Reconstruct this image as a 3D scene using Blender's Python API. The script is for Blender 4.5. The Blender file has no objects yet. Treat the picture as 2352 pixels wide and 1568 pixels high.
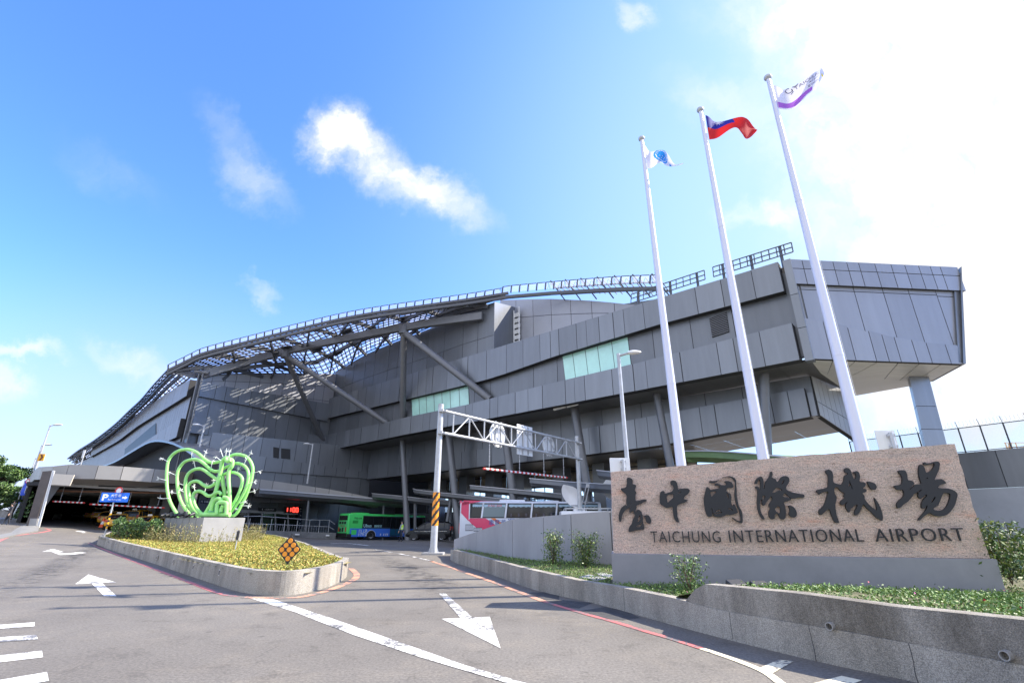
import bpy, bmesh, math, random
import numpy as np
from mathutils import Vector, Matrix
rad = math.radians
SC = bpy.context.scene
COL = SC.collection

# ------------------------------------------------------------------ camera
FPX, CX, CY = 1103.0, 1176.0, 784.0          # measured from the photograph (2352 px wide)
PITCH = math.atan(416.0 / 1103.0)
CT, ST = math.cos(PITCH), math.sin(PITCH)
CAMH = 1.6
cd = bpy.data.cameras.new('camera')
cam = bpy.data.objects.new('camera', cd); COL.objects.link(cam)
cam.location = (0, 0, CAMH)
cam.rotation_euler = (rad(90) + PITCH, 0, 0)
cd.sensor_width = 36.0
cd.lens = 36.0 * FPX / 2352.0
cd.clip_start = 0.1; cd.clip_end = 6000
SC.camera = cam

# ------------------------------------------------------------------ light
SUN_EL = rad(43)
SUN_DIR = Vector((0.985 * math.cos(SUN_EL), 0.174 * math.cos(SUN_EL), math.sin(SUN_EL)))
sd = bpy.data.lights.new('sun', 'SUN'); sd.energy = 3.9; sd.angle = rad(0.5); sd.color = (1.0, 0.92, 0.8)
sun = bpy.data.objects.new('sun', sd); COL.objects.link(sun)
sun.rotation_euler = SUN_DIR.to_track_quat('Z', 'Y').to_euler()
SC.view_settings.view_transform = 'Standard'
SC.view_settings.look = 'None'
SC.view_settings.gamma = 1.0
SC.view_settings.exposure = 1.5
SC.cycles.max_bounces = 8
SC.cycles.transparent_max_bounces = 16

w = bpy.data.worlds.new('World'); SC.world = w; w.use_nodes = True
nt = w.node_tree; N = nt.nodes; L = nt.links
for n in list(N): N.remove(n)
out = N.new('ShaderNodeOutputWorld'); bg = N.new('ShaderNodeBackground'); L.new(bg.outputs[0], out.inputs[0])
sky = N.new('ShaderNodeTexSky'); sky.sky_type = 'NISHITA'; sky.sun_disc = False
sky.sun_elevation = SUN_EL; sky.sun_rotation = math.atan2(SUN_DIR.x, SUN_DIR.y)
sky.air_density = 1.0; sky.dust_density = 0.6; sky.ozone_density = 1.4; sky.altitude = 50
bg.inputs[1].default_value = 0.15
def wmath(op, a, b=None, c=None):
    n = N.new('ShaderNodeMath'); n.operation = op
    for i, x in enumerate((a, b, c)):
        if x is None: continue
        if isinstance(x, (int, float)): n.inputs[i].default_value = x
        else: L.new(x, n.inputs[i])
    return n.outputs[0]
def wdot(a, vec):
    n = N.new('ShaderNodeVectorMath'); n.operation = 'DOT_PRODUCT'
    L.new(a, n.inputs[0]); n.inputs[1].default_value = vec
    return n.outputs['Value']
tc = N.new('ShaderNodeTexCoord'); DIR = tc.outputs['Generated']
# a fixed world-space chart of the sky: gnomonic coordinates about one compass direction
df = wmath('MAXIMUM', wdot(DIR, (0, CT, ST)), 0.06)
px = wmath('DIVIDE', wdot(DIR, (1, 0, 0)), df)
py = wmath('DIVIDE', wdot(DIR, (0, -ST, CT)), df)
cb = N.new('ShaderNodeCombineXYZ'); L.new(px, cb.inputs[0]); L.new(py, cb.inputs[1])
P0 = cb.outputs[0]
def wnoise(scale, detail=6, rough=0.6, vec=None):
    n = N.new('ShaderNodeTexNoise'); n.inputs['Scale'].default_value = scale
    n.inputs['Detail'].default_value = detail; n.inputs['Roughness'].default_value = rough
    L.new(vec or P0, n.inputs['Vector']); return n
def vm(op, a, b):
    n = N.new('ShaderNodeVectorMath'); n.operation = op
    for i, x in enumerate((a, b)):
        if isinstance(x, tuple): n.inputs[i].default_value = x
        else: L.new(x, n.inputs[i])
    return n.outputs[0]
wn = wnoise(5.5, 7, 0.6)
warp = vm('MULTIPLY', vm('SUBTRACT', wn.outputs['Color'], (0.5, 0.5, 0.5)), (0.16, 0.16, 0))
wn2 = wnoise(21, 6, 0.65)
warp2 = vm('MULTIPLY', vm('SUBTRACT', wn2.outputs['Color'], (0.5, 0.5, 0.5)), (0.07, 0.07, 0))
PW = vm('ADD', vm('ADD', P0, warp), warp2)
def blob(u, v, ru, rv, ang, inner=0.0, amp=1.0, vec=None):
    m = N.new('ShaderNodeMapping'); m.vector_type = 'TEXTURE'
    m.inputs['Location'].default_value = ((u - CX) / FPX, (CY - v) / FPX, 0)
    m.inputs['Rotation'].default_value = (0, 0, rad(ang))
    m.inputs['Scale'].default_value = (ru / FPX, rv / FPX, 1)
    L.new(vec or PW, m.inputs['Vector'])
    ln = N.new('ShaderNodeVectorMath'); ln.operation = 'LENGTH'; L.new(m.outputs[0], ln.inputs[0])
    r = N.new('ShaderNodeMapRange'); r.interpolation_type = 'SMOOTHERSTEP'
    r.inputs['From Min'].default_value = 1.0; r.inputs['From Max'].default_value = inner
    r.inputs['To Min'].default_value = 0.0; r.inputs['To Max'].default_value = amp
    L.new(ln.outputs['Value'], r.inputs['Value'])
    return r.outputs[0]
cl = None
for b in [(780, 300, 120, 110, -50, 0.0, 1.3), (890, 390, 210, 100, -38, 0.0, 0.95), (1030, 460, 190, 75, -28, 0.0, 0.6),
          (590, 415, 170, 85, -38, 0.0, 0.42), (530, 300, 150, 60, -40, 0.0, 0.15),
          (600, 655, 80, 34, -35, 0.0, 0.4), (40, 805, 150, 36, -8, 0.0, 0.6), (10, 880, 90, 60, 0, 0.0, 0.55),
          (320, 825, 190, 60, -22, 0.0, 0.42), (240, 385, 200, 80, -35, 0.0, 0.10), (1760, 500, 120, 60, 0, 0.0, 0.8),
          (1640, 240, 170, 90, -30, 0.0, 0.3), (1465, 20, 80, 50, -40, 0.0, 0.55),
          (2520, 260, 980, 820, -15, 0.42, 1.2), (2250, 800, 560, 420, 0, 0.2, 1.0), (1900, 20, 420, 150, 0, 0.0, 0.75)]:
    o = blob(*b)
    cl = o if cl is None else wmath('ADD', cl, o)
fine = wnoise(11, 8, 0.62, PW)
fm = N.new('ShaderNodeMapRange'); fm.inputs['From Min'].default_value = 0.28; fm.inputs['From Max'].default_value = 0.62
fm.inputs['To Min'].default_value = 0.3; fm.inputs['To Max'].default_value = 1.1
L.new(fine.outputs[0], fm.inputs['Value'])
cl = wmath('MINIMUM', wmath('MULTIPLY', cl, fm.outputs[0]), 1.0)
# haze: the air whitens towards the sun and the horizon
haze = blob(2300, 560, 1750, 1450, 0, 0.1, 0.85, P0)
haze2 = blob(150, 1180, 1500, 720, 0, 0.0, 0.75, P0)
hsv = N.new('ShaderNodeHueSaturation'); hsv.inputs['Saturation'].default_value = 1.12; hsv.inputs['Value'].default_value = 1.45
L.new(sky.outputs[0], hsv.inputs['Color'])
def wmix(f, a, b):
    n = N.new('ShaderNodeMix'); n.data_type = 'RGBA'
    L.new(f, n.inputs['Factor'])
    for x, s in ((a, 'A'), (b, 'B')):
        sock = [i for i in n.inputs if i.name == s and i.type == 'RGBA'][0]
        if isinstance(x, tuple): sock.default_value = x
        else: L.new(x, sock)
    return [o for o in n.outputs if o.type == 'RGBA'][0]
gain = N.new('ShaderNodeMix'); gain.data_type = 'RGBA'; gain.blend_type = 'MULTIPLY'; gain.inputs['Factor'].default_value = 1
gs = [i for i in gain.inputs if i.type == 'RGBA']; L.new(hsv.outputs[0], gs[0]); gs[1].default_value = (0.40, 0.52, 0.8, 1)
c0 = wmix(haze2, [o for o in gain.outputs if o.type == 'RGBA'][0], (1.75, 1.74, 2.4, 1))
c1 = wmix(haze, c0, (1.65, 2.25, 2.6, 1))
c2 = wmix(cl, c1, (2.75, 2.75, 2.8, 1))
# broken bright cloud added out of view behind the camera to lift shaded facades
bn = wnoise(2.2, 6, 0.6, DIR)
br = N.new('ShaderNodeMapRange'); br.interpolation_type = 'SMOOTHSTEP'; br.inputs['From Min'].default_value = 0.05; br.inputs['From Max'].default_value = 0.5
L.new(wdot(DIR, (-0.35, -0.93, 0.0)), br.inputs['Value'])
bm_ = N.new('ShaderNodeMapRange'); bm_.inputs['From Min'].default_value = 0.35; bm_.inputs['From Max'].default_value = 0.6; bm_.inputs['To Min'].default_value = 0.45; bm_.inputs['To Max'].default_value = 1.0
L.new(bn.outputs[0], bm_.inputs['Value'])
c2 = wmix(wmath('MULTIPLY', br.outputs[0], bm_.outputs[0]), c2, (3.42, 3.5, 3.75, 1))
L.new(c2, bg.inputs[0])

# ------------------------------------------------------------------ measuring helpers
def ray(u, v):
    x = (u - CX) / FPX; y = (CY - v) / FPX
    return Vector((x, CT - y * ST, ST + y * CT))
def atY(u, v, Y):
    r = ray(u, v); t = Y / r.y
    return Vector((r.x * t, Y, CAMH + r.z * t))
def atZ(u, v, z):
    r = ray(u, v); t = (z - CAMH) / r.z
    return Vector((r.x * t, r.y * t, z))
def sstep(a, b, x):
    t = max(0.0, min(1.0, (x - a) / (b - a))); return t * t * (3 - 2 * t)
def gh(x, y):
    z = 0.0
    if x < -12:
        q = min(-12 - x, 36); z += 0.00135 * q * q
        if -12 - x > 36: z += 0.02 * min(-48 - x, 30)
    z -= (0.55 * sstep(48, 70, y)) * sstep(-34, -20, x)
    z -= 0.42 * sstep(35, 42, y) * sstep(-8, -4, x) * (1 - sstep(50, 60, y))
    return z
def G(u, v, dz=0.0):
    r = ray(u, v); f = lambda t: CAMH + r.z * t - gh(r.x * t, r.y * t) - dz
    t = 1.0
    while f(t) > 0 and t < 400: t *= 1.03
    a, b = t / 1.03, t
    for i in range(40):
        m = (a + b) / 2
        if f(m) > 0: a = m
        else: b = m
    return Vector((r.x * b, r.y * b, gh(r.x * b, r.y * b) + dz))
class Plane:
    """a vertical plane through plan point p along plan direction d; n points to the side of the camera"""
    def __init__(s, p, d, off=0.0):
        s.d = Vector((d[0], d[1])).normalized()
        n = Vector((s.d.y, -s.d.x)); p = Vector(p[:2])
        if n.dot(-p) < 0: n = -n
        s.n = n; s.p = p + n * off
    def hit(s, u, v):
        r = ray(u, v); t = s.p.dot(s.n) / (r.x * s.n.x + r.y * s.n.y)
        return Vector((r.x * t, r.y * t, CAMH + r.z * t))
    def kz(s, u, v):
        h = s.hit(u, v); return ((h.xy - s.p).dot(s.d), h.z)
    def pt(s, k, z, o=0.0):
        q = s.p + s.d * k + s.n * o; return Vector((q.x, q.y, z))
    def off(s, o): return Plane(s.p, s.d, o)
def lerp(a, b, t): return a + (b - a) * t
def interp(pts, x):
    if x <= pts[0][0]: 
        if len(pts) == 1: return pts[0][1]
        i = 0
    elif x >= pts[-1][0]: i = len(pts) - 2
    else:
        i = 0
        while pts[i + 1][0] < x: i += 1
    a, b = pts[i], pts[i + 1]
    return a[1] + (b[1] - a[1]) * (x - a[0]) / (b[0] - a[0])
def catmull(pts, n=6, closed=False):
    P = [Vector(p) for p in pts]; m = len(P); o = []
    for i in range(m if closed else m - 1):
        if closed: a, b, c, d = P[i - 1], P[i], P[(i + 1) % m], P[(i + 2) % m]
        else: a, b, c, d = P[max(i - 1, 0)], P[i], P[i + 1], P[min(i + 2, m - 1)]
        for j in range(n):
            t = j / n
            o.append(0.5 * ((2 * b) + (c - a) * t + (2 * a - 5 * b + 4 * c - d) * t * t + (3 * b - a - 3 * c + d) * t ** 3))
    if not closed: o.append(P[-1])
    return o

# ------------------------------------------------------------------ materials
MATS = {}
def mat(name, col, rough=0.6, metal=0.0, var=0.0, vscale=3.0, vz=1.0, island=0.0, bump=0.0, bscale=40.0, spec=0.5, emit=None, alpha=None, col2=None, coat=0.0):
    if name in MATS: return MATS[name]
    m = bpy.data.materials.new(name); m.use_nodes = True
    nt = m.node_tree; N = nt.nodes; L = nt.links; b = N['Principled BSDF']
    b.inputs['Base Color'].default_value = (*col, 1); b.inputs['Roughness'].default_value = rough
    b.inputs['Metallic'].default_value = metal; b.inputs['Specular IOR Level'].default_value = spec
    b.inputs['Coat Weight'].default_value = coat
    tc = N.new('ShaderNodeTexCoord')
    last = None
    if var > 0 or col2:
        nz = N.new('ShaderNodeTexNoise'); nz.inputs['Scale'].default_value = vscale; nz.inputs['Detail'].default_value = 6; nz.inputs['Roughness'].default_value = 0.65
        mpv = N.new('ShaderNodeMapping'); mpv.inputs['Scale'].default_value = (1, 1, vz); L.new(tc.outputs['Object'], mpv.inputs['Vector'])
        L.new(mpv.outputs[0], nz.inputs['Vector'])
        rp = N.new('ShaderNodeValToRGB'); L.new(nz.outputs[0], rp.inputs[0])
        a = col2 if col2 else tuple(c * (1 - var) for c in col); d = col if col2 else tuple(min(1, c * (1 + var)) for c in col)
        rp.color_ramp.elements[0].position = 0.32; rp.color_ramp.elements[1].position = 0.68
        rp.color_ramp.elements[0].color = (*a, 1); rp.color_ramp.elements[1].color = (*d, 1)
        last = rp.outputs[0]
    if island > 0:
        g = N.new('ShaderNodeNewGeometry'); mr = N.new('ShaderNodeMapRange')
        mr.inputs['To Min'].default_value = 1 - island; mr.inputs['To Max'].default_value = 1 + island
        L.new(g.outputs['Random Per Island'], mr.inputs['Value'])
        h = N.new('ShaderNodeHueSaturation'); L.new(mr.outputs[0], h.inputs['Value'])
        if last: L.new(last, h.inputs['Color'])
        else: h.inputs['Color'].default_value = (*col, 1)
        last = h.outputs[0]
    if last: L.new(last, b.inputs['Base Color'])
    if bump > 0:
        nz = N.new('ShaderNodeTexNoise'); nz.inputs['Scale'].default_value = bscale; nz.inputs['Detail'].default_value = 5
        L.new(tc.outputs['Object'], nz.inputs['Vector'])
        bp = N.new('ShaderNodeBump'); bp.inputs['Strength'].default_value = bump; bp.inputs['Distance'].default_value = 0.02
        L.new(nz.outputs[0], bp.inputs['Height']); L.new(bp.outputs[0], b.inputs['Normal'])
    if emit:
        b.inputs['Emission Color'].default_value = (*emit[0], 1); b.inputs['Emission Strength'].default_value = emit[1]
    if alpha is not None: b.inputs['Alpha'].default_value = alpha
    MATS[name] = m; return m

# ------------------------------------------------------------------ mesh helpers
class MB:
    def __init__(s): s.v = []; s.f = []; s.m = []; s.cur = 0
    def add(s, vs, fs):
        o = len(s.v); s.v += [tuple(v) for v in vs]
        for f in fs: s.f.append([i + o for i in f]); s.m.append(s.cur)
        return s
    def poly(s, pts): return s.add(pts, [list(range(len(pts)))])
    def box(s, c, size, rot=None):
        x, y, z = (q / 2 for q in size); c = Vector(c)
        vs = [Vector((i, j, k)) for i in (-x, x) for j in (-y, y) for k in (-z, z)]
        if rot: vs = [rot @ q for q in vs]
        return s.add([c + q for q in vs], [(0, 1, 3, 2), (4, 6, 7, 5), (0, 4, 5, 1), (2, 3, 7, 6), (0, 2, 6, 4), (1, 5, 7, 3)])
    def hexa(s, a, b):
        """a, b: two quads (lists of 4), joined"""
        return s.add(list(a) + list(b), [(3, 2, 1, 0), (4, 5, 6, 7), (0, 1, 5, 4), (1, 2, 6, 5), (2, 3, 7, 6), (3, 0, 4, 7)])
    def prism(s, pts, ext):
        n = len(pts); e = Vector(ext); a = [Vector(p) for p in pts]; b = [p + e for p in a]
        return s.add(a + b, [list(range(n))[::-1], list(range(n, 2 * n))] + [(i, (i + 1) % n, n + (i + 1) % n, n + i) for i in range(n)])
    def beam(s, a, b, w, h, up=(0, 0, 1)):
        a, b = Vector(a), Vector(b); d = (b - a).normalized(); up = Vector(up)
        if abs(d.dot(up)) > 0.98: up = Vector((1, 0, 0))
        x = d.cross(up).normalized() * w / 2; y = x.cross(d).normalized() * h / 2
        q = [-x - y, x - y, x + y, -x + y]
        return s.hexa([a + i for i in q], [b + i for i in q])
    def tube(s, path, r, n=10, cap=True):
        P = [Vector(p) for p in path]; m = len(P); vs = []; fs = []
        rs = r if isinstance(r, (list, tuple)) else [r] * m
        prev = None
        for i in range(m):
            d = (P[min(i + 1, m - 1)] - P[max(i - 1, 0)]).normalized()
            if prev is None:
                ref = Vector((0, 0, 1)) if abs(d.z) < 0.9 else Vector((1, 0, 0))
                x = d.cross(ref).normalized()
            else: x = (prev - d * prev.dot(d)).normalized()
            prev = x; y = d.cross(x)
            for j in range(n):
                a = 2 * math.pi * j / n; vs.append(P[i] + (x * math.cos(a) + y * math.sin(a)) * rs[i])
        for i in range(m - 1):
            for j in range(n):
                k = (j + 1) % n; fs.append((i * n + j, i * n + k, (i + 1) * n + k, (i + 1) * n + j))
        if cap: fs.append(list(range(n))[::-1]); fs.append([(m - 1) * n + j for j in range(n)])
        return s.add(vs, fs)
    def lathe(s, c, prof, n=20, axis='z'):
        c = Vector(c); vs = []; fs = []; m = len(prof)
        for r, h in prof:
            for j in range(n):
                a = 2 * math.pi * j / n; x, y = r * math.cos(a), r * math.sin(a)
                vs.append(c + (Vector((x, y, h)) if axis == 'z' else Vector((x, h, y)) if axis == 'y' else Vector((h, x, y))))
        for i in range(m - 1):
            for j in range(n):
                k = (j + 1) % n; fs.append((i * n + j, i * n + k, (i + 1) * n + k, (i + 1) * n + j))
        return s.add(vs, fs)
    def sphere(s, c, r, n=12, sc=(1, 1, 1)):
        pr = [(max(1e-4, math.sin(math.pi * i / (n // 2))), -math.cos(math.pi * i / (n // 2))) for i in range(n // 2 + 1)]
        o = len(s.v); s.lathe((0, 0, 0), pr, n); c = Vector(c)
        rr = r if isinstance(r, (int, float)) else 1
        for i in range(o, len(s.v)):
            q = s.v[i]; s.v[i] = (c.x + q[0] * rr * sc[0], c.y + q[1] * rr * sc[1], c.z + q[2] * rr * sc[2])
        return s
    def build(s, name, mats, parent=None, smooth=False, label=None, bevel=0.0, loc=None):
        me = bpy.data.meshes.new(name)
        vs = s.v
        if loc is not None: vs = [(q[0] - loc[0], q[1] - loc[1], q[2] - loc[2]) for q in s.v]
        me.from_pydata(vs, [], s.f)
        if not isinstance(mats, (list, tuple)): mats = [mats]
        for q in mats: me.materials.append(q)
        me.polygons.foreach_set('material_index', s.m)
        bm = bmesh.new(); bm.from_mesh(me); bmesh.ops.recalc_face_normals(bm, faces=bm.faces)
        if bevel > 0:
            bmesh.ops.remove_doubles(bm, verts=bm.verts, dist=1e-5)
            es = [e for e in bm.edges if len(e.link_faces) == 2 and e.calc_face_angle(0) > 0.5]
            bmesh.ops.bevel(bm, geom=es, offset=bevel, segments=2, affect='EDGES', profile=0.6)
        bm.to_mesh(me); bm.free()
        if smooth: 
            me.polygons.foreach_set('use_smooth', [True] * len(me.polygons))
            try: me.set_sharp_from_angle(angle=rad(40))
            except Exception: pass
        me.update()
        o = bpy.data.objects.new(name, me); COL.objects.link(o)
        if loc is not None: o.location = loc
        if parent: o.parent = parent
        if label: o['label'] = label
        return o
def tag(o, label, cat, group=None):
    o['label'] = label; o['category'] = cat
    if group: o['group'] = group
    return o
def struct(o): o['kind'] = 'structure'; return o
def stuff(o): o['kind'] = 'stuff'; return o
def thing(name, label, cat, loc=(0, 0, 0), rz=0.0, group=None, ry=0.0):
    o = bpy.data.objects.new(name, None); COL.objects.link(o); o.empty_display_size = 0.2
    o.location = loc; o.rotation_euler = (0, ry, rz)
    return tag(o, label, cat, group)
def dup(root, loc, rz, label, group=None):
    r = root.copy(); COL.objects.link(r); r.location = loc; r.rotation_euler = (root.rotation_euler[0], root.rotation_euler[1], rz); r['label'] = label
    if group: r['group'] = group
    for ch in list(root.children):
        c = ch.copy(); COL.objects.link(c); c.parent = r
        for g in ch.children:
            d = g.copy(); COL.objects.link(d); d.parent = c
    return r
def text_mesh(txt, size=1.0, extrude=0.0, bold=0.0, spacing=1.0, align='LEFT'):
    cu = bpy.data.curves.new('txt', 'FONT'); cu.body = txt; cu.size = size; cu.extrude = extrude; cu.offset = bold
    cu.space_character = spacing; cu.align_x = align; cu.resolution_u = 3
    o = bpy.data.objects.new('txt', cu); COL.objects.link(o)
    bpy.context.view_layer.update()
    dg = bpy.context.evaluated_depsgraph_get(); me = bpy.data.meshes.new_from_object(o.evaluated_get(dg))
    V = [v.co.copy() for v in me.vertices]; Fc = [list(p.vertices) for p in me.polygons]
    bpy.data.objects.remove(o); bpy.data.curves.remove(cu); bpy.data.meshes.remove(me)
    return V, Fc
def text_bounds(V):
    xs = [v.x for v in V]; ys = [v.y for v in V]
    return min(xs), max(xs), min(ys), max(ys)
def put_text(mb, txt, origin, xdir, ydir, width=None, height=None, ext=0.0, bold=0.0, center=False, spacing=1.0, flip=False):
    """text laid in the plane spanned by xdir/ydir; fitted to width x height; ext = thickness along the normal"""
    V, Fc = text_mesh(txt, 1.0, 0.5 if ext else 0.0, bold, spacing)
    if not V: return
    x0, x1, y0, y1 = text_bounds(V)
    sx = (width / (x1 - x0)) if width else None; sy = (height / (y1 - y0)) if height else None
    sx = sx or sy; sy = sy or sx
    X = Vector(xdir).normalized(); Y = Vector(ydir).normalized(); Z = X.cross(Y); o = Vector(origin)
    if center: o = o - X * (x1 - x0) * sx / 2 - Y * (y1 - y0) * sy / 2
    mb.add([o + X * (v.x - x0) * sx + Y * (v.y - y0) * sy + Z * (v.z + (0.5 if ext else 0)) * ext for v in V], Fc)
def resample(path, step):
    P = [Vector(p) for p in path]; o = [P[0]]; acc = 0
    for a, b in zip(P, P[1:]):
        l = (b - a).length; n = max(1, int(l / step))
        for i in range(1, n + 1): o.append(a.lerp(b, i / n))
    return o
def leaf_cloud(name, pts, size, mats, seed=1, parent=None, up=0.0, aspect=0.5, sizevar=0.4):
    """many separate small leaf faces in one mesh"""
    rng = np.random.default_rng(seed); P = np.asarray(pts, dtype=float); n = len(P)
    a = rng.normal(size=(n, 3)); a[:, 2] = a[:, 2] * (1 - up * 0.5) + up * 0.8 * np.abs(rng.normal(size=n)); a /= np.linalg.norm(a, axis=1)[:, None]
    b = rng.normal(size=(n, 3)); b -= a * (a * b).sum(1)[:, None]; b /= np.linalg.norm(b, axis=1)[:, None]
    s = size * (1 + sizevar * (rng.random(n) * 2 - 1)); a = a * s[:, None]; b = b * (s * aspect)[:, None]
    V = np.empty((n, 4, 3)); V[:, 0] = P - a * 0.5; V[:, 1] = P + b * 0.5; V[:, 2] = P + a * 0.5; V[:, 3] = P - b * 0.5
    me = bpy.data.meshes.new(name)
    me.vertices.add(n * 4); me.vertices.foreach_set('co', V.reshape(-1))
    me.loops.add(n * 4); me.loops.foreach_set('vertex_index', np.arange(n * 4))
    me.polygons.add(n); me.polygons.foreach_set('loop_start', np.arange(n) * 4); me.polygons.foreach_set('loop_total', np.full(n, 4))
    if not isinstance(mats, (list, tuple)): mats = [mats]
    for q in mats: me.materials.append(q)
    me.polygons.foreach_set('material_index', rng.integers(0, len(mats), n))
    me.update(); me.validate()
    o = bpy.data.objects.new(name, me); COL.objects.link(o)
    if parent: o.parent = parent
    return o
def in_poly(x, y, poly):
    c = False; n = len(poly); j = n - 1
    for i in range(n):
        xi, yi = poly[i][0], poly[i][1]; xj, yj = poly[j][0], poly[j][1]
        if (yi > y) != (yj > y) and x < (xj - xi) * (y - yi) / (yj - yi) + xi: c = not c
        j = i
    return c
# ================================================================== ground, road, markings
def asphalt_mat():
    m = bpy.data.materials.new('asphalt'); m.use_nodes = True
    nt = m.node_tree; N = nt.nodes; L = nt.links; b = N['Principled BSDF']; b.inputs['Roughness'].default_value = 0.82
    b.inputs['Specular IOR Level'].default_value = 0.35
    tc = N.new('ShaderNodeTexCoord'); O = tc.outputs['Object']
    def noise(s, d=5, r=0.6):
        n = N.new('ShaderNodeTexNoise'); n.inputs['Scale'].default_value = s; n.inputs['Detail'].default_value = d; n.inputs['Roughness'].default_value = r
        L.new(O, n.inputs['Vector']); return n.outputs[0]
    def ramp(src, stops):
        n = N.new('ShaderNodeValToRGB'); L.new(src, n.inputs[0])
        e = n.color_ramp.elements
        while len(e) < len(stops): e.new(0.5)
        for i, (p, c) in enumerate(stops): e[i].position = p; e[i].color = (*c, 1)
        return n.outputs[0]
    def mul(a, c, f=1.0):
        n = N.new('ShaderNodeMix'); n.data_type = 'RGBA'; n.blend_type = 'MULTIPLY'
        n.inputs['Factor'].default_value = f
        ss = [i for i in n.inputs if i.type == 'RGBA']; L.new(a, ss[0]); L.new(c, ss[1])
        return [o for o in n.outputs if o.type == 'RGBA'][0]
    base = ramp(noise(0.22, 7, 0.62), [(0.3, (0.124, 0.112, 0.096)), (0.7, (0.178, 0.163, 0.141))])
    agg = ramp(noise(26, 6, 0.85), [(0.32, (0.5, 0.5, 0.5)), (0.5, (0.98, 0.98, 0.97)), (0.66, (1.55, 1.52, 1.47))])
    v = N.new('ShaderNodeTexVoronoi'); v.inputs['Scale'].default_value = 0.9; v.inputs['Randomness'].default_value = 1
    L.new(O, v.inputs['Vector'])
    stain = ramp(noise(1.7, 8, 0.7), [(0.32, (0.6, 0.59, 0.58)), (0.46, (1, 1, 1))])
    pale = ramp(noise(0.6, 8, 0.75), [(0.5, (1, 1, 1)), (0.72, (1.28, 1.24, 1.17))])
    spots = ramp(v.outputs['Distance'], [(0.03, (0.35, 0.35, 0.35)), (0.06, (1, 1, 1))])
    # cracks
    vc = N.new('ShaderNodeTexVoronoi'); vc.feature = 'DISTANCE_TO_EDGE'; vc.inputs['Scale'].default_value = 0.28
    wv = N.new('ShaderNodeVectorMath'); wv.operation = 'ADD'
    nn = N.new('ShaderNodeTexNoise'); nn.inputs['Scale'].default_value = 1.3; nn.inputs['Detail'].default_value = 6; L.new(O, nn.inputs['Vector'])
    L.new(O, wv.inputs[0]); L.new(nn.outputs['Color'], wv.inputs[1]); L.new(wv.outputs[0], vc.inputs['Vector'])
    crack = ramp(vc.outputs['Distance'], [(0.0, (0.62, 0.62, 0.62)), (0.0035, (1, 1, 1))])
    c = mul(mul(mul(mul(mul(base, agg), stain, 0.7), pale), spots, 0.5), crack, 0.6)
    L.new(c, b.inputs['Base Color'])
    bp = N.new('ShaderNodeBump'); bp.inputs['Strength'].default_value = 0.5; bp.inputs['Distance'].default_value = 0.008
    L.new(noise(70, 3, 0.7), bp.inputs['Height']); L.new(bp.outputs[0], b.inputs['Normal'])
    return m
def paint_mat(name, col, wear=0.45, seed=0.0):
    """road paint: worn thin so that the asphalt shows through in places"""
    m = bpy.data.materials.new(name); m.use_nodes = True
    nt = m.node_tree; N = nt.nodes; L = nt.links; b = N['Principled BSDF']; b.inputs['Roughness'].default_value = 0.6
    tc = N.new('ShaderNodeTexCoord')
    mp = N.new('ShaderNodeMapping'); mp.inputs['Location'].default_value = (seed, seed * 2, 0); L.new(tc.outputs['Object'], mp.inputs['Vector'])
    n1 = N.new('ShaderNodeTexNoise'); n1.inputs['Scale'].default_value = 14; n1.inputs['Detail'].default_value = 8; n1.inputs['Roughness'].default_value = 0.75
    n2 = N.new('ShaderNodeTexNoise'); n2.inputs['Scale'].default_value = 1.6; n2.inputs['Detail'].default_value = 4
    L.new(mp.outputs[0], n1.inputs['Vector']); L.new(mp.outputs[0], n2.inputs['Vector'])
    ad = N.new('ShaderNodeMath'); ad.operation = 'MULTIPLY_ADD'; L.new(n2.outputs[0], ad.inputs[0]); ad.inputs[1].default_value = 0.8; L.new(n1.outputs[0], ad.inputs[2])
    r = N.new('ShaderNodeValToRGB'); L.new(ad.outputs[0], r.inputs[0])
    e = r.color_ramp.elements; e[0].position = wear; e[1].position = wear + 0.07
    e[0].color = (0.14, 0.135, 0.13, 1); e[1].color = (*col, 1)
    L.new(r.outputs[0], b.inputs['Base Color']); return m
M_ASPH = asphalt_mat()
xs = [-1500, -500, -200, -140, -110, -95] + [i * 1.5 for i in range(-56, 0)] + [0, 10, 20, 40, 80, 200, 500, 1500]
ys = [-1500, -300, -30, 0, 4, 8, 12, 16, 20, 24, 28, 32, 36, 40, 44] + [46 + 1.5 * i for i in range(30)] + [95, 110, 140, 200, 400, 1500]
mb = MB(); nx, ny = len(xs), len(ys)
mb.add([(x, y, gh(x, y)) for y in ys for x in xs], [(j * nx + i, j * nx + i + 1, (j + 1) * nx + i + 1, (j + 1) * nx + i) for j in range(ny - 1) for i in range(nx - 1)])
struct(mb.build('ground', M_ASPH, smooth=True))

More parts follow.
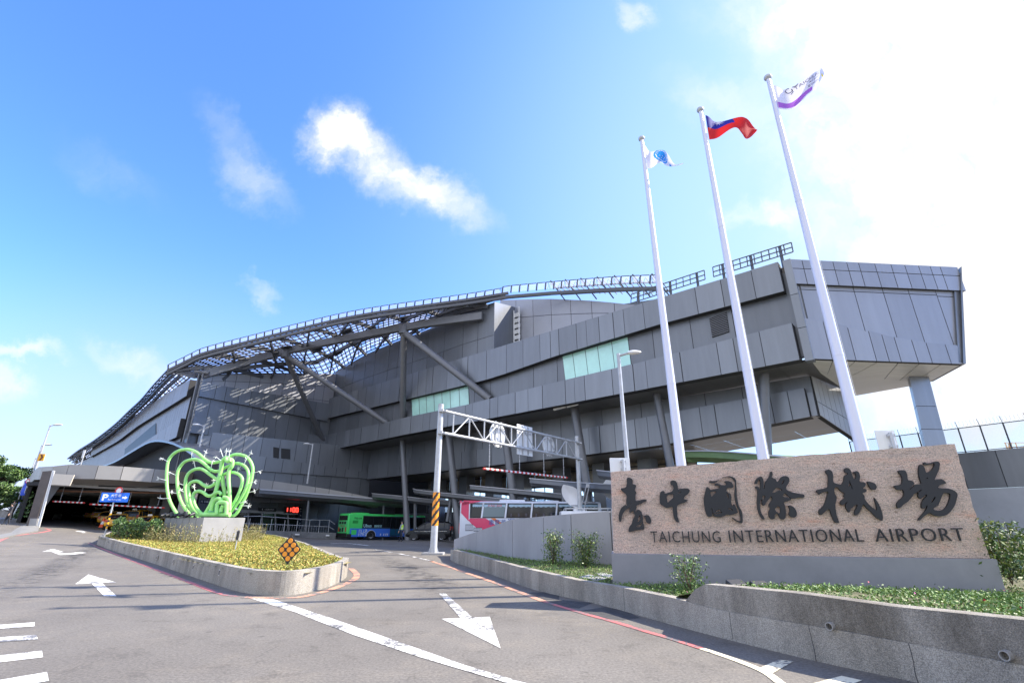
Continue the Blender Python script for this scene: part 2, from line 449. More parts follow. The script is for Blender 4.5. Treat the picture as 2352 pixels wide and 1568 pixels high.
M_WHITE = paint_mat('road_paint_white', (0.68, 0.66, 0.60), 0.8)
M_WORN = paint_mat('road_paint_worn', (0.74, 0.72, 0.66), 0.9, 3.0)
M_RED = paint_mat('road_paint_red', (0.50, 0.14, 0.13), 0.8, 1.0)
M_SALMON = paint_mat('road_paint_salmon', (0.6, 0.29, 0.18), 0.82, 5.0)
M_CREAM = paint_mat('road_paint_cream', (0.72, 0.65, 0.46), 0.78, 7.0)
M_PATCH = mat('asphalt_patch', (0.05, 0.049, 0.048), 0.85, var=0.35, vscale=6, bump=0.4, bscale=90)
def mark(name, polys, m, dz=0.006):
    mb = MB()
    for p in polys: mb.poly([G(u, v, dz) for u, v in p])
    return struct(mb.build(name, m))
def line_mark(name, pts, wid, m, dz=0.007, n=5):
    c = catmull([Vector((*G(u, v).xy, 0)) for u, v in pts], n)
    mb = MB(); Lp = []
    for i, p in enumerate(c):
        d = (c[min(i + 1, len(c) - 1)] - c[max(i - 1, 0)]).normalized(); q = Vector((-d.y, d.x, 0)) * wid / 2
        for s in (q, -q):
            a = p + s; Lp.append((a.x, a.y, gh(a.x, a.y) + dz))
    mb.add(Lp, [(2 * i, 2 * i + 1, 2 * i + 3, 2 * i + 2) for i in range(len(c) - 1)])
    return struct(mb.build(name, m))
Lf = [(574, 1372.5), (675, 1403.8), (812.5, 1457), (964.8, 1508), (1168, 1568), (1300, 1602), (1500, 1650)]
Rt = [(630, 1375.8), (762, 1419), (914, 1472), (1066, 1525.6), (1194, 1563.7), (1330, 1597), (1540, 1646)]
mark('lane_line', [[Lf[i], Rt[i], Rt[i + 1], Lf[i + 1]] for i in range(len(Lf) - 1)], M_WHITE)
mark('road_arrow', [[(1008, 1361.6), (1023, 1361.6), (1086.7, 1418), (1058.8, 1419)]], M_WORN)
mark('road_arrow', [[(1014.6, 1420), (1124.8, 1415.4), (1150, 1487.5), (1085, 1455)]], M_WHITE)
mark('road_arrow', [[(203, 1318.4), (172.7, 1340.3), (210.7, 1339.1), (234.6, 1337.7), (268, 1336.7)], [(210.7, 1339.4), (238.7, 1368), (268, 1368), (234.6, 1338)]], M_WHITE)
mark('road_arrow', [[(97, 1266), (121, 1259.6), (146, 1266.5), (128, 1267.2), (117, 1266)], [(117, 1266.2), (128, 1267.4), (150, 1270), (185, 1266.8), (198, 1268.6), (172, 1272), (138, 1273.5)]], M_WHITE)
mark('road_arrow', [[(172, 1219.6), (184, 1217.6), (200, 1219.4), (191, 1220), (199, 1222.6), (190, 1223), (181, 1220.2)]], M_WHITE)
for q in ([(-260, 1452), (80, 1428), (79, 1437), (-260, 1462)], [(-260, 1480), (84, 1456.6), (87, 1467), (-260, 1492)],
          [(-260, 1534), (96.5, 1493), (99, 1508), (-260, 1550)], [(-260, 1604), (107.7, 1542), (112.7, 1562), (-260, 1625)]):
    mark('crossing_bar', [q], M_WORN if q[1][1] in (1456.6,) else M_WHITE)
line_mark('red_edge_line', [(205, 1247), (250, 1266), (330, 1297), (420, 1331), (500, 1361), (545, 1369.5)], 0.13, M_RED)
line_mark('salmon_edge_line', [(560, 1371), (640, 1373.5), (700, 1369), (770, 1350), (812, 1331), (819, 1318), (806, 1305)], 0.2, M_SALMON)
line_mark('white_edge_line', [(860, 1262), (917, 1271), (994, 1288.7)], 0.16, M_WORN)
line_mark('salmon_edge_line', [(990, 1288), (1047, 1306.6), (1102, 1326), (1145.8, 1341), (1190, 1358), (1250, 1381)], 0.16, M_SALMON)
line_mark('red_edge_line', [(1248, 1380.6), (1332, 1406), (1419, 1430), (1461, 1443), (1540, 1466), (1612, 1489)], 0.12, M_RED)
line_mark('cream_edge_line', [(1610, 1488.5), (1680, 1512), (1750.8, 1540), (1792, 1568), (1840, 1610)], 0.11, M_CREAM)
mark('parking_box_line', [[(1746.5, 1532), (1788, 1513.3), (1823, 1517.5), (1775.5, 1544)]], M_CREAM)
mark('parking_box_line', [[(1860, 1570), (1933, 1550.6), (1980, 1561), (1900, 1590)]], M_CREAM)
line_mark('turn_line', [(759, 1247.6), (800, 1247.4), (848, 1252.6)], 0.3, M_WHITE)
line_mark('red_edge_line', [(-60, 1268), (10, 1236), (40, 1229), (95, 1222), (115, 1217), (104, 1213)], 0.25, M_RED)
mark('asphalt_patch', [[(1202, 1360), (1262, 1359), (1285, 1366), (1283, 1377), (1245, 1376)]], M_PATCH, 0.004)
mark('asphalt_patch', [[(1290, 1377), (1362, 1383), (1330, 1396), (1285, 1392), (1255, 1380)]], M_PATCH, 0.004)
mark('asphalt_patch', [[(1330, 1402), (1390, 1393), (1440, 1402), (1470, 1418), (1430, 1423), (1370, 1416)]], M_PATCH, 0.004)

def stain_mat(name, col, lo, hi, scale):
    m = bpy.data.materials.new(name); m.use_nodes = True
    nt = m.node_tree; N = nt.nodes; L = nt.links; b = N['Principled BSDF']; b.inputs['Base Color'].default_value = (*col, 1); b.inputs['Roughness'].default_value = .7
    tc = N.new('ShaderNodeTexCoord'); n = N.new('ShaderNodeTexNoise'); n.inputs['Scale'].default_value = scale; n.inputs['Detail'].default_value = 9; n.inputs['Roughness'].default_value = .72
    L.new(tc.outputs['Object'], n.inputs['Vector']); r = N.new('ShaderNodeMapRange'); r.inputs['From Min'].default_value = lo; r.inputs['From Max'].default_value = hi; r.inputs['To Max'].default_value = .75
    L.new(n.outputs[0], r.inputs['Value'])
    # thin out towards the rim of each smear (uv v-coordinate is replaced by a vertex attribute)
    at = N.new('ShaderNodeAttribute'); at.attribute_name = 'fade'; mu = N.new('ShaderNodeMath'); mu.operation = 'MULTIPLY'; L.new(r.outputs[0], mu.inputs[0]); L.new(at.outputs['Fac'], mu.inputs[1])
    L.new(mu.outputs[0], b.inputs['Alpha']); return m
M_OIL = stain_mat('oil_stain', (0.06, 0.057, 0.054), .44, .66, 2.6)
M_DUST = stain_mat('pale_dust', (0.34, 0.30, 0.24), .45, .7, 1.6)
def smear(name, pts, wid, m, dz, n=6):
    c = catmull([Vector((*G(u, v).xy, 0)) for u, v in pts], n); V = []; Fd = []; K = 6
    for i, p in enumerate(c):
        d = (c[min(i + 1, len(c) - 1)] - c[max(i - 1, 0)]).normalized(); q = Vector((-d.y, d.x, 0)); e = min(1, 3 * min(i, len(c) - 1 - i) / len(c))
        for k in range(K + 1):
            a = p + q * wid * (k / K - .5); V.append((a.x, a.y, gh(a.x, a.y) + dz)); Fd.append(math.sin(math.pi * k / K) * e)
    mb = MB(); mb.add(V, [(i * (K + 1) + k, i * (K + 1) + k + 1, (i + 1) * (K + 1) + k + 1, (i + 1) * (K + 1) + k) for i in range(len(c) - 1) for k in range(K)])
    o = mb.build(name, m); at = o.data.attributes.new('fade', 'FLOAT', 'POINT'); at.data.foreach_set('value', Fd); return struct(o)
smear('oil_stain', [(845, 1268), (900, 1290), (960, 1318), (1010, 1345), (1060, 1385)], 1.5, M_OIL, .003)
smear('oil_stain', [(700, 1290), (640, 1262), (600, 1250)], .1, M_OIL, .003) if False else None
smear('oil_stain', [(300, 1240), (210, 1262), (110, 1310), (-80, 1400)], 1.4, M_OIL, .003)
smear('pale_dust', [(250, 1270), (430, 1345), (560, 1385), (700, 1395), (850, 1360)], 1.3, M_DUST, .0035)
smear('pale_dust', [(980, 1300), (1100, 1350), (1240, 1410), (1450, 1480)], 1.2, M_DUST, .0035)
smear('pale_dust', [(-40, 1290), (20, 1262), (90, 1235)], 1.2, M_DUST, .0035)
# ================================================================== terminal building
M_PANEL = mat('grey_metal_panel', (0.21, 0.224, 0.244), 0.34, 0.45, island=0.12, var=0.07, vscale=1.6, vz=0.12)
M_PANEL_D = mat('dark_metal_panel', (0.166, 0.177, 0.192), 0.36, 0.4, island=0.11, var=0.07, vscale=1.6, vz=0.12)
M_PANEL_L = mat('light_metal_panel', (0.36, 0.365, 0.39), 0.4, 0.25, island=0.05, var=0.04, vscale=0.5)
M_SEAM = mat('panel_joint', (0.035, 0.036, 0.04), 0.8)
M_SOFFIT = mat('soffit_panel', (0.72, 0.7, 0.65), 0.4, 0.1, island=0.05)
M_PANEL_E = mat('lit_end_metal_panel', (0.27, 0.278, 0.30), 0.42, 0.3, island=0.08, var=0.06, vscale=1.4, vz=0.12)  # main facade cladding again, its colour lightened to imitate the end's brighter light
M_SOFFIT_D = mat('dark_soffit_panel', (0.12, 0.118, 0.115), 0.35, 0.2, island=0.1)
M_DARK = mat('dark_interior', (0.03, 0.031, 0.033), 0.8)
M_WEST = mat('west_metal_panel', (0.25, 0.25, 0.265), 0.5, 0.2, island=0.06, var=0.08, vscale=1.2, vz=.15)
M_STEEL = mat('grey_painted_steel', (0.16, 0.165, 0.178), 0.4, 0.2, var=0.08, vscale=1.5)
M_LATT = mat('lattice_steel', (0.10, 0.103, 0.112), 0.45, 0.3)
M_GREENGLASS = mat('green_window_glass', (0.47, 0.80, 0.70), 0.1, 0.0, spec=0.9, island=0.10, var=0.13, vscale=0.3)
M_FRAME = mat('dark_window_frame', (0.05, 0.052, 0.055), 0.5)
def glass_mat(name, tint, trans=0.7, rough=0.03):
    m = bpy.data.materials.new(name); m.use_nodes = True
    nt = m.node_tree; N = nt.nodes; L = nt.links; N.remove(N['Principled BSDF'])
    o = N['Material Output']; t = N.new('ShaderNodeBsdfTransparent'); t.inputs[0].default_value = (*tint, 1)
    g = N.new('ShaderNodeBsdfGlossy'); g.inputs['Roughness'].default_value = rough; g.inputs[0].default_value = (0.9, 0.93, 1, 1)
    d = N.new('ShaderNodeBsdfDiffuse'); d.inputs[0].default_value = (0.55, 0.6, 0.75, 1)
    x = N.new('ShaderNodeMixShader'); x.inputs[0].default_value = 1 - trans
    y = N.new('ShaderNodeMixShader'); y.inputs[0].default_value = 0.45
    L.new(g.outputs[0], y.inputs[1]); L.new(d.outputs[0], y.inputs[2])
    L.new(t.outputs[0], x.inputs[1]); L.new(y.outputs[0], x.inputs[2]); L.new(x.outputs[0], o.inputs[0]); return m
def frosted(name, trans, col):
    m = bpy.data.materials.new(name); m.use_nodes = True
    nt = m.node_tree; N = nt.nodes; L = nt.links; N.remove(N['Principled BSDF'])
    t = N.new('ShaderNodeBsdfTransparent'); t.inputs[0].default_value = (.96, .97, 1, 1); l = N.new('ShaderNodeBsdfTranslucent'); l.inputs[0].default_value = (*col, 1)
    d = N.new('ShaderNodeBsdfGlossy'); d.inputs['Roughness'].default_value = .1; d.inputs[0].default_value = (.9, .92, 1, 1)
    a = N.new('ShaderNodeMixShader'); a.inputs[0].default_value = .2; L.new(l.outputs[0], a.inputs[1]); L.new(d.outputs[0], a.inputs[2])
    b = N.new('ShaderNodeMixShader'); b.inputs[0].default_value = 1 - trans; L.new(t.outputs[0], b.inputs[1]); L.new(a.outputs[0], b.inputs[2]); L.new(b.outputs[0], N['Material Output'].inputs[0]); return m
M_ROOFGLASS = frosted('roof_glass', 0.62, (0.8, 0.8, 0.9))
M_CLEARGLASS = glass_mat('clear_glass', (0.7, 0.78, 0.8), 0.6)

BLD = thing('terminal_building', 'large grey metal clad airport terminal with angular overhanging bands and lattice roof', 'airport terminal', (0, 45, 0))
BLD_OFF = Vector((0, 45, 0))
def bpart(mb, name, mats, **k):
    o = mb.build(name, mats, None, **k); o.parent = BLD; o.location = Vector(o.location) - BLD_OFF; return o
CP = (20.1, 31.0)
PM = Plane(CP, (1.15, -1.0))
PF = Plane(PM.pt(0.35, 0).xy, (11.3, 1.0))
PI_ = (-27.88, 72.72)
PW_ = Plane(PI_, (0.64, 1.0))
WC = (-38.1, 56.75)
PWF = Plane(WC, (-1.1, 1.0))

def band(mb, pl, top, bot, k0, k1, off, depth, seed=1, w=(0.9, 2.6), gap=0.055, th=0.05, rows=(), pm=0, sm=1, tilt=0.0, jag=0.0):
    """a run of separate cladding panels in front of a dark backing. top/bot: z as a number or [(k,z)...]"""
    R = random.Random(seed)
    zt = (lambda k: top) if isinstance(top, (int, float)) else (lambda k: interp(top, k))
    zb = (lambda k: bot) if isinstance(bot, (int, float)) else (lambda k: interp(bot, k))
    ks = [k0]
    while ks[-1] < k1 - w[0]: ks.append(min(k1, ks[-1] + R.uniform(*w)))
    if ks[-1] < k1: ks[-1] = k1
    P = lambda k, z, o: pl.pt(k, z, o)
    for a, b in zip(ks, ks[1:]):
        o = off + R.uniform(-tilt, tilt); j = R.uniform(0, jag)
        fr = [0.0] + sorted(rows) + [1.0]
        for r0, r1 in zip(fr, fr[1:]):
            def Z(k, r): return lerp(zb(k), zt(k) + (j if r == 1.0 else 0), r)
            g = gap / 2
            qa = [P(a + g, Z(a + g, r0) + (g if r0 else 0), o), P(b - g, Z(b - g, r0) + (g if r0 else 0), o), P(b - g, Z(b - g, r1) - (g if r1 < 1 else 0), o), P(a + g, Z(a + g, r1) - (g if r1 < 1 else 0), o)]
            n3 = Vector((pl.n.x, pl.n.y, 0)) * th
            mb.cur = pm; mb.hexa([q - n3 for q in qa], qa)
        mb.cur = sm
        f = off - th * 0.7; r = off - depth; e = 0.004
        mb.hexa([P(a, zb(a) + e, r), P(b, zb(b) + e, r), P(b, zt(b) - e, r), P(a, zt(a) - e, r)], [P(a, zb(a) + e, f), P(b, zb(b) + e, f), P(b, zt(b) - e, f), P(a, zt(a) - e, f)])
    mb.cur = 0
def kz(pl, pts): return sorted(pl.kz(u, v) for u, v in pts)

# --- main facade (plane M): upper parapet band, recessed wall with windows, lower band
up_bot = kz(PM, [(1801.8, 673.7), (1534.7, 744), (1286.3, 818.6), (1139, 869.4), (1074.8, 885.5), (928.4, 920.7), (743.8, 964.7)])
lo_top = kz(PM, [(1820.4, 746), (1555, 814.5), (1447.8, 841.4), (1286.3, 878.6), (1127.6, 917.8), (1077.8, 931), (947.4, 957.3), (893, 970.5), (746.7, 1001)])
kI = PM.kz(746, 1000)[0]; kC = PM.kz(1843, 700)[0]; kS = PM.kz(1130, 750)[0]
if kI > kC: raise SystemExit('plane direction')
kBand = PM.kz(1800, 650)[0]; kLow = PM.kz(1830, 780)[0]
mb = MB(); band(mb, PM, 19.5, up_bot, kI, kBand, 0.45, 0.9, 11, (1.0, 3.0), tilt=0.03); bpart(mb, 'parapet_band', [M_PANEL, M_SEAM])
mb = MB(); band(mb, PM, lo_top, [(kI, 11.45), (kI + 20, 11.75), (kC, 11.95)], kI, kLow, 0.45, 0.9, 12, (1.0, 3.0), tilt=0.03); bpart(mb, 'lower_band', [M_PANEL, M_SEAM])
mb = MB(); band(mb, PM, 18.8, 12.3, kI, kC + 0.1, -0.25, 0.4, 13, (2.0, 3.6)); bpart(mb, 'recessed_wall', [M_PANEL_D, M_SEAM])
# corner return between the bands and the end facade
mb = MB(); band(mb, PM, 19.55, 11.95, kBand + 0.02, 0.42, 0.1, 0.5, 14, (2, 3), rows=(0.33, 0.62)); bpart(mb, 'corner_wall', [M_PANEL, M_SEAM])
mb = MB()
for z0, z1 in ((11.84, 14.2), (14.24, 16.75), (16.79, 19.58)):
    q = [PM.pt(-.12, z0, .24), PM.pt(.40, z0, .24), PM.pt(.40, z1, .24), PM.pt(-.12, z1, .24)]; mb.hexa([PM.pt(k, z, -.5) for k, z in ((-.12, z0), (.40, z0), (.40, z1), (-.12, z1))], q)
bpart(mb, 'corner_post', M_PANEL)
def windows(pl, o, us_top, v_top, us_bot, v_bot, div, parent_name='window'):
    """a ribbon of panes given by its four corners; div = interior divisions (fractions)"""
    q = o
    a = pl.off(q)
    tl, tr = a.hit(us_top[0], v_top[0]), a.hit(us_top[1], v_top[1]); bl, br = a.hit(us_bot[0], v_bot[0]), a.hit(us_bot[1], v_bot[1])
    fr = MB(); ds = [0.0] + div + [1.0]; n3 = Vector((a.n.x, a.n.y, 0))
    w = bpart(fr.hexa([p - n3 * 0.03 for p in (bl, br, tr, tl)], [p for p in (bl, br, tr, tl)]), parent_name, M_FRAME)
    for d0, d1 in zip(ds, ds[1:]):
        e = 0.004
        pa = [bl.lerp(br, d0 + e), bl.lerp(br, d1 - e), tl.lerp(tr, d1 - e), tl.lerp(tr, d0 + e)]
        pa = [p + n3 * 0.012 for p in pa]
        g = MB().hexa([p - n3 * 0.008 for p in pa], pa).build('pane', M_GREENGLASS); g.parent = w
    return w
windows(PM, -0.21, (1291.6, 1441.6), (818, 771), (1299, 1450), (877, 839), [0.17, 0.37, 0.56, 0.77])
windows(PM, -0.21, (945, 1076), (917, 886), (947, 1078), (959, 931), [0.145, 0.28, 0.42, 0.56, 0.7, 0.85])
# louvre
a = PM.off(-0.2); q = [a.hit(1636, 775), a.hit(1675, 762), a.hit(1668, 715), a.hit(1629, 730)]
mb = MB(); n3 = Vector((a.n.x, a.n.y, 0)); mb.hexa([p - n3 * 0.02 for p in q], [p + n3 * 0.01 for p in q])
lv = bpart(mb, 'louvre_vent', M_DARK)
mb = MB()
for i in range(12):
    t = (i + 0.5) / 12; mb.beam(q[0].lerp(q[3], t) + n3 * 0.05, q[1].lerp(q[2], t) + n3 * 0.05, 0.09, 0.05)
o = mb.build('slats', M_STEEL); o.parent = lv
# --- tall wall above the parapet on the left, up to the canopy, and the step at its end
wall_top = kz(PM, [(745, 868), (830, 815), (900, 785), (985, 752), (1060, 715), (1126, 694)])
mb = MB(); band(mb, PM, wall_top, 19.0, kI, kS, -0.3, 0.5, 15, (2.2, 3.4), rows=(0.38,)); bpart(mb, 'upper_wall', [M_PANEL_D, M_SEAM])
zS = PM.kz(1126, 694)[1]
mb = MB(); p = PM.pt(kS, 0, 0).xy; dn = Vector((0.656, 0.755))
PS = Plane(p, dn); 
def psk(o): return o if PS.d.dot(dn) > 0 else -o
ks = sorted((psk(0.0), psk(3.4)))
mb.cur = 0; mb.hexa([PM.pt(kS, 19.0, -0.25), PM.pt(kS + 0.12, 19.0, -0.25), PM.pt(kS + 0.12, zS, -0.25), PM.pt(kS, zS, -0.25)], [PM.pt(kS, 19.0, -3.9), PM.pt(kS + 0.12, 19.0, -3.9), PM.pt(kS + 0.12, zS + 0.6, -3.9), PM.pt(kS, zS + 0.6, -3.9)])
bpart(mb, 'step_wall', [M_PANEL_D])
mb = MB()
for i in range(9):
    z = 19.2 + i * 0.72; mb.beam(PM.pt(kS + 0.15, z, -3.7), PM.pt(kS + 1.0, z, -3.75), 0.1, 0.5)
mb.beam(PM.pt(kS + 0.2, 19, -3.6), PM.pt(kS + 0.2, zS, -3.6), 0.12, 0.12); mb.beam(PM.pt(kS + 1.0, 19, -3.6), PM.pt(kS + 1.0, zS + 0.3, -3.6), 0.12, 0.12)
bpart(mb, 'white_louvre', [mat('white_metal', (0.75, 0.75, 0.73), 0.45)])
PC = PM.off(-4.0)
cl_top = kz(PC, [(1150, 689), (1260, 686), (1352, 690), (1452, 699), (1530, 712)])
k0c = PC.kz(1148, 740)[0]; k1c = PC.kz(1560, 700)[0]
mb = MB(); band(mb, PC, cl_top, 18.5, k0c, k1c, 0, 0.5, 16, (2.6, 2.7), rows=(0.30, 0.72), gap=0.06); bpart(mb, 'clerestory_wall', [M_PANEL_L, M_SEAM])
# --- right end facade (plane F)
fk = lambda u, v: PF.kz(u, v)[0]
f0 = -0.12 if PF.d.x > 0 else 0.12; fE_t = fk(2199, 617.8); fE_b = fk(2209.6, 837.2)
mb = MB()
band(mb, PF, 19.55, [(f0, PF.kz(1828.7, 653)[1]), (fE_t, PF.kz(2197, 668.7)[1])], f0, fE_t - 0.1, 0.14, 0.8, 21, (0.8, 1.4), rows=(0.62,)); bpart(mb, 'end_parapet_band', [M_PANEL_E, M_SEAM])
zig = [(fk(u, v), PF.kz(u, v)[1]) for u, v in [(1849, 731.6), (1900, 742), (1965, 756.5), (2010, 765), (2060, 777), (2126.8, 788.8), (2207.6, 795.8)]]
mb = MB(); band(mb, PF, zig, [(f0, 11.96), (fE_b, 11.9)], f0, fE_b + 0.15, 0.02, 0.5, 22, (0.8, 1.5), jag=0.12); bpart(mb, 'end_lower_band', [M_PANEL_E, M_SEAM])
mb = MB(); band(mb, PF, 18.2, 12.2, f0, fE_b + 0.02, -0.1, 0.4, 23, (2.0, 2.3), rows=(0.84,)); bpart(mb, 'end_wall', [M_PANEL_E, M_SEAM])
mb = MB(); k_ = lambda z: lerp(fE_b, fE_t, (z - 11.9) / 7.6); zs_ = [12.0, 17.15, 18.25]
for z0, z1 in zip(zs_, zs_[1:]):
    q = [PF.pt(fE_b + .05, z0 + .03, -.1), PF.pt(k_(z0) + .06, z0 + .03, -.1), PF.pt(k_(z1) - .05, z1 - .03, -.1), PF.pt(fE_b + .05, z1 - .03, -.1)]
    n3 = Vector((PF.n.x, PF.n.y, 0)) * .05; mb.hexa([p - n3 for p in q], q)
bpart(mb, 'end_wall_edge_panel', [M_PANEL_E])
mb = MB(); q = [PF.pt(k_(12) - .25, 12, .02), PF.pt(k_(12) + .2, 12, .02), PF.pt(k_(18.3) + .1, 18.3, .02), PF.pt(k_(18.3) - .35, 18.3, .02)]; mb.hexa([p - n3 * 6 for p in q], q); bpart(mb, 'end_edge_trim', [M_PANEL_D])
pE = PF.pt(fE_b, 0, 0).xy; mb = MB()
a = PF.pt(fE_b + 0.02, 11.9, 0.1); b = PF.pt(fE_t, 19.5, 0.25); c = PF.pt(fE_b + 0.22, 11.9, 0.1); d = PF.pt(fE_t + 0.1, 19.55, 0.27)
BK = Vector((1.4, 4.5, 0))
mb.hexa([a, c, d, b], [a + BK, c + BK, d + BK, b + BK]); bpart(mb, 'end_return_wall', [M_PANEL_D])
# soffit of the upper block: grid of pale panels
ZB = 11.9
S0 = Vector((20.3, 31.0, ZB)); S1 = Vector((31.5, 32.1, ZB)); S2 = Vector((32.85, 36.5, ZB)); S3 = Vector((29.73, 40.75, ZB)); S4 = Vector((22.8, 34.0, ZB))
mb = MB(); nS = 7
for i in range(nS):
    for j in range(6):
        def sp(a, b):
            p = S0.lerp(S1, a); q = S4.lerp(S3, a) if a < 0.5 else S4.lerp(S3, 0.5).lerp(S2, (a - 0.5) * 2) if False else S4.lerp(S2, a)
            return p.lerp(q, b)
        g = 0.003
        q = [sp(i / nS + g, j / 6 + g), sp((i + 1) / nS - g, j / 6 + g), sp((i + 1) / nS - g, (j + 1) / 6 - g), sp(i / nS + g, (j + 1) / 6 - g)]
        mb.cur = 0; mb.hexa([p + Vector((0, 0, 0.04)) for p in q], q)
tri = [S4.lerp(S2, 0.0), S2, S3]
mb.cur = 0; mb.poly([p + Vector((0, 0, 0.001)) for p in tri])
mb.cur = 1; mb.poly([p + Vector((0, 0, 0.03)) for p in (S0, S1, S2, S3, S4)])
bpart(mb, 'soffit', [M_SOFFIT, M_SEAM])
# dark soffit behind the main lower band
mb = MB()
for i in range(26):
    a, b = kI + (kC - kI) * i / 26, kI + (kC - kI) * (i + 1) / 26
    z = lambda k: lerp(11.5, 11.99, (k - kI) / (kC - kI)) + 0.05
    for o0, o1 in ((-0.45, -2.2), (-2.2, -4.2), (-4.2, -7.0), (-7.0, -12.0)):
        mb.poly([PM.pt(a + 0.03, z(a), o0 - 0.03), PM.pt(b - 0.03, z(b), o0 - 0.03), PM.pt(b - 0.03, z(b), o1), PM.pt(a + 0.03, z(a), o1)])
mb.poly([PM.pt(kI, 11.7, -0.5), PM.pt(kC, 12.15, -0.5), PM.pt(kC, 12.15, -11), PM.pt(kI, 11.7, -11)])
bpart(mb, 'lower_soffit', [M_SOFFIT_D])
for us, vs in (((1268, 1297, 1299, 1272), (931, 925, 936, 943)), ((1299, 1326, 1328, 1302), (925, 919, 930, 936))):
    q = [PM.off(-.35).hit(u, v) for u, v in zip(us, vs)]
    bpart(MB().hexa(q, [p + Vector((.05, .07, .05)) for p in q]), 'hanging_soffit_flap', M_SOFFIT)
# --- roof deck and hidden back walls that close the volume
mb = MB()
A = [PM.pt(kI, 19.3, -0.3), PM.pt(kC, 19.3, -0.3), Vector((33.6, 32.3, 19.3)), Vector((34.8, 36.6, 19.3)), Vector((29.8, 41, 19.3)), PM.pt(kI, 19.3, -46)]
mb.poly(A)
mb.hexa([PM.pt(kI - 6, 19.3, -0.9), PM.pt(kS + 0.1, 19.3, -0.9), PM.pt(kS + 0.1, 19.3, -30), PM.pt(kI - 6, 19.3, -30)],
        [PM.pt(kI - 6, 23.0, -0.9), PM.pt(kS + 0.1, 24.9, -0.9), PM.pt(kS + 0.1, 25.0, -30), PM.pt(kI - 6, 23.0, -30)])
mb.hexa([PC.pt(k0c, 19.0, -0.6), PC.pt(k1c, 19.0, -0.6), PC.pt(k1c, 19.0, -25), PC.pt(k0c, 19.0, -25)],
        [PC.pt(k0c, 25.2, -0.6), PC.pt(k1c, 21.6, -0.6), PC.pt(k1c, 21.6, -25), PC.pt(k0c, 25.2, -25)])
bpart(mb, 'roof_deck', M_PANEL_D)
# --- lower block set back under the upper one (plane M2)
P2 = PM.off(-4.0)
k2l = P2.kz(1340, 1046)[0]; k2r = P2.kz(1880, 955)[0]; k2i = P2.kz(844, 1101)[0]; k2b = P2.kz(1863, 890)[0]
lb_top = kz(P2, [(1365, 982), (1576, 942.8), (1770.7, 907.6), (1859.8, 891)])
lb_bot = kz(P2, [(1340, 1046.3), (1518, 1023.6), (1729.3, 984.2), (1878.4, 955.2)])
mb = MB(); band(mb, P2, lb_top, lb_bot, k2l, k2r - 0.45, 0.4, 1.2, 31, (1.0, 2.6), tilt=0.03); bpart(mb, 'lower_block_band', [M_PANEL, M_SEAM])
mb = MB(); band(mb, P2, 11.9, [(k2i, 7.7), (k2r, 8.9)], k2i, k2r, -0.1, 0.4, 32, (2.0, 3.2)); bpart(mb, 'lower_block_wall', [M_PANEL_D, M_SEAM])
di = [(k2i, P2.kz(844, 1101)[1]), (k2l, P2.kz(1340, 1046)[1])]
mb = MB(); band(mb, P2, 9.6, di, k2i, k2l - 0.02, 0.1, 1.0, 33, (1.6, 3.0)); bpart(mb, 'dark_lower_band', [M_PANEL_D, M_SEAM])
zr = P2.kz(1880, 955)[1]
e0 = P2.pt(k2r, zr, 0.0); 
R1 = Vector((e0.x + 4.2, e0.y + 3.4, 0))
PR = Plane(e0.xy, (R1.x - e0.x, R1.y - e0.y))
rk = sorted((PR.kz(1882, 953)[0], PR.kz(1961, 1005)[0]))
mb = MB(); band(mb, PR, 11.88, lambda k: 0, rk[0], rk[0] + 0.01, 0, 0.1) if False else None
q0 = PR.kz(1882.5, 953); q1 = PR.kz(1961, 1006)
sg = 1 if q1[0] > q0[0] else -1
kk = sorted([q0[0], q1[0] + sg * 2.5]); zz = sorted([q0, (q1[0] + sg * 2.5, q1[1] + (q1[1] - q0[1]) / (q1[0] - q0[0]) * sg * 2.5)])
band(mb, PR, 11.88, zz, kk[0], kk[1], 0.05, 0.4, 34, (0.5, 1.1), rows=(0.35,)); bpart(mb, 'lower_block_end_wall', [mat('end_matt_panel', (.30, .30, .305), .6, 0.0, island=.05), M_SEAM])
# corner piece
mb = MB(); band(mb, P2, [(k2r - 0.45, P2.kz(1866, 900)[1]), (k2r, P2.kz(1882, 899)[1])], [(k2r - 0.45, zr + 0.05), (k2r, zr)], k2r - 0.43, k2r, 0.1, 0.4, 35, (0.4, 0.5)); bpart(mb, 'corner_panel', [M_PANEL, M_SEAM])
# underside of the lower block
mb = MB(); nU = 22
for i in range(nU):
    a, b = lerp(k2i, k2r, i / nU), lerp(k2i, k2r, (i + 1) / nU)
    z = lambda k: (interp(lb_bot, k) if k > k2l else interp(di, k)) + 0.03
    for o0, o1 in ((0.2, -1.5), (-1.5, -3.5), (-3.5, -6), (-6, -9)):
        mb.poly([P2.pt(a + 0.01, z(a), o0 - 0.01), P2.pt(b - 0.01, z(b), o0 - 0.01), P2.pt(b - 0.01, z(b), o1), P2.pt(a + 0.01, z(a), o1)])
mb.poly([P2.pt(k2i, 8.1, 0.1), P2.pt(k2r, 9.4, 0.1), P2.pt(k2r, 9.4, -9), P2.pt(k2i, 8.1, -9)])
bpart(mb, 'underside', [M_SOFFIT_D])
PDK = PM.off(-14); kd = sorted((PDK.kz(760, 1120)[0], PDK.kz(1000, 1120)[0])); mb = MB(); mb.beam(PDK.pt(kd[0], 4, 0), PDK.pt(kd[1], 4, 0), 0.4, 11); bpart(mb, 'dark_rear_wall', M_DARK)
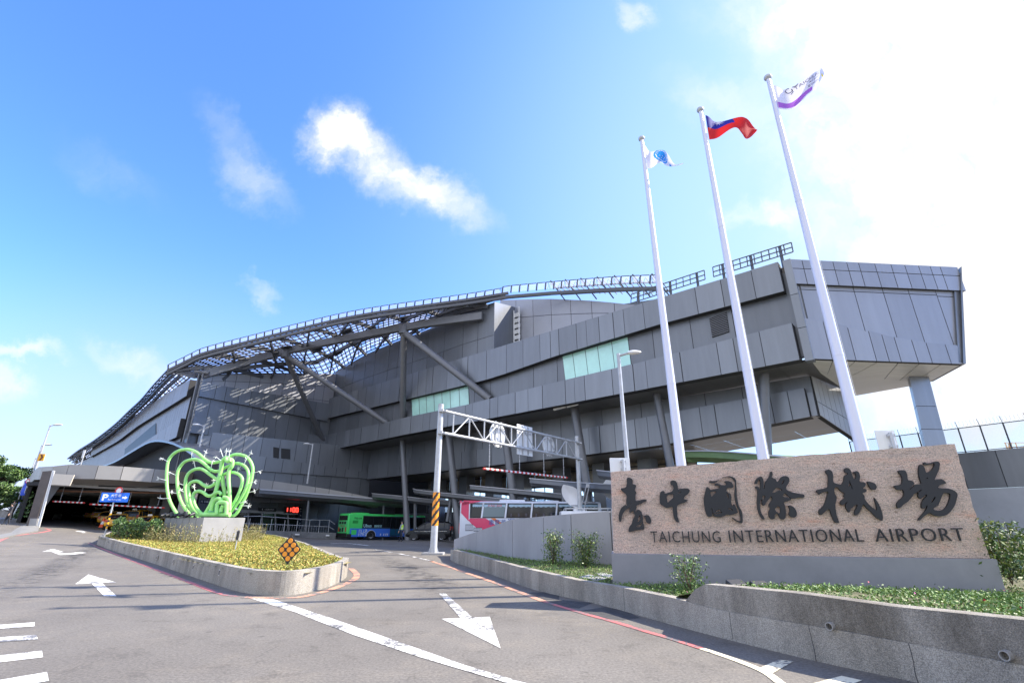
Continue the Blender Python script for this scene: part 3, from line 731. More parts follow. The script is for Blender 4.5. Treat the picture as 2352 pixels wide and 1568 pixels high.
# wall, glazing and dark ground floor behind the columns
PB = PM.off(-17.0)
kb0 = P2.kz(844, 1101)[0] - 4
M_BROWNGLASS = mat('brown_reflective_glass', (0.36, 0.30, 0.22), 0.25, 0.0, var=0.6, vscale=0.9, spec=.8)
PG = PM.off(-13.5)
g0, g1 = PG.kz(985, 1100)[0], PG.kz(1600, 1060)[0]
mb = MB(); n = 26
for i in range(n):
    a, b = lerp(g0, g1, i / n), lerp(g0, g1, (i + 1) / n)
    mb.hexa([PG.pt(a + 0.05, 5.9, -0.05), PG.pt(b - 0.05, 5.9, -0.05), PG.pt(b - 0.05, 9.0, -0.05), PG.pt(a + 0.05, 9.0, -0.05)], [PG.pt(a + 0.05, 5.9, 0), PG.pt(b - 0.05, 5.9, 0), PG.pt(b - 0.05, 9.0, 0), PG.pt(a + 0.05, 9.0, 0)])
bpart(mb, 'rear_glazing', M_BROWNGLASS)
mb = MB()
for i in range(n + 1):
    a = lerp(g0, g1, i / n); mb.beam(PG.pt(a, 3.0, 0.05), PG.pt(a, 9.0, 0.05), 0.09, 0.12)
for z in (3.0, 4.4, 5.85, 7.4): mb.beam(PG.pt(g0, z, 0.05), PG.pt(g1, z, 0.05), 0.1, 0.12 if z != 5.85 else 0.35)
bpart(mb, 'rear_mullions', M_FRAME)
M_BLUEPANEL = mat('pale_blue_screen', (0.62, 0.68, 0.80), 0.5, var=0.05)
mb = MB()
for i in range(n):
    a, b = lerp(g0, g1, i / n), lerp(g0, g1, (i + 1) / n)
    if i % 7 in (3,): continue
    mb = MB(); mb.hexa([PG.pt(a + 0.05, 3.05, -0.3), PG.pt(b - 0.05, 3.05, -0.3), PG.pt(b - 0.05, 4.35 + 0.5 * (i % 5 == 0), -0.3), PG.pt(a + 0.05, 4.35, -0.3)], [PG.pt(a + 0.05, 3.05, -0.25), PG.pt(b - 0.05, 3.05, -0.25), PG.pt(b - 0.05, 4.35, -0.25), PG.pt(a + 0.05, 4.35, -0.25)]); bpart(mb, 'glass_screen', MATS.setdefault('sg', glass_mat('screen_glass', (0.85, 0.9, 1.0), 0.55)) if 'sg' not in MATS else MATS['sg'])
mb = MB()
band(mb, PG, 3.0, -1.0, g0 - 14, g1 + 10, 0.0, 0.4, 41, (2.5, 4.0)); bpart(mb, 'ground_floor_wall', [M_PANEL_D, M_SEAM])
mb = MB()
for i, t in enumerate((0.1, 0.24, 0.36, 0.48, 0.62, 0.75, 0.88)):
    a = lerp(g0, g1, t); w = 1.5
    mb.hexa([PG.pt(a, 0, 3.0), PG.pt(a + w, 0, 3.0), PG.pt(a + w, 0, 1.4), PG.pt(a, 0, 1.4)], [PG.pt(a, 8.4, 3.0), PG.pt(a + w, 8.4, 3.0), PG.pt(a + w, 8.4, 1.4), PG.pt(a, 8.4, 1.4)])
bpart(mb, 'rear_pier', M_PANEL_D)
# right rear mass that closes the view under the right end
# --- leaning round columns of the main facade
def column(ut, vt, ub, vb, r, o, top_z=None):
    pl = PM.off(o); a = pl.hit(ut, vt); b = pl.hit(ub, vb); d = (a - b); 
    foot = b - d * ((b.z + 0.6) / d.z); head = a + d * (0.6 / d.z)
    return bpart(MB().tube([foot, head], r, 18), 'column', M_STEEL, smooth=True)
column(924, 1006, 931, 1137.6, 0.36, -2.0)
column(1030, 991.5, 1046, 1146.5, 0.42, -2.0)
column(1156.7, 964.4, 1178.8, 1141.6, 0.42, -2.0)
column(1319, 937, 1338.8, 1060.4, 0.40, -2.0)
column(1507, 897, 1540, 1071, 0.32, -2.0)
column(1754, 850, 1761, 1046, 0.37, -2.0)
# inclined rectangular pier at the right end
pp = Plane((29.0, 34.6), (11.3, 1.0))
tl, tr, bl, br = pp.hit(2091.6, 878.6), pp.hit(2137, 878.6), pp.hit(2124.8, 1021.5), pp.hit(2174.5, 1019.4)
def ext(a, b, z): t = (z - a.z) / (b.z - a.z); return a.lerp(b, t)
mb = MB(); bk = Vector((0.9, 1.3, 0)); zc = [11.9, 9.6, 7.9, 6.2, 0.5]
for z0, z1 in zip(zc, zc[1:]):
    q = [ext(tl, bl, z0), ext(tr, br, z0), ext(tr, br, z1 + 0.04), ext(tl, bl, z1 + 0.04)]
    mb.cur = 0; mb.hexa(q, [p + bk for p in q])
q = [ext(tl, bl, 11.85), ext(tr, br, 11.85), ext(tr, br, 0.5), ext(tl, bl, 0.5)]; c = sum(q, Vector()) / 4
mb.cur = 1; mb.hexa([p + (Vector((c.x, c.y, p.z)) - p) * 0.02 + bk * 0.02 for p in q], [p + bk * 0.98 for p in q])
bpart(mb, 'end_pier', [M_PANEL, M_SEAM])

# --- left wing: wall facing right, under the canopy (plane W)
kwC = PW_.kz(446, 930)[0]; kwI = PW_.kz(746, 1000)[0]
sgn = 1 if kwI > kwC else -1
def wk(u, v): return PW_.kz(u, v)[0]
lo, hi = min(kwC, kwI), max(kwC, kwI)
wt = kz(PW_, [(447, 866), (518, 858), (600, 856), (745, 858)])
mb = MB(); band(mb, PW_, wt, 15.9, lo, hi + 0.6, 0.0, 0.5, 51, (1.2, 1.9), rows=(0.42, 0.72)); bpart(mb, 'wing_upper_wall', [M_PANEL_L, M_SEAM])
mb = MB(); band(mb, PW_, kz(PW_, [(457, 905), (745.7, 916)]) if False else [(lo, 17.6), (hi, 18.6)], 15.9, lo, hi, 0.35, 0.3, 52, (1.2, 1.9)); bpart(mb, 'wing_upper_band', [M_PANEL, M_SEAM])
mb = MB(); band(mb, PW_, 15.9, 13.0, lo, hi + 0.6, 0.0, 0.4, 53, (1.3, 2.0)); bpart(mb, 'wing_recess', [M_PANEL, M_SEAM])
mb = MB(); band(mb, PW_, [(lo, 13.4), (hi, 13.6)], 11.5, lo, hi + 0.6, 0.35, 0.6, 54, (1.2, 2.2)); bpart(mb, 'wing_middle_band', [M_PANEL, M_SEAM])
# lower wing wall runs on to the deeper corner
I2 = P2.hit(844, 1101); PW2 = Plane((-38.1, 56.75), (I2.x + 38.1, I2.y - 56.75), -0.35)
l0, l1 = sorted((PW2.kz(447, 1040)[0], PW2.kz(850, 1101)[0]))
mb = MB(); band(mb, PW2, 11.9, 4.0, l0, l1, 0.0, 0.5, 55, (1.2, 2.4)); bpart(mb, 'wing_lower_wall', [M_PANEL_D, M_SEAM])
b3t = kz(PW2, [(447, 1025), (630, 1053), (844, 1085)]); b3b = kz(PW2, [(447, 1064), (539, 1077.5), (827, 1098), (850, 1101)])
mb = MB(); band(mb, PW2, b3t, b3b, l0, l1, 0.3, 0.5, 56, (1.2, 2.4)); bpart(mb, 'wing_lower_band', [M_PANEL_D, M_SEAM])
a = PW2.off(0.06); mb = MB(); 
for u0, u1, v0, v1 in ((628, 641, 1026, 1050), (646, 667, 1029, 1052)):
    q = [a.hit(u0, v1), a.hit(u1, v1 + 2), a.hit(u1, v0 + 2), a.hit(u0, v0)]; n3 = Vector((a.n.x, a.n.y, 0)) * 0.05
    mb.hexa(q, [p - n3 for p in q])
bpart(mb, 'wing_vent', M_DARK)
# downpipe at the wing corner
p = PW_.pt(kwC, 0, 0.3); mb = MB()
for dx in (-0.25, 0.25): mb.tube([(p.x + dx, p.y - 0.3, 6.5), (p.x + dx, p.y - 0.3, 18.6)], 0.09, 8)
mb.tube([(p.x - 0.9, p.y - 0.2, 18.9), (p.x + 0.9, p.y - 0.2, 18.7)], 0.18, 8)
bpart(mb, 'downpipe', M_STEEL, smooth=True)
# --- left wing: west face (plane WF)
fpt = lambda pts, o=0.0: kz(PWF.off(o), pts)
kw0 = PWF.kz(441, 900)[0]; kwE = PWF.kz(215, 1045)[0]
l0, l1 = sorted((kw0, kwE))
bA_t = fpt([(442, 876), (400, 900), (325, 950), (255, 997), (215, 1025)]); bA_b = fpt([(437, 911), (325, 979), (278, 1014), (240, 1035), (215, 1049)])
mb = MB(); band(mb, PWF, bA_t, bA_b, l0, l1, 0.5, 1.0, 61, (2, 4)); bpart(mb, 'west_upper_band', [M_WEST, M_SEAM])
mb = MB(); band(mb, PWF, [(k, z + 0.4) for k, z in bA_b], 4.0, l0, l1 + 25, 0.0, 0.4, 62, (0.8, 1.3)); bpart(mb, 'west_wall', [M_WEST, M_SEAM])
bB_t = fpt([(433, 957), (387, 987), (355, 1007), (255, 1069)]); bB_b = fpt([(442, 992), (387, 1018), (355, 1034), (255, 1090)])
mb = MB(); band(mb, PWF, bB_t, bB_b, l0, sorted(bB_t)[-1][0], 0.5, 1.0, 63, (2, 4)); bpart(mb, 'west_lower_band', [M_WEST, M_SEAM])
a = PWF.off(0.08); w = MB(); q = [a.hit(357.5, 1003), a.hit(285, 1047), a.hit(287, 1030), a.hit(357.5, 971)]
ww = bpart(w.poly(q), 'west_window', mat('smoked_glass', (.05, .06, .065), .45, spec=.2))
mb = MB()
for i in range(15):
    t = i / 14; mb.beam(q[0].lerp(q[1], t), q[3].lerp(q[2], t), 0.16, 0.2)
for t in (0.33, 0.66): mb.beam(q[0].lerp(q[3], t), q[1].lerp(q[2], t), 0.1, 0.1)
o = mb.build('mullions', M_PANEL_L); o.parent = ww; o.location = -BLD_OFF
ww.data.transform(Matrix.Translation(-Vector((0, 0, 0))))
# curved porch roof on the west side, dark underneath
arc = [(225, 1075), (262, 1062), (300, 1040), (345, 1016), (388, 1018), (432, 1039), (452, 1060)]
pa = Plane((-41.5, 57.0), (-1.1, 1.0)); pb = pa.off(-9)
fr = catmull([pa.hit(u, v) for u, v in arc], 4); bk = [Vector((p.x + 0.673 * 3.4, p.y + 0.74 * 3.4, p.z)) for p in fr]
mb = MB()
for i in range(len(fr) - 1):
    h = Vector((0, 0, 0.22))
    mb.cur = 0; mb.hexa([fr[i], fr[i + 1], bk[i + 1], bk[i]], [fr[i] + h, fr[i + 1] + h, bk[i + 1] + h, bk[i] + h])
bpart(mb, 'porch_roof', M_PANEL_D)
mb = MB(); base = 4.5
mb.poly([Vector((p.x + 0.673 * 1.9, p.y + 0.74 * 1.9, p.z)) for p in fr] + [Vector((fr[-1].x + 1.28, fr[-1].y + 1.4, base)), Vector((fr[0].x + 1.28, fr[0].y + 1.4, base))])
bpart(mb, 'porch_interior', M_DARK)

def poly_at(P, s):
    L_ = [0.0]
    for a, b in zip(P, P[1:]): L_.append(L_[-1] + (b - a).length)
    d = s * L_[-1]
    for i in range(len(P) - 1):
        if d <= L_[i + 1] or i == len(P) - 2: return P[i].lerp(P[i + 1], (d - L_[i]) / max(1e-6, L_[i + 1] - L_[i]))
def outer_c(): return catmull([PWF.off(2.05).hit(u, v) for u, v in [(385, 850), (352, 885), (325, 917), (296, 944), (261, 977), (215, 1012), (180, 1034), (155, 1053)]], 5)
def inner_c(): return catmull([PWF.off(-0.8).hit(u, v) for u, v in [(437, 866), (392, 902), (362, 930), (330, 960), (296, 990), (250, 1024), (205, 1050), (172, 1066)]], 5)
def strip_(o, i, s, t):
    p = poly_at(o, s).lerp(poly_at(i, s), t); p.z += 0.5 * math.sin(math.pi * t); return p
# --- canopy: curved lattice roof over the re-entrant corner, carried by inclined struts
EP0, EP1 = Vector((-40.9, 56.0)), Vector((-2.0, 50.4))
PE = Plane(EP0, EP1 - EP0)
edge_px = [(385, 851), (430, 829), (469, 811), (577, 783), (680, 757), (782, 733), (871, 717), (982.6, 701), (1075, 688), (1168, 673)]
edge = [PE.hit(u, v) for u, v in edge_px]
PCe = PM.off(-2.6)
tail = [PCe.hit(u, v) for u, v in [(1265, 664.5), (1365, 657.5), (1440, 653.5), (1515, 652)]]
back = [PW_.hit(447, 868), PW_.hit(518, 860), PW_.hit(600, 858), PW_.hit(690, 858), PM.hit(746, 868), PM.hit(830, 815), PM.hit(900, 785), PM.hit(985, 752), PM.hit(1060, 715), PM.hit(1128, 692)]
E_ = catmull(edge, 6); B_ = catmull(back, 4)
def surf(s, t):
    a, b = poly_at(E_, s), poly_at(B_, s); p = a.lerp(b, t); p.z += 0.9 * 4 * t * (1 - t) * math.sin(math.pi * min(1, max(0, s))); return p
NS, NT = 56, 15
mb = MB(); gl = MB()
R = random.Random(5)
for i in range(NS + 1):
    s = i / NS
    for j in range(NT):
        mb.beam(surf(s, j / NT), surf(s, (j + 1) / NT), 0.11, 0.15)
for j in range(NT + 1):
    for i in range(NS):
        mb.beam(surf(i / NS, j / NT), surf((i + 1) / NS, j / NT), 0.09 if j else 0.2, 0.12 if j else 0.3)
for i in range(NS):
    for j in range(NT):
        if R.random() < 0.06: continue
        m = 0.1
        q = [surf((i + m) / NS, (j + m) / NT), surf((i + 1 - m) / NS, (j + m) / NT), surf((i + 1 - m) / NS, (j + 1 - m) / NT), surf((i + m) / NS, (j + 1 - m) / NT)]
        u = Vector((0, 0, 0.22)); gl.poly([p + u for p in q])
bpart(mb, 'roof_lattice', M_LATT)
# tilted glass units standing along the front edge
ge = MB(); mb2 = MB(); full = E_ + tail[0:0] + catmull(tail, 4)
NE = 58
for i in range(NE):
    a, b = poly_at(full, (i + 0.06) / NE), poly_at(full, (i + 0.94) / NE); u = Vector((0.1, -0.35, 0.62)) if i < 40 else Vector((0.1, -0.2, 0.85))
    ge.poly([a + Vector((0, 0, .1)), b + Vector((0, 0, .1)), b + u, a + u])
    mb2.beam(a, a + u, 0.14, 0.1); mb2.beam(a + u, b + u, 0.06, 0.07)
mb2.beam(poly_at(full, 1), poly_at(full, 1) + Vector((0.1, -.2, .85)), .1, .1)
for i in range(len(full) - 1): mb2.beam(full[i] + Vector((0, 0, -0.5)), full[i + 1] + Vector((0, 0, -0.5)), 0.3, 0.34)
bpart(mb2, 'roof_edge', M_LATT)
bpart(gl, 'roof_glass', M_ROOFGLASS)
bpart(ge, 'edge_glass', frosted('edge_glass', .7, (.6, .62, .8)))
wg = MB(); Rg = random.Random(9)
for i in range(50):
    for j in range(4):
        if Rg.random() < .3: continue
        q = [strip_(outer_c(), inner_c(), (i + a) / 50, (j + b) / 4) for a, b in ((.12, .1), (.88, .1), (.88, .9), (.12, .9))]; wg.poly([p + Vector((0, 0, .2)) for p in q])
bpart(wg, 'west_roof_glass', M_ROOFGLASS)
# tail of the roof over the clerestory: fins and braces
mb = MB(); tl_ = catmull(tail, 6)
for i in range(20):
    p = poly_at(tl_, i / 19); mb.beam(p + Vector((0, 0, 0.7)), p + Vector((1.8, 2.0, 0.5 - 0.8 * (i / 19))), 0.06, 0.09)
    if i % 3 == 0: mb.beam(p + Vector((0, 0, 1.1)), p + Vector((1.6, 0.2, -1.3)), 0.1, 0.1)
for d in (0.5, 1.3): 
    for i in range(len(tl_) - 1): mb.beam(tl_[i] + Vector((d, d * 1.1, 0.7 - d * .5)), tl_[i + 1] + Vector((d, d * 1.1, 0.7 - d * .5)), .1, .12)
bpart(mb, 'roof_edge_brace', M_LATT)
# main girders
N1 = atY(658, 806, 60.0); N2 = atY(928, 752, 55.0)
g_a = PW_.hit(462, 862); g_b = PM.hit(1108, 726)
mb = MB(); path = catmull([g_a, N1, N2, g_b], 8)
for a, b in zip(path, path[1:]): mb.beam(a, b, 0.55, 0.9)
bpart(mb, 'girder', M_STEEL)
mb = MB(); W0 = PW_.hit(740, 870)
for q in ([atY(560, 812, 56.5), atY(760, 838, 66)], ):
    pass
def cross(s0, t0, s1, t1, w, h, n=6, dz=-0.55):
    for i in range(n):
        a = surf(lerp(s0, s1, i / n), lerp(t0, t1, i / n)); b = surf(lerp(s0, s1, (i + 1) / n), lerp(t0, t1, (i + 1) / n))
        mb.beam(a + Vector((0, 0, dz)), b + Vector((0, 0, dz)), w, h)
for k in range(9): cross(0.03 + k * 0.105, 0.02, min(1.0, 0.15 + k * 0.105), 0.98, 0.26, 0.42)
for k in range(7): cross(0.2 + k * 0.115, 0.02, max(0.02, 0.06 + k * 0.11), 0.98, 0.22, 0.36, dz=-0.75)
cross(0.05, 0.62, 0.97, 0.62, 0.3, 0.5, 14, -0.7)
bpart(mb, 'diagonal_beams', M_LATT)
for s, t in ((0.32, 0.3), (0.4, 0.45), (0.52, 0.35), (0.6, 0.5), (0.72, 0.4), (0.66, 0.22), (0.86, 0.35), (0.46, 0.68)):
    q = [surf(s - .018, t - .05), surf(s + .018, t - .05), surf(s + .018, t + .05), surf(s - .018, t + .05)]; u = Vector((0, 0, -0.25))
    bpart(MB().hexa([p + u for p in q], [p + u * 1.4 for p in q]), 'maintenance_panel', M_LATT)
for c in (N1, N2): bpart(MB().lathe(c + Vector((0, 0, -0.9)), [(0.0001, 0), (0.62, 0), (0.62, 1.0), (0.0001, 1.0)], 14), 'node_plate', M_STEEL)
f1 = PW_.hit(742, 1012); f2 = PM.hit(890, 972); f3 = PM.hit(925, 962); f4 = PM.hit(1126, 917)
for a, b, r in ((N1, f1, 0.36), (N1, f2, 0.36), (N2, f3, 0.4), (N2, f4, 0.40)):
    bpart(MB().tube([a + Vector((0, 0, -0.6)), b], r, 16), 'strut', M_STEEL, smooth=True)
# west edge of the roof: sloping lattice strip running back along the wing
PO = PWF.off(2.05); PN = PWF.off(-0.8)
outer = catmull([PO.hit(u, v) for u, v in [(385, 850), (352, 885), (325, 917), (296, 944), (261, 977), (215, 1012), (180, 1034), (155, 1053)]], 5)
inner = catmull([PN.hit(u, v) for u, v in [(437, 866), (392, 902), (362, 930), (330, 960), (296, 990), (250, 1024), (205, 1050), (172, 1066)]], 5)
def strip(s, t):
    a, b = poly_at(outer, s), poly_at(inner, s); p = a.lerp(b, t); p.z += 0.5 * math.sin(math.pi * t); return p
mb = MB(); n = 50; R = random.Random(3)
for i in range(n + 1):
    s = i / n
    for j in range(4): mb.beam(strip(s, j / 4), strip(s, (j + 1) / 4), 0.1, 0.14)
    s2 = (i + 0.5) / n
    if i < n:
        for j in range(4):
            if R.random() < 0.45: mb.beam(strip(s2, j / 4), strip(min(1, s2 + R.uniform(-.006, .01)), (j + 1) / 4), 0.16, 0.05)
for j in range(9):
    for i in range(40): mb.beam(strip(i / 40, j / 8), strip((i + 1) / 40, j / 8), 0.09 if j % 2 else 0.16, 0.1 if j % 2 else 0.2)
for j in (0.28, 0.62):
    for i in range(40):
        mb.beam(strip(i / 40, j) + Vector((0, 0, -.5)), strip((i + 1) / 40, j) + Vector((0, 0, -.5)), 0.24, 0.34)
bpart(mb, 'west_roof_lattice', M_LATT)
# dark closing wall behind the far end of the roof
mb = MB(); t0 = poly_at(inner, 1.0); 
mb.poly([poly_at(inner, 0.45) + Vector((0.4, 0.4, -0.6)), poly_at(inner, 0.7) + Vector((0.4, 0.4, -0.6)), poly_at(inner, 0.98) + Vector((0.4, 0.4, -.6)), Vector((t0.x, t0.y, 4)), Vector((poly_at(inner, .45).x, poly_at(inner, .45).y, 4))])
bpart(mb, 'west_dark_wall', M_PANEL_D)
# wing mass: closes the wing from the sun
mb = MB(); a = PW_.pt(kwC, 0, -0.6); 
q = [Vector((-38.3, 57.2, 4)), Vector((-28.4, 73, 4)), Vector((-58, 112, 4)), Vector((-72, 90, 4))]
mb.hexa(q, [Vector((p.x, p.y, z)) for p, z in zip(q, (18, 22.6, 20, 16.5))]); bpart(mb, 'wing_roof', M_PANEL_D)

# --- lattice sign frames on the roof edge
def roof_frame(tl, tr, bl, br, cols, posts, label):
    pl = PM.off(-0.9); A, B, Cc, D = (pl.hit(*q) for q in (tl, tr, bl, br)); base = (A + B + Cc + D) / 4
    t = thing('roof_sign_frame', label, 'sign frame', (base.x, base.y, 19.5), 0, 'empty sign frames on the terminal parapet')
    mb = MB(); o = Vector((base.x, base.y, 19.5))
    for r in (0, 0.5, 1.0): mb.beam(A.lerp(Cc, r) - o, B.lerp(D, r) - o, 0.07, 0.07)
    for i in range(cols + 1): mb.beam(A.lerp(B, i / cols) - o, Cc.lerp(D, i / cols) - o, 0.06, 0.06)
    mb.build('grid', M_LATT, t)
    for f in posts:
        p = A.lerp(B, f); q = Cc.lerp(D, f)
        m2 = MB(); m2.beam(p - o + Vector((0.05, 0.07, 0)), Vector((q.x, q.y, 19.35)) - o + Vector((0.05, 0.07, 0)), 0.16, 0.16); m2.build('post', M_LATT, t)
roof_frame((1637, 613.6), (1817.5, 557), (1639, 635.6), (1821.7, 578.4), 11, (0.13, 0.5, 0.86), 'open steel grid frame standing on the roof corner at the right end of the terminal')
roof_frame((1450, 675.8), (1617.5, 620.7), (1449, 696.5), (1619.6, 641.4), 11, (0.1, 0.55, 0.9), 'open steel grid frame on the parapet next to the curved lattice roof')
# ================================================================== elevated road with the garage below
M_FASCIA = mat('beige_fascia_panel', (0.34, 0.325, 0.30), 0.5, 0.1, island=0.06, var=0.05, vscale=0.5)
M_CONC = mat('concrete', (0.33, 0.325, 0.31), 0.8, var=0.16, vscale=1.2, bump=0.25, bscale=30)
M_CONC_D = mat('weathered_concrete', (0.2, 0.2, 0.195), 0.85, var=0.25, vscale=0.9, bump=0.3, bscale=25)
M_GALV = mat('galvanised_steel', (0.46, 0.47, 0.48), 0.45, 0.2, var=0.14, vscale=4)
M_WHITEM = mat('white_metal', (0.75, 0.75, 0.73), 0.45)
M_BLACK = mat('black_plastic', (0.02, 0.02, 0.022), 0.45)
M_BROWN = mat('brown_metal', (0.105, 0.088, 0.082), 0.5, 0.2, var=0.18, vscale=2)
M_BEIGE = mat('beige_board', (0.62, 0.56, 0.46), 0.6, var=0.04)
M_RW_R = mat('red_paint', (0.62, 0.04, 0.035), 0.5)
M_RW_W = mat('white_paint', (0.8, 0.8, 0.78), 0.5)
ROAD = thing('elevated_road', 'curved elevated road with pale parapet panels above the dark garage entrance', 'elevated road', (-38, 50, 0))
RO = Vector((-38, 50, 0))
def rpart(mb, name, mats, **k):
    o = mb.build(name, mats, None, **k); o.parent = ROAD; o.location = Vector(o.location) - RO; return o
fas = [(30, 1180, 1196, 84), (50, 1140, 1165, 66), (66, 1100, 1133, 55), (84, 1074.5, 1104, 49.5), (105, 1071.5, 1101.5, 47.5), (127, 1069.8, 1100.3, 46.7), (164, 1066, 1099, 46.2), (220, 1068, 1099.7, 46.6), (300, 1072, 1103, 47.8),
       (370, 1078, 1108, 49.5), (480, 1089, 1114, 54), (600, 1100.5, 1122, 59), (720, 1117.5, 1134, 63), (800, 1131, 1145, 65.2), (875, 1147, 1157, 67.2)]
T_, B2_ = [], []
for u, vt, vb, Y in fas:
    a = atY(u, vt, Y); r = ray(u, vb); T_.append(a); q = Plane(a.xy, (a.y, -a.x)).hit(u, vb); B2_.append(Vector((a.x, a.y, q.z)))
Tc, Bc = catmull(T_, 5), catmull(B2_, 5)
def nrm(C, i):
    d = (C[min(i + 1, len(C) - 1)] - C[max(i - 1, 0)]); n = Vector((d.y, -d.x, 0)).normalized()
    return n if n.dot(-C[i]) > 0 else -n
mb = MB(); R = random.Random(8); dist = 0; nxt = 0
segs = []; i0 = 0
L_ = [0.0]
for a, b in zip(Tc, Tc[1:]): L_.append(L_[-1] + (b - a).length)
tot = L_[-1]; s = 0.0; cuts = [0.0]
while cuts[-1] < tot: cuts.append(min(tot, cuts[-1] + R.uniform(1.4, 3.0)))
def at(C, s):
    for i in range(len(L_) - 1):
        if s <= L_[i + 1] + 1e-6: t = (s - L_[i]) / max(1e-6, L_[i + 1] - L_[i]); return C[i].lerp(C[i + 1], t), nrm(Tc, i).lerp(nrm(Tc, i + 1), t)
    return C[-1], nrm(Tc, len(Tc) - 1)
under = MB(); deck = MB()
for a, b in zip(cuts, cuts[1:]):
    g = 0.025; (ta, na), (tb, nb), (ba, _), (bb, _) = at(Tc, a + g), at(Tc, b - g), at(Bc, a + g), at(Bc, b - g)
    mb.cur = 0; mb.hexa([ba - na * .06, bb - nb * .06, tb - nb * .06, ta - na * .06], [ba, bb, tb, ta])
    (ta, na), (tb, nb), (ba, _), (bb, _) = at(Tc, a), at(Tc, b), at(Bc, a), at(Bc, b)
    u = Vector((0, 0, .005))
    mb.cur = 1; mb.hexa([ba - na * .5 + u, bb - nb * .5 + u, tb - nb * .5 - u, ta - na * .5 - u], [ba - na * .04 + u, bb - nb * .04 + u, tb - nb * .04 - u, ta - na * .04 - u])
    k = Vector((0, 0, -0.42)); 
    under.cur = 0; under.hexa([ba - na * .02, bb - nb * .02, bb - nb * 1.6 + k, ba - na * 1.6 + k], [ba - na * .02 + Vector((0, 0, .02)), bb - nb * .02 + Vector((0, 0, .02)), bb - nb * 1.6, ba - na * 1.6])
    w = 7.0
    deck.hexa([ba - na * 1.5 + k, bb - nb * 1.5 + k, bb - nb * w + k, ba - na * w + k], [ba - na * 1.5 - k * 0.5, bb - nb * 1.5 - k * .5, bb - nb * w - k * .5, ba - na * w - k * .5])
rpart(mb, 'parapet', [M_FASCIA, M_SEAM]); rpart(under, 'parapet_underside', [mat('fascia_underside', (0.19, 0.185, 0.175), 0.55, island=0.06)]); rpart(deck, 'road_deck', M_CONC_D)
# garage below: ceiling, back and side walls, piers
gz = 4.75
c0, c1, c2, c3 = Vector((-45.5, 46.8, 0)), Vector((-33.0, 51.5, 0)), Vector((-52, 92, 0)), Vector((-72, 78, 0))
Z = lambda p, z: Vector((p.x, p.y, z))
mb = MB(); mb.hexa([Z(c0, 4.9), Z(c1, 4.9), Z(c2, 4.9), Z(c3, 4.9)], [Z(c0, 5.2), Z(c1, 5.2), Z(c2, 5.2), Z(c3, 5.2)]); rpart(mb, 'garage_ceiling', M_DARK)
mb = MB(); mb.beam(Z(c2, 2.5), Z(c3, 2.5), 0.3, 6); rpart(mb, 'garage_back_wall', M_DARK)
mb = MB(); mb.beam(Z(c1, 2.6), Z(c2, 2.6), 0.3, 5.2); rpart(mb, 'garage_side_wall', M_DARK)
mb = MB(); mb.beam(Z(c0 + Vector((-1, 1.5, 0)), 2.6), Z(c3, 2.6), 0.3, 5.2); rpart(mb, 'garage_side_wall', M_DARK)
for i in range(5):
    a = Z(c0.lerp(c1, 0.05), 4.6).lerp(Z(c3, 4.6), 0.02 + i * 0.1); b = Z(c1.lerp(c0, 0.05), 4.6).lerp(Z(c2, 4.6), 0.02 + i * 0.1)
    if i: rpart(MB().beam(a, b, 0.35, 0.5), 'ceiling_beam', M_CONC_D)
    if i < 3: rpart(MB().tube([a + Vector((0, 0.8, -.1)), b + Vector((0, 0.8, -.1))], 0.09, 8), 'ceiling_pipe', mat('rust_pipe', (0.28, 0.14, 0.09), 0.6), smooth=True)
a_, b_ = atY(104, 1200, 70), atY(150, 1200, 72); rpart(MB().box(((a_.x + b_.x) / 2, 71, 2.0), (abs(b_.x - a_.x), .3, 1.5)), 'garage_low_wall', M_WHITEM)
# front beam over the opening, then the pale lintel
fa, fb = atY(116, 1113.5, 47.3), atY(420, 1131, 52.2)
rpart(MB().beam(fa + Vector((0, 0, .22)), fb + Vector((0, 0, .22)), 0.5, 0.55), 'lintel', M_CONC)
def pier(u, vt, vb, Y, w, d, m, name='pier'):
    a, b = atY(u, vt, Y), atY(u, vb, Y); rpart(MB().box((b.x, b.y + d / 2, (a.z + 0) / 2), (w, d, a.z + 0.1)), name, m)
pier(414, 1132, 1190, 51.8, 1.0, 1.2, M_FASCIA)
for u, Y in ((372, 57), (340, 60), (318, 64), (296, 68)): pier(u, 1138, 1200, Y, 1.0, 1.0, M_CONC)
# leaning brown slab with white edge trim at the left of the opening, and its pedestal
sl = Plane(atY(92, 1150, 45.6).xy, (1, 0.12))
q = [sl.hit(*p) for p in ((59.8, 1208.7), (85.3, 1190), (119.6, 1080.4), (97.6, 1082))]; d = Vector((-.1, .5, 0))
rpart(MB().hexa(q, [p + d * .15 for p in q]), 'slanted_slab', M_BROWN)
for o in (0, 3.5):
    q = [sl.off(0.05).hit(*p) for p in ((84 + o, 1211), (86.4 + o, 1211), (122.2 + o, 1080.2), (119.8 + o, 1080.2))]
    rpart(MB().hexa(q, [p + d * .12 for p in q]), 'white_trim', M_WHITEM)
q = [sl.off(0.1).hit(*p) for p in ((64, 1212.5), (82.5, 1211), (85.6, 1190), (69, 1190))]
rpart(MB().hexa(q, [p + d * .6 for p in q]), 'pedestal', M_CONC)
q = [sl.off(0.03).hit(*p) for p in ((116, 1112.3), (160, 1114.8), (170.6, 1090), (123, 1087.2))]
rpart(MB().hexa(q, [p + d * .2 for p in q]), 'blank_board', M_BEIGE)
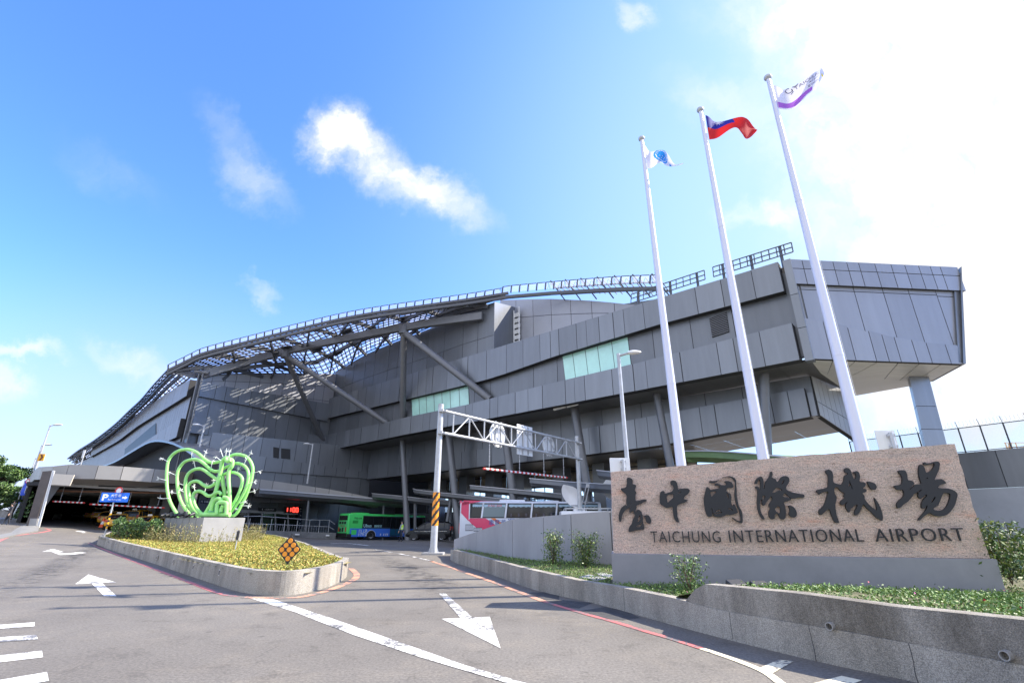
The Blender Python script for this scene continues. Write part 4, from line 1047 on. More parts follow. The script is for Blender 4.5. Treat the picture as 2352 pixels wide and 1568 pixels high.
# side wall with planter along the street at the far left
a, b = atY(64, 1200, 47.5), atY(30, 1200, 74)
q = [Vector((a.x, a.y, 0.8)), Vector((b.x, b.y, 0.9)), Vector((b.x, b.y, 1.9)), Vector((a.x, a.y, 2.2))]
rpart(MB().hexa(q, [p + Vector((.8, .3, 0)) for p in q]), 'side_plinth', M_CONC)
q = [Vector((a.x, a.y, 2.2)), Vector((b.x, b.y, 1.9)), Vector((b.x + .3, b.y, 2.6)), Vector((a.x + 1.2, a.y, 5.0))]
rpart(MB().hexa(q, [p + Vector((.5, .3, 0)) for p in q]), 'side_screen', M_PANEL_D)
R = np.random.default_rng(4); t = R.random(900); w = R.random(900)
P = np.array([[lerp(a.x, b.x, x) - .25, lerp(a.y, b.y, x) - .1, 2.1 + y * (2.3 * (1 - x))] for x, y in zip(t, w)]) + R.normal(size=(900, 3)) * .1
ML1 = mat('leaf_green', (0.07, 0.135, 0.03), 0.55, island=0.35); ML2 = mat('leaf_dark', (0.035, 0.075, 0.02), 0.55, island=0.3); ML3 = mat('leaf_bright', (0.13, 0.21, 0.045), 0.5, island=0.3)
o = leaf_cloud('climbing_plant', P, 0.32, [ML1, ML2], 4); tag(o, 'green climbing plant on the slanted side wall left of the garage', 'climbing plant')

# height bars hung in the garage mouth
def striped_bar(mb, a, b, r, n):
    for i in range(n):
        mb.cur = i % 2; mb.tube([a.lerp(b, i / n), a.lerp(b, (i + 1) / n)], r, 8)
    return mb
def hung_bar(a, b, r, n, chains, up, label, grp=None, name='height_bar'):
    c = (a + b) / 2; t = thing(name, label, 'height bar', c, 0, grp)
    striped_bar(MB(), a - c, b - c, r, n).build('striped_bar', [M_RW_R, M_RW_W], t, smooth=True)
    for f in chains:
        p = a.lerp(b, f) - c
        mb = MB(); h = up if isinstance(up, (int, float)) else up(f)
        k = max(6, int(h / 0.12))
        for i in range(k):
            z0 = p.z + h * i / k; z1 = p.z + h * (i + .8) / k
            mb.tube([(p.x, p.y, z0), (p.x, p.y, z1)], 0.022 if i % 2 else 0.03, 5)
        mb.build('chain', M_GALV, t)
    return t
hung_bar(atY(121, 1150.7, 48.2), atY(195, 1154.2, 49), 0.07, 15, (0.22, 0.8), 1.4, 'short red and white height bar hanging at the left of the garage mouth', 'hanging height bars')
hung_bar(atY(206, 1157.2, 49), atY(378, 1165.7, 51.5), 0.07, 27, (0.1, 0.5, 0.9), 1.3, 'long red and white height bar hanging in the garage mouth', 'hanging height bars')

# ------------------------------------------------ lower arrivals wall with doors and clock (belongs to the terminal)
PQ = Plane((-31.5, 64.0), (0.64, 1.0))
q0, q1 = sorted((PQ.kz(425, 1190)[0], PQ.kz(1010, 1190)[0]))
mb = MB(); band(mb, PQ, 5.2, -1.2, q0, q1, 0, 0.4, 71, (1.6, 2.6)); bpart(mb, 'arrivals_wall', [M_PANEL_D, M_SEAM])
a = PQ.off(0.12)
dq = [a.hit(500, 1216), a.hit(690, 1222), a.hit(688, 1178.5), a.hit(500, 1171)]
n3 = Vector((a.n.x, a.n.y, 0))
mb = MB(); mb.hexa([p - n3 * .1 for p in dq], dq); dr = bpart(mb, 'entrance_glazing', mat('dark_glass', (0.012, 0.014, 0.016), 0.08, spec=0.8))
mb = MB()
for i in range(7):
    t = i / 6; mb.beam(dq[0].lerp(dq[1], t) + n3 * .06, dq[3].lerp(dq[2], t) + n3 * .06, 0.16, 0.12)
mb.beam(dq[3] + n3 * .06, dq[2] + n3 * .06, .16, .3)
o = mb.build('door_frame', M_GALV, dr); o.location = -BLD_OFF + Vector((0, 0, 0)); o.location = Vector((0, 0, 0))
for u, v in ((716, 1146), ):
    pass
def rpole(name, top, bot, r, m, parent=None):
    return MB().tube([bot, top], r, 12).build(name, m, parent, smooth=True)
# signs on that wall
def wall_sign(name, label, cat, px4, pl, m, thick=0.12):
    q = [pl.hit(*p) for p in px4]; n3 = Vector((pl.n.x, pl.n.y, 0)); c = sum(q, Vector()) / 4
    t = thing(name, label, cat, c); MB().hexa([p - n3 * thick - c for p in q], [p - c for p in q]).build('board', m, t); return t, q, n3, c
M_NAVY = mat('dark_navy', (0.012, 0.016, 0.035), 0.4); M_LETTER = mat('white_lettering', (0.8, 0.8, 0.8), 0.5)
def on_sign(t, q, n3, c, name, txt, x, y, w, h, m, bold=0.0):
    X = (q[1] - q[0]); Y = (q[3] - q[0]); mb = MB()
    o = q[0] + X * x + Y * y + n3 * 0.012 - c
    put_text(mb, txt, o, X, Y, X.length * w, Y.length * h, 0.0, bold); return mb.build(name, m, t)
PQs = PQ.off(0.5)
s = wall_sign('direction_sign', 'black overhead sign with white arrow above the arrivals doors', 'sign', [(595.4, 1173), (634, 1174.5), (634, 1166.5), (595.4, 1165)], PQs, M_BLACK)
on_sign(*s, 'lettering', '↑', 0.14, 0.25, 0.1, 0.55, M_LETTER, 0.02); on_sign(*s, 'lettering', '大客車停車場', 0.3, 0.45, 0.58, 0.35, M_LETTER); on_sign(*s, 'lettering', 'Bus Parking Lot', 0.34, 0.15, 0.5, 0.2, M_LETTER)
M_LED = mat('red_led', (0.6, 0.02, 0.02), 0.5, emit=((1.0, 0.06, 0.04), 1.0))
s = wall_sign('digital_clock', 'black digital clock showing 11:00 in red digits', 'clock', [(653, 1177), (686.5, 1178), (686.5, 1163), (653, 1162)], PQs, M_BLACK)
t_, q_, n_, c_ = s; mb = MB(); X = q_[1] - q_[0]; Y = q_[3] - q_[0]
def seg(x0, y0, x1, y1):
    o = q_[0] + n_ * 0.02 - c_; mb.beam(o + X * x0 + Y * y0, o + X * x1 + Y * y1, 0.12, 0.03, n_)
seg(.2, .2, .22, .8); seg(.42, .2, .44, .8)
for x in (.5,): seg(x, .33, x, .39); seg(x, .6, x, .66)
for x in (.57, .79):
    seg(x, .18, x + .01, .82); seg(x + .14, .18, x + .15, .82); seg(x, .18, x + .14, .18); seg(x + .01, .82, x + .15, .82)
mb.build('digits', M_LED, t_)
s = wall_sign('information_pylon', 'tall dark navy information pylon right of the red clock', 'sign', [(685, 1214), (692, 1214.5), (695, 1163.5), (687.5, 1163)], PQs, M_NAVY, 0.2)
on_sign(*s, 'lettering', '←', 0.2, 0.87, 0.6, 0.08, M_LETTER, 0.02)
for y, tx in ((0.76, '71'), (0.58, '70'), (0.4, 'A'), (0.2, 'F')): on_sign(*s, 'lettering', tx, 0.3, y, 0.4, 0.06, M_LETTER)
PQt = PQ.off(2.0)
s = wall_sign('direction_sign', 'navy sign with white arrow hanging behind the green apple sculpture', 'sign', [(460, 1156), (491, 1157.5), (491, 1148.5), (460, 1147)], Plane((-31.5, 56.0), (1, 0.35)), M_NAVY)
on_sign(*s, 'lettering', '↑', 0.06, 0.2, 0.16, 0.65, M_LETTER, 0.02); on_sign(*s, 'lettering', '航廈入口', 0.28, 0.35, 0.62, 0.5, M_LETTER)

# low retaining wall with railing in front of those doors
rw = [atY(425, 1204, 53), atY(600, 1217.3, 57), atY(684, 1220, 60.6), atY(772, 1223, 64.3)]
t = thing('retaining_wall', 'low stained concrete wall with steel handrail behind the bus', 'retaining wall', (rw[1].x, rw[1].y, 0)); o3 = Vector((rw[1].x, rw[1].y, 0))
mb = MB()
for a, b in zip(rw, rw[1:]): mb.hexa([Vector((a.x, a.y, -1)) - o3, Vector((b.x, b.y, -1)) - o3, b - o3, a - o3], [Vector((a.x - .1, a.y + .3, -1)) - o3, Vector((b.x - .1, b.y + .3, -1)) - o3, b + Vector((-.1, .3, 0)) - o3, a + Vector((-.1, .3, 0)) - o3])
mb.build('wall', M_CONC_D, t)
pr = Plane(rw[1].xy + Vector((-0.05, 0.15)), (rw[3].xy - rw[1].xy))
def rail(pts, r=0.035):
    return MB().tube([pr.hit(*p) - o3 for p in pts], r, 6).build('handrail', M_GALV, t, smooth=True)
rail([(560, 1185), (597, 1184.6), (710, 1193), (757, 1194), (769, 1203)]); rail([(560, 1201.6), (640, 1204), (755, 1208.8), (768, 1216)])
for f in (575, 600, 625, 655, 684, 712, 735, 757):
    a = pr.hit(f, 1190 if f < 640 else 1194); z = interp([(p.x, p.z) for p in rw], a.x) - 0.05
    MB().tube([Vector((a.x, a.y, z)) - o3, Vector((a.x, a.y, a.z + .0)) - o3], 0.03, 6).build('rail_post', M_GALV, t)
mb = MB()
for i in range(34):
    u = 566 + i * 5.6; a = pr.hit(u, 1200); z = interp([(p.x, p.z) for p in rw], a.x)
    mb.tube([Vector((a.x, a.y, z)) - o3, Vector((a.x, a.y, z + .75)) - o3], 0.012, 4)
mb.build('balusters', M_GALV, t)
for u, v in ((683, 1226.5), (752, 1229)):
    p = Plane(rw[1].xy + Vector((0.02, -0.03)), (rw[3].xy - rw[1].xy)).hit(u, v) - o3
    MB().box(p, (0.5, 0.12, 0.16)).build('wall_light', M_WHITEM, t)

# ------------------------------------------------ bus bay canopies
M_CANOPY = mat('canopy_metal', (0.15, 0.155, 0.16), 0.45, 0.3, island=0.08)
M_CANLT = mat('canopy_edge', (0.5, 0.5, 0.52), 0.4, 0.2)
def canopy(name, label, pts, Ys, th, deep, cols=(), edge=True, m=None, grp='canopies over the bus bays', light=False):
    P = [atY(u, v, Y) for (u, v), Y in zip(pts, Ys)]; o = Vector((P[0].x, P[0].y, 0)); 
    t = thing(name, label, 'canopy', o, 0, grp)
    C = catmull(P, 4); mb = MB(); eb = MB(); n = len(C)
    for i in range(n - 1):
        na, nb = nrm(C, i), nrm(C, i + 1); a, b = C[i] - o, C[i + 1] - o
        ta = sstep(0, 0.12, i / n) ; tb = sstep(0, 0.12, (i + 1) / n); da, db = lerp(0.35, 1, ta), lerp(0.35, 1, tb)
        lo = Vector((0, 0, -th)); up = Vector((0, 0, 0.0))
        prof = lambda p, q, d: [p, p + lo * 0.55 + q * .06 * d, p + lo - q * .5 * d, p + lo * 0.9 - q * deep * d, p - q * deep * d]
        A, B = prof(a, na, da), prof(b, nb, db)
        for k in range(5): mb.poly([A[k], B[k], B[(k + 1) % 5], A[(k + 1) % 5]])
        if i == 0: mb.poly(A)
        if i == n - 2: mb.poly(B[::-1])
        if edge: eb.beam(a + na * .05 + Vector((0, 0, .02)), b + nb * .05 + Vector((0, 0, .02)), 0.12, 0.07 if not light else 0.14)
    mb.build('roof', m or M_CANOPY, t)
    if edge: eb.build('edge_trim', M_CANLT, t)
    for s, ub, r in cols:
        p = poly_at(C, s) - nrm(C, int(s * (n - 1))) * 0.9; MB().tube([(p.x - o.x + ub, p.y - o.y, -1.5), (p.x - o.x, p.y - o.y, p.z - th * .7)], r, 12).build('column', M_STEEL, t, smooth=True)
    return t
canopy('bus_canopy', 'long flat canopy with pale top edge along the ramp above the clock', [(596, 1123.5), (690, 1131), (815, 1141), (940, 1151.8)], (57.5, 61, 65, 69), 0.75, 3.5, ((0.33, 0.25, 0.16), (0.83, 0.3, 0.16)), light=True)
canopy('bus_canopy', 'dark pointed canopy above the middle of the green bus', [(855, 1133), (925, 1139.5), (992, 1147), (1062, 1152.5)], (66, 63, 60, 56), 0.7, 4, ((0.42, 0.35, 0.2), (0.8, .2, .2)))
canopy('bus_canopy', 'dark canopy with curved end behind the striped gantry post', [(950, 1122), (967, 1126), (1060, 1136), (1172, 1147)], (62, 59.5, 55, 50), 0.6, 4, ((0.42, -0.7, 0.2),))
canopy('bus_canopy', 'dark canopy above the windows of the white coach', [(1080, 1114.5), (1150, 1121), (1225, 1128), (1310, 1136)], (54, 51.5, 49, 46), 0.65, 3.6, ((0.55, 0.3, 0.2),))
canopy('bus_canopy', 'dark canopy behind the top of the right gantry post', [(1217, 1098.5), (1290, 1105), (1345, 1109), (1420, 1113)], (47, 44.5, 42, 39), 0.7, 3.6, ((0.3, 0.2, 0.2),))
canopy('bus_canopy', 'short dark canopy just left of the stone sign top', [(1372, 1080), (1400, 1083), (1440, 1086), (1480, 1090)], (39, 37.5, 36, 34), 0.65, 3.2, ())
M_CANG = mat('canopy_green', (0.13, 0.20, 0.07), 0.5, island=0.1)
canopy('bus_canopy', 'green lined canopy peeking over the stone sign between two flagpoles', [(1572, 1036), (1640, 1036), (1730, 1042), (1830, 1053)], (35, 32, 29, 26), 0.75, 4, ((0.3, 0, 0.2),), m=M_CANG)

# ------------------------------------------------ street lamps
M_LAMPHEAD = mat('lamp_head', (0.7, 0.7, 0.68), 0.35)
def street_lamp(label, top, bot, Y, head_u, r0, r1, hl, hw, grp, base_z=None):
    a = atY(top[0], top[1], Y); b = atY(bot[0], bot[1], Y); bz = b.z if base_z is None else base_z
    b = Vector((a.x, a.y, bz)); t = thing('street_lamp', label, 'street lamp', b, 0, grp)
    MB().tube([(0, 0, 0), (0, 0, (a.z - bz) * .5), (0, 0, a.z - bz)], [r0, (r0 + r1) / 2, r1], 12).build('pole', M_GALV, t, smooth=True)
    e = atY(head_u, top[1] + (2 if hl > 1 else 1), Y); d = Vector((e.x - a.x, -0.15, 0)); d.normalize()
    z = a.z - bz
    MB().tube([(0, 0, z - .12), d * 0.35 + Vector((0, 0, z - .04)), d * 0.5 + Vector((0, 0, z - .02))], r1 * .7, 8).build('arm', M_GALV, t, smooth=True)
    mb = MB(); X = d; Yv = Vector((-d.y, d.x, 0)); c = d * 0.45 + Vector((0, 0, z - .02)); nseg = 10; rows = []
    for i in range(nseg + 1):
        s = i / nseg; w = hw * (0.35 + 0.65 * math.sin(math.pi * min(1, s * .75 + .2))) * (1 if s < .95 else .7); h = w * .42
        rows.append([c + X * s * hl + Yv * math.cos(q) * w * .5 + Vector((0, 0, math.sin(q) * h * (.9 if math.sin(q) > 0 else .5))) for q in [k * math.pi / 5 for k in range(10)]])
    mb.add([p for r_ in rows for p in r_], [(i * 10 + k, i * 10 + (k + 1) % 10, (i + 1) * 10 + (k + 1) % 10, (i + 1) * 10 + k) for i in range(nseg) for k in range(10)] + [list(range(10))[::-1], list(range(nseg * 10, nseg * 10 + 10))])
    mb.build('lamp_head', M_LAMPHEAD, t, smooth=True)
    return t
SL = 'street lamps'
street_lamp('tall grey street lamp just left of the three flagpoles', (1420, 812), (1437, 1080), 22, 1450, .11, .085, 0.62, 0.36, SL, 0.4)
street_lamp('slim lamp standing on the ramp above the arrivals clock', (718.8, 1019), (707, 1110), 63.4, 708, .13, .08, 0.7, .35, SL)
street_lamp('slim lamp standing on the elevated road behind the apple sculpture', (470, 976), (457, 1088), 53.2, 462, .13, .08, 0.7, .35, SL)
street_lamp('tallest of the three lamps rising from the elevated road at the far left', (116, 975.7), (82.6, 1075), 51, 137, .1, .06, 1.0, .35, SL)
street_lamp('middle lamp of the three at the far left end of the elevated road', (97, 1021.4), (77, 1082), 60, 112, .1, .06, 1.0, .35, SL)
street_lamp('lowest and farthest of the three lamps at the left end of the elevated road', (82.6, 1051), (64, 1104), 70, 92, .1, .06, .8, .3, SL)
# chevron, round sign, small plate, banners at the left
M_YEL = mat('sign_yellow', (0.85, 0.42, 0.02), 0.5); M_DKRED = mat('chevron_brown', (0.14, 0.03, 0.01), 0.5)
p = atY(95, 1050, 50.5); t = thing('chevron_sign', 'orange curve sign with dark chevron on a lamp pole at the far left', 'road sign', p)
MB().box((0, 0, 0), (0.62, 0.06, 0.72)).build('plate', M_YEL, t)
mb = MB(); mb.prism([(-.16, -.035, .3), (.04, -.035, .3), (.22, -.035, 0), (.04, -.035, -.3), (-.16, -.035, -.3), (.02, -.035, 0)], (0, -.01, 0)); mb.build('chevron', M_DKRED, t)
p = atY(64.5, 1104.5, 52); t = thing('round_sign', 'small round red rimmed road sign at the left end of the parapet', 'road sign', p)
MB().lathe((0, 0, 0), [(1e-4, -.03), (.22, -.03), (.22, .02), (1e-4, .02)], 20, 'y').build('plate', M_RW_W, t)
MB().lathe((0, 0, 0), [(.15, -.045), (.22, -.045), (.22, -.03), (.15, -.03)], 20, 'y').build('rim', M_RW_R, t)
MB().tube([(0, .05, .0), (0, .05, -1.2)], .03, 6).build('post', M_GALV, t)
p = atY(187, 1062, 47.5); t = thing('plate_post', 'thin post with small blank plate on the pale parapet', 'sign post', p)
tp = atY(191.7, 1034, 47.5) - p; MB().tube([(0, 0, -.3), (0, 0, tp.z)], .045, 8).build('post', M_GALV, t)
MB().box((0, -.06, tp.z - .35), (.2, .04, .75)).build('plate', M_WHITEM, t)
M_BLUEB = mat('banner_blue', (0.03, 0.09, 0.6), 0.6, var=0.2, vscale=5)
for i, (u, v) in enumerate(((57, 1120), (52, 1130), (47, 1141))):
    p = atY(u, v, 54 + 5 * i); t = thing('banner', ('nearest', 'middle', 'farthest')[i] + ' of three blue banners hanging on the sloping left parapet', 'banner', p, 0, 'blue banners at the far left')
    mb = MB(); mb.add([(-.25 + .5 * i_, .05 * math.sin(j * 1.3), .75 - j * .3) for j in range(6) for i_ in (0, 1)], [(2 * j, 2 * j + 1, 2 * j + 3, 2 * j + 2) for j in range(5)])
    mb.build('cloth', M_BLUEB, t); MB().tube([(-.27, 0, -1.2), (-.27, 0, .85)], .025, 6).build('pole', M_GALV, t)
# ================================================================== planted traffic island
M_AGG = mat('washed_aggregate', (0.27, 0.255, 0.225), 0.85, var=0.30, vscale=55, bump=0.6, bscale=120)
def agg_mat():
    m = mat('exposed_aggregate', (0.3, 0.28, 0.245), 0.85); nt = m.node_tree; N = nt.nodes; L = nt.links; b = N['Principled BSDF']
    tc = N.new('ShaderNodeTexCoord')
    v = N.new('ShaderNodeTexVoronoi'); v.inputs['Scale'].default_value = 130; L.new(tc.outputs['Object'], v.inputs['Vector'])
    r = N.new('ShaderNodeValToRGB'); L.new(v.outputs['Color'], r.inputs[0]); e = r.color_ramp.elements
    e[0].position = 0.2; e[0].color = (0.24, 0.225, 0.195, 1); e[1].position = 0.85; e[1].color = (0.50, 0.465, 0.40, 1)
    n = N.new('ShaderNodeTexNoise'); n.inputs['Scale'].default_value = 1.1; n.inputs['Detail'].default_value = 7; n.inputs['Roughness'].default_value = 0.7
    mp = N.new('ShaderNodeMapping'); mp.inputs['Scale'].default_value = (1, 1, 0.25); L.new(tc.outputs['Object'], mp.inputs['Vector']); L.new(mp.outputs[0], n.inputs['Vector'])
    r2 = N.new('ShaderNodeValToRGB'); L.new(n.outputs[0], r2.inputs[0]); e = r2.color_ramp.elements
    e[0].position = 0.33; e[0].color = (0.55, 0.54, 0.52, 1); e[1].position = 0.6; e[1].color = (1.05, 1.03, 1.0, 1)
    x = N.new('ShaderNodeMix'); x.data_type = 'RGBA'; x.blend_type = 'MULTIPLY'; x.inputs['Factor'].default_value = 1
    ss = [i for i in x.inputs if i.type == 'RGBA']; L.new(r.outputs[0], ss[0]); L.new(r2.outputs[0], ss[1])
    L.new([o for o in x.outputs if o.type == 'RGBA'][0], b.inputs['Base Color'])
    bp = N.new('ShaderNodeBump'); bp.inputs['Strength'].default_value = 0.6; bp.inputs['Distance'].default_value = 0.01
    L.new(v.outputs['Distance'], bp.inputs['Height']); L.new(bp.outputs[0], b.inputs['Normal']); return m
M_AGGR = agg_mat()
M_SOIL_Y = mat('dry_groundcover_soil', (0.23, 0.19, 0.06), 0.9, var=0.5, vscale=2.5, bump=0.5, bscale=30)
M_SOIL = mat('garden_soil', (0.10, 0.095, 0.04), 0.9, var=0.4, vscale=4, bump=0.5, bscale=30)
front = [G(u, v) for u, v in [(222, 1250), (330, 1286), (430, 1320), (530, 1353), (585, 1364.5), (640, 1367.5), (695, 1362), (745, 1350), (780, 1336), (797, 1321)]]
def topback(u, v, h=0.5): return G(u, v, h)
back = [topback(u, v) for u, v in [(780, 1278), (740, 1262), (700, 1246), (650, 1232), (600, 1223), (480, 1218), (330, 1216), (250, 1222)]]
ring = catmull([Vector((p.x, p.y, 0)) for p in front[:5]], 3)[:-1] + catmull([Vector((p.x, p.y, 0)) for p in front[4:]] + [Vector((p.x, p.y, 0)) for p in back[:2]], 5)[:-1] + [Vector((p.x, p.y, 0)) for p in back[1:]]
cx_, cy_ = sum(p.x for p in ring) / len(ring), sum(p.y for p in ring) / len(ring)
def inset(poly, d):
    n = len(poly); area = sum(poly[i].x * poly[(i + 1) % n].y - poly[(i + 1) % n].x * poly[i].y for i in range(n)); sg = 1 if area > 0 else -1; o = []
    for i in range(n):
        a, b, c = poly[i - 1], poly[i], poly[(i + 1) % n]; d1 = (b - a).normalized(); d2 = (c - b).normalized()
        n1 = Vector((-d1.y, d1.x, 0)) * sg; n2 = Vector((-d2.y, d2.x, 0)) * sg; m = (n1 + n2); m = m / max(0.5, m.length_squared) * 2 if m.length > 0.01 else n1
        o.append(b + m * d * 0.5 * (2 / max(1.0, 1.0)) * 0.5 * 2 / 1.0 if False else b + m.normalized() * d)
    return o
ISL_H = 0.52
rin = inset(ring, 0.2); io = Vector((ring[0].x, ring[0].y, 0))
isl = thing('island_kerb_wall', 'low aggregate kerb wall with rounded front around the yellow planted island', 'kerb wall', io)
mb = MB(); n = len(ring)
for i in range(n):
    a, b, c, d = ring[i], ring[(i + 1) % n], rin[(i + 1) % n], rin[i]
    za, zb = gh(a.x, a.y), gh(b.x, b.y)
    bot = [Vector((a.x, a.y, za - .15)), Vector((b.x, b.y, zb - .15)), Vector((c.x, c.y, zb - .15)), Vector((d.x, d.y, za - .15))]
    top = [Vector((p.x, p.y, (za, zb, zb, za)[k] + ISL_H)) for k, p in enumerate((a, b, c, d))]
    mb.poly([q - io for q in (bot[0], bot[1], top[1], top[0])]); mb.poly([q - io for q in (top[0], top[1], top[2], top[3])]); mb.poly([q - io for q in (top[3], top[2], bot[2], bot[3])])
mb.build('wall', M_AGGR, isl)
# recessed lights in the long side
M_STEELB = mat('brushed_steel', (0.55, 0.55, 0.54), 0.3, 0.7)
fl = front[:5]
for u, v in ((250, 1253 - 9), (266, 1249.5), (285, 1257), (306, 1265), (328, 1269.5), (361, 1279.5), (399, 1289), (445, 1302.5), (505, 1314)):
    # on the wall face: intersect with the vertical plane of the nearest stretch
    best = None
    for a, b in zip(fl, fl[1:]):
        h = Plane(a.xy, (b.xy - a.xy)).hit(u, v)
        if min(a.x, b.x) - .2 <= h.x <= max(a.x, b.x) + .2: best = (h, (b - a).normalized()); break
    if not best: continue
    h, d = best; nn = Vector((d.y, -d.x, 0)); nn = nn if nn.dot(-h) > 0 else -nn; c = h - io
    q = [c + d * x + Vector((0, 0, z)) for x, z in ((-.065, -.08), (.065, -.08), (.065, .08), (-.065, .08))]
    mb = MB(); mb.hexa([p - nn * .02 for p in q], [p + nn * .018 for p in q]); L_o = mb.build('recessed_light', M_STEELB, isl)
    q = [c + d * x + Vector((0, 0, z)) for x, z in ((-.04, -.05), (.04, -.05), (.04, .05), (-.04, .05))]
    MB().hexa([p + nn * .014 for p in q], [p + nn * .022 for p in q]).build('lens', M_BLACK, L_o)
# soil and ground cover
mb = MB(); cen = Vector((cx_, cy_, gh(cx_, cy_) + ISL_H - .02))
Rr = [Vector((p.x, p.y, gh(p.x, p.y) + ISL_H - .07)) for p in rin]
idx = {}
def isv(i, j):
    if (i, j) not in idx:
        x, y = -32 + i * .5, 10 + j * .5; idx[(i, j)] = len(mb.v); mb.v.append((x, y, gh(x, y) + ISL_H - .07))
    return idx[(i, j)]
for i in range(62):
    for j in range(70):
        cs_ = [(-32 + (i + a) * .5, 10 + (j + b) * .5) for a, b in ((.5, .5), (0, 0), (1, 0), (0, 1), (1, 1))]
        if any(in_poly(x, y, [(p.x, p.y) for p in inset(ring, .1)]) for x, y in cs_[:1]): mb.f.append([isv(i, j), isv(i + 1, j), isv(i + 1, j + 1), isv(i, j + 1)]); mb.m.append(0)
struct(mb.build('island_soil', M_SOIL_Y, smooth=True))
rng = np.random.default_rng(10); pts = []
xs_ = [p.x for p in rin]; ys_ = [p.y for p in rin]
cnt = 0
while cnt < 115000:
    x, y = rng.uniform(min(xs_), max(xs_)), rng.uniform(min(ys_), max(ys_)); dist = math.hypot(x, y)
    if rng.random() > min(1, (17 / dist) ** .9): continue
    if in_poly(x, y, rin):
        n_ = math.sin(x * 1.3 + 2 * math.sin(y * .9)) * math.sin(y * 1.1 + x * .4)
        pts.append((x, y, gh(x, y) + ISL_H - .05 + abs(rng.normal()) * .035 + .04 * max(0, n_))); cnt += 1
GC = [mat('groundcover_yellow', (0.36, 0.31, 0.06), 0.7, island=0.2), mat('groundcover_olive', (0.28, 0.28, 0.05), 0.7, island=0.2), mat('groundcover_green', (0.2, 0.25, 0.05), 0.7, island=0.35), mat('groundcover_tan', (0.42, 0.29, 0.08), 0.7, island=0.35)]
stuff(leaf_cloud('island_groundcover', pts, 0.07, GC, 11, up=1.2))
# tall dry weeds near the plinth and the dark hedge
def stalks(name, label, spots, hmin, hmax, mats, per=16, seed=1):
    rng = np.random.default_rng(seed); P = []; mb = MB()
    for (x, y, z) in spots:
        h = rng.uniform(hmin, hmax); lean = rng.normal(size=2) * .12
        mb.tube([(x, y, z), (x + lean[0] * h * .5, y + lean[1] * h * .5, z + h * .6), (x + lean[0] * h, y + lean[1] * h, z + h)], [.008, .006, .003], 3, False)
        for k in range(per):
            f = rng.uniform(.15, 1); P.append((x + lean[0] * h * f + rng.normal() * .035, y + lean[1] * h * f + rng.normal() * .035, z + h * f))
    o = mb.build(name, mats[0]); lf = leaf_cloud('foliage', P, 0.07, mats, seed, o)
    o['kind'] = 'stuff'; return o
def zone(px, n, z, seed):
    """n ground points inside a pixel quad seen on the soil"""
    rng = np.random.default_rng(seed); o = []
    q = [G(u, v, z) for u, v in px]
    while len(o) < n:
        a, b = rng.random(2); p = q[0].lerp(q[1], a).lerp(q[3].lerp(q[2], a), b); o.append((p.x, p.y, gh(p.x, p.y) + z - .08))
    return o
WD = [mat('weed_straw', (0.34, 0.28, 0.11), 0.8, island=0.3), mat('weed_green', (0.16, 0.19, 0.05), 0.7, island=0.3), mat('weed_pale', (0.42, 0.37, 0.2), 0.8, island=0.3)]
stalks('dry_weeds', '', zone([(330, 1241), (465, 1249), (462, 1246), (335, 1238)], 120, .5, 3), .4, 1.15, WD, 14, 3)
stalks('dry_weeds', '', zone([(455, 1249), (548, 1248), (548, 1246), (458, 1246.5)], 40, .5, 4), .35, 1.0, WD, 14, 4)
stalks('dry_weeds', '', zone([(552, 1243), (606, 1240), (604, 1234), (556, 1236)], 120, .5, 5), .45, 1.1, WD, 12, 5)
# hedge
hz = [G(u, v, .5) for u, v in ((250, 1236), (362, 1241), (372, 1233), (262, 1228))]
rng = np.random.default_rng(7); P = []
hg = thing('hedge', 'dark green clipped hedge at the far left end of the planted island', 'hedge', hz[0])
for i in range(9000):
    a, b, c = rng.random(3); p = hz[0].lerp(hz[1], a).lerp(hz[3].lerp(hz[2], a), b)
    hh = 1.0 + .16 * math.sin(a * 17) + .1 * math.sin(a * 41 + b * 9)
    f = c ** 0.5
    if rng.random() < .35: f = 1 - abs(rng.normal()) * .05
    q = np.array([p.x, p.y, p.z - .1 + f * hh]) + rng.normal(size=3) * .05; P.append(q - np.array(hz[0]))
leaf_cloud('foliage', P, 0.13, [ML1, ML2, ML3], 8, hg)
mb = MB()
for i in range(60):
    a, b = rng.random(2); p = hz[0].lerp(hz[1], a).lerp(hz[3].lerp(hz[2], a), b) - hz[0]; mb.tube([p + Vector((0, 0, -.1)), p + Vector((rng.normal() * .1, rng.normal() * .1, .8))], .012, 4, False)
mb.build('stems', mat('bark', (0.12, 0.085, 0.055), 0.9, var=.3, vscale=8), hg)

# ------------------------------------------------ apple sculpture on its plinth
M_PLINTH = mat('plinth_plaster', (0.3, 0.295, 0.285), 0.7, var=.1, vscale=1.2, bump=.1)
P0 = G(456.5, 1243.7, .52); e1 = Vector((-4.7, 3.6, 0)); e2 = Vector((1.45, 1.9, 0)); ztop = P0.z + 1.32
pl_ = thing('sculpture_plinth', 'long light grey plinth in the planted island carrying the apple sculpture', 'plinth', P0)
b4 = [Vector((0, 0, -.2)), e2 + Vector((0, 0, -.2)), e1 + e2 + Vector((0, 0, -.2)), e1 + Vector((0, 0, -.2))]
MB().hexa(b4, [Vector((p.x, p.y, 1.32)) for p in b4]).build('block', M_PLINTH, pl_, bevel=.015)
mb = MB()
for i in range(1, 6):
    p = e1 * (i / 6); nn = Vector((-.61, -.79, 0)); mb.beam(p + nn * .004 + Vector((0, 0, -.1)), p + nn * .004 + Vector((0, 0, 1.31)), .02, .006, nn)
mb.build('joint_lines', M_SEAM, pl_)
PA = Plane((P0.x + e1.x * .62 + .6, P0.y + e1.y * .62 + .7), (0.98, -0.16))
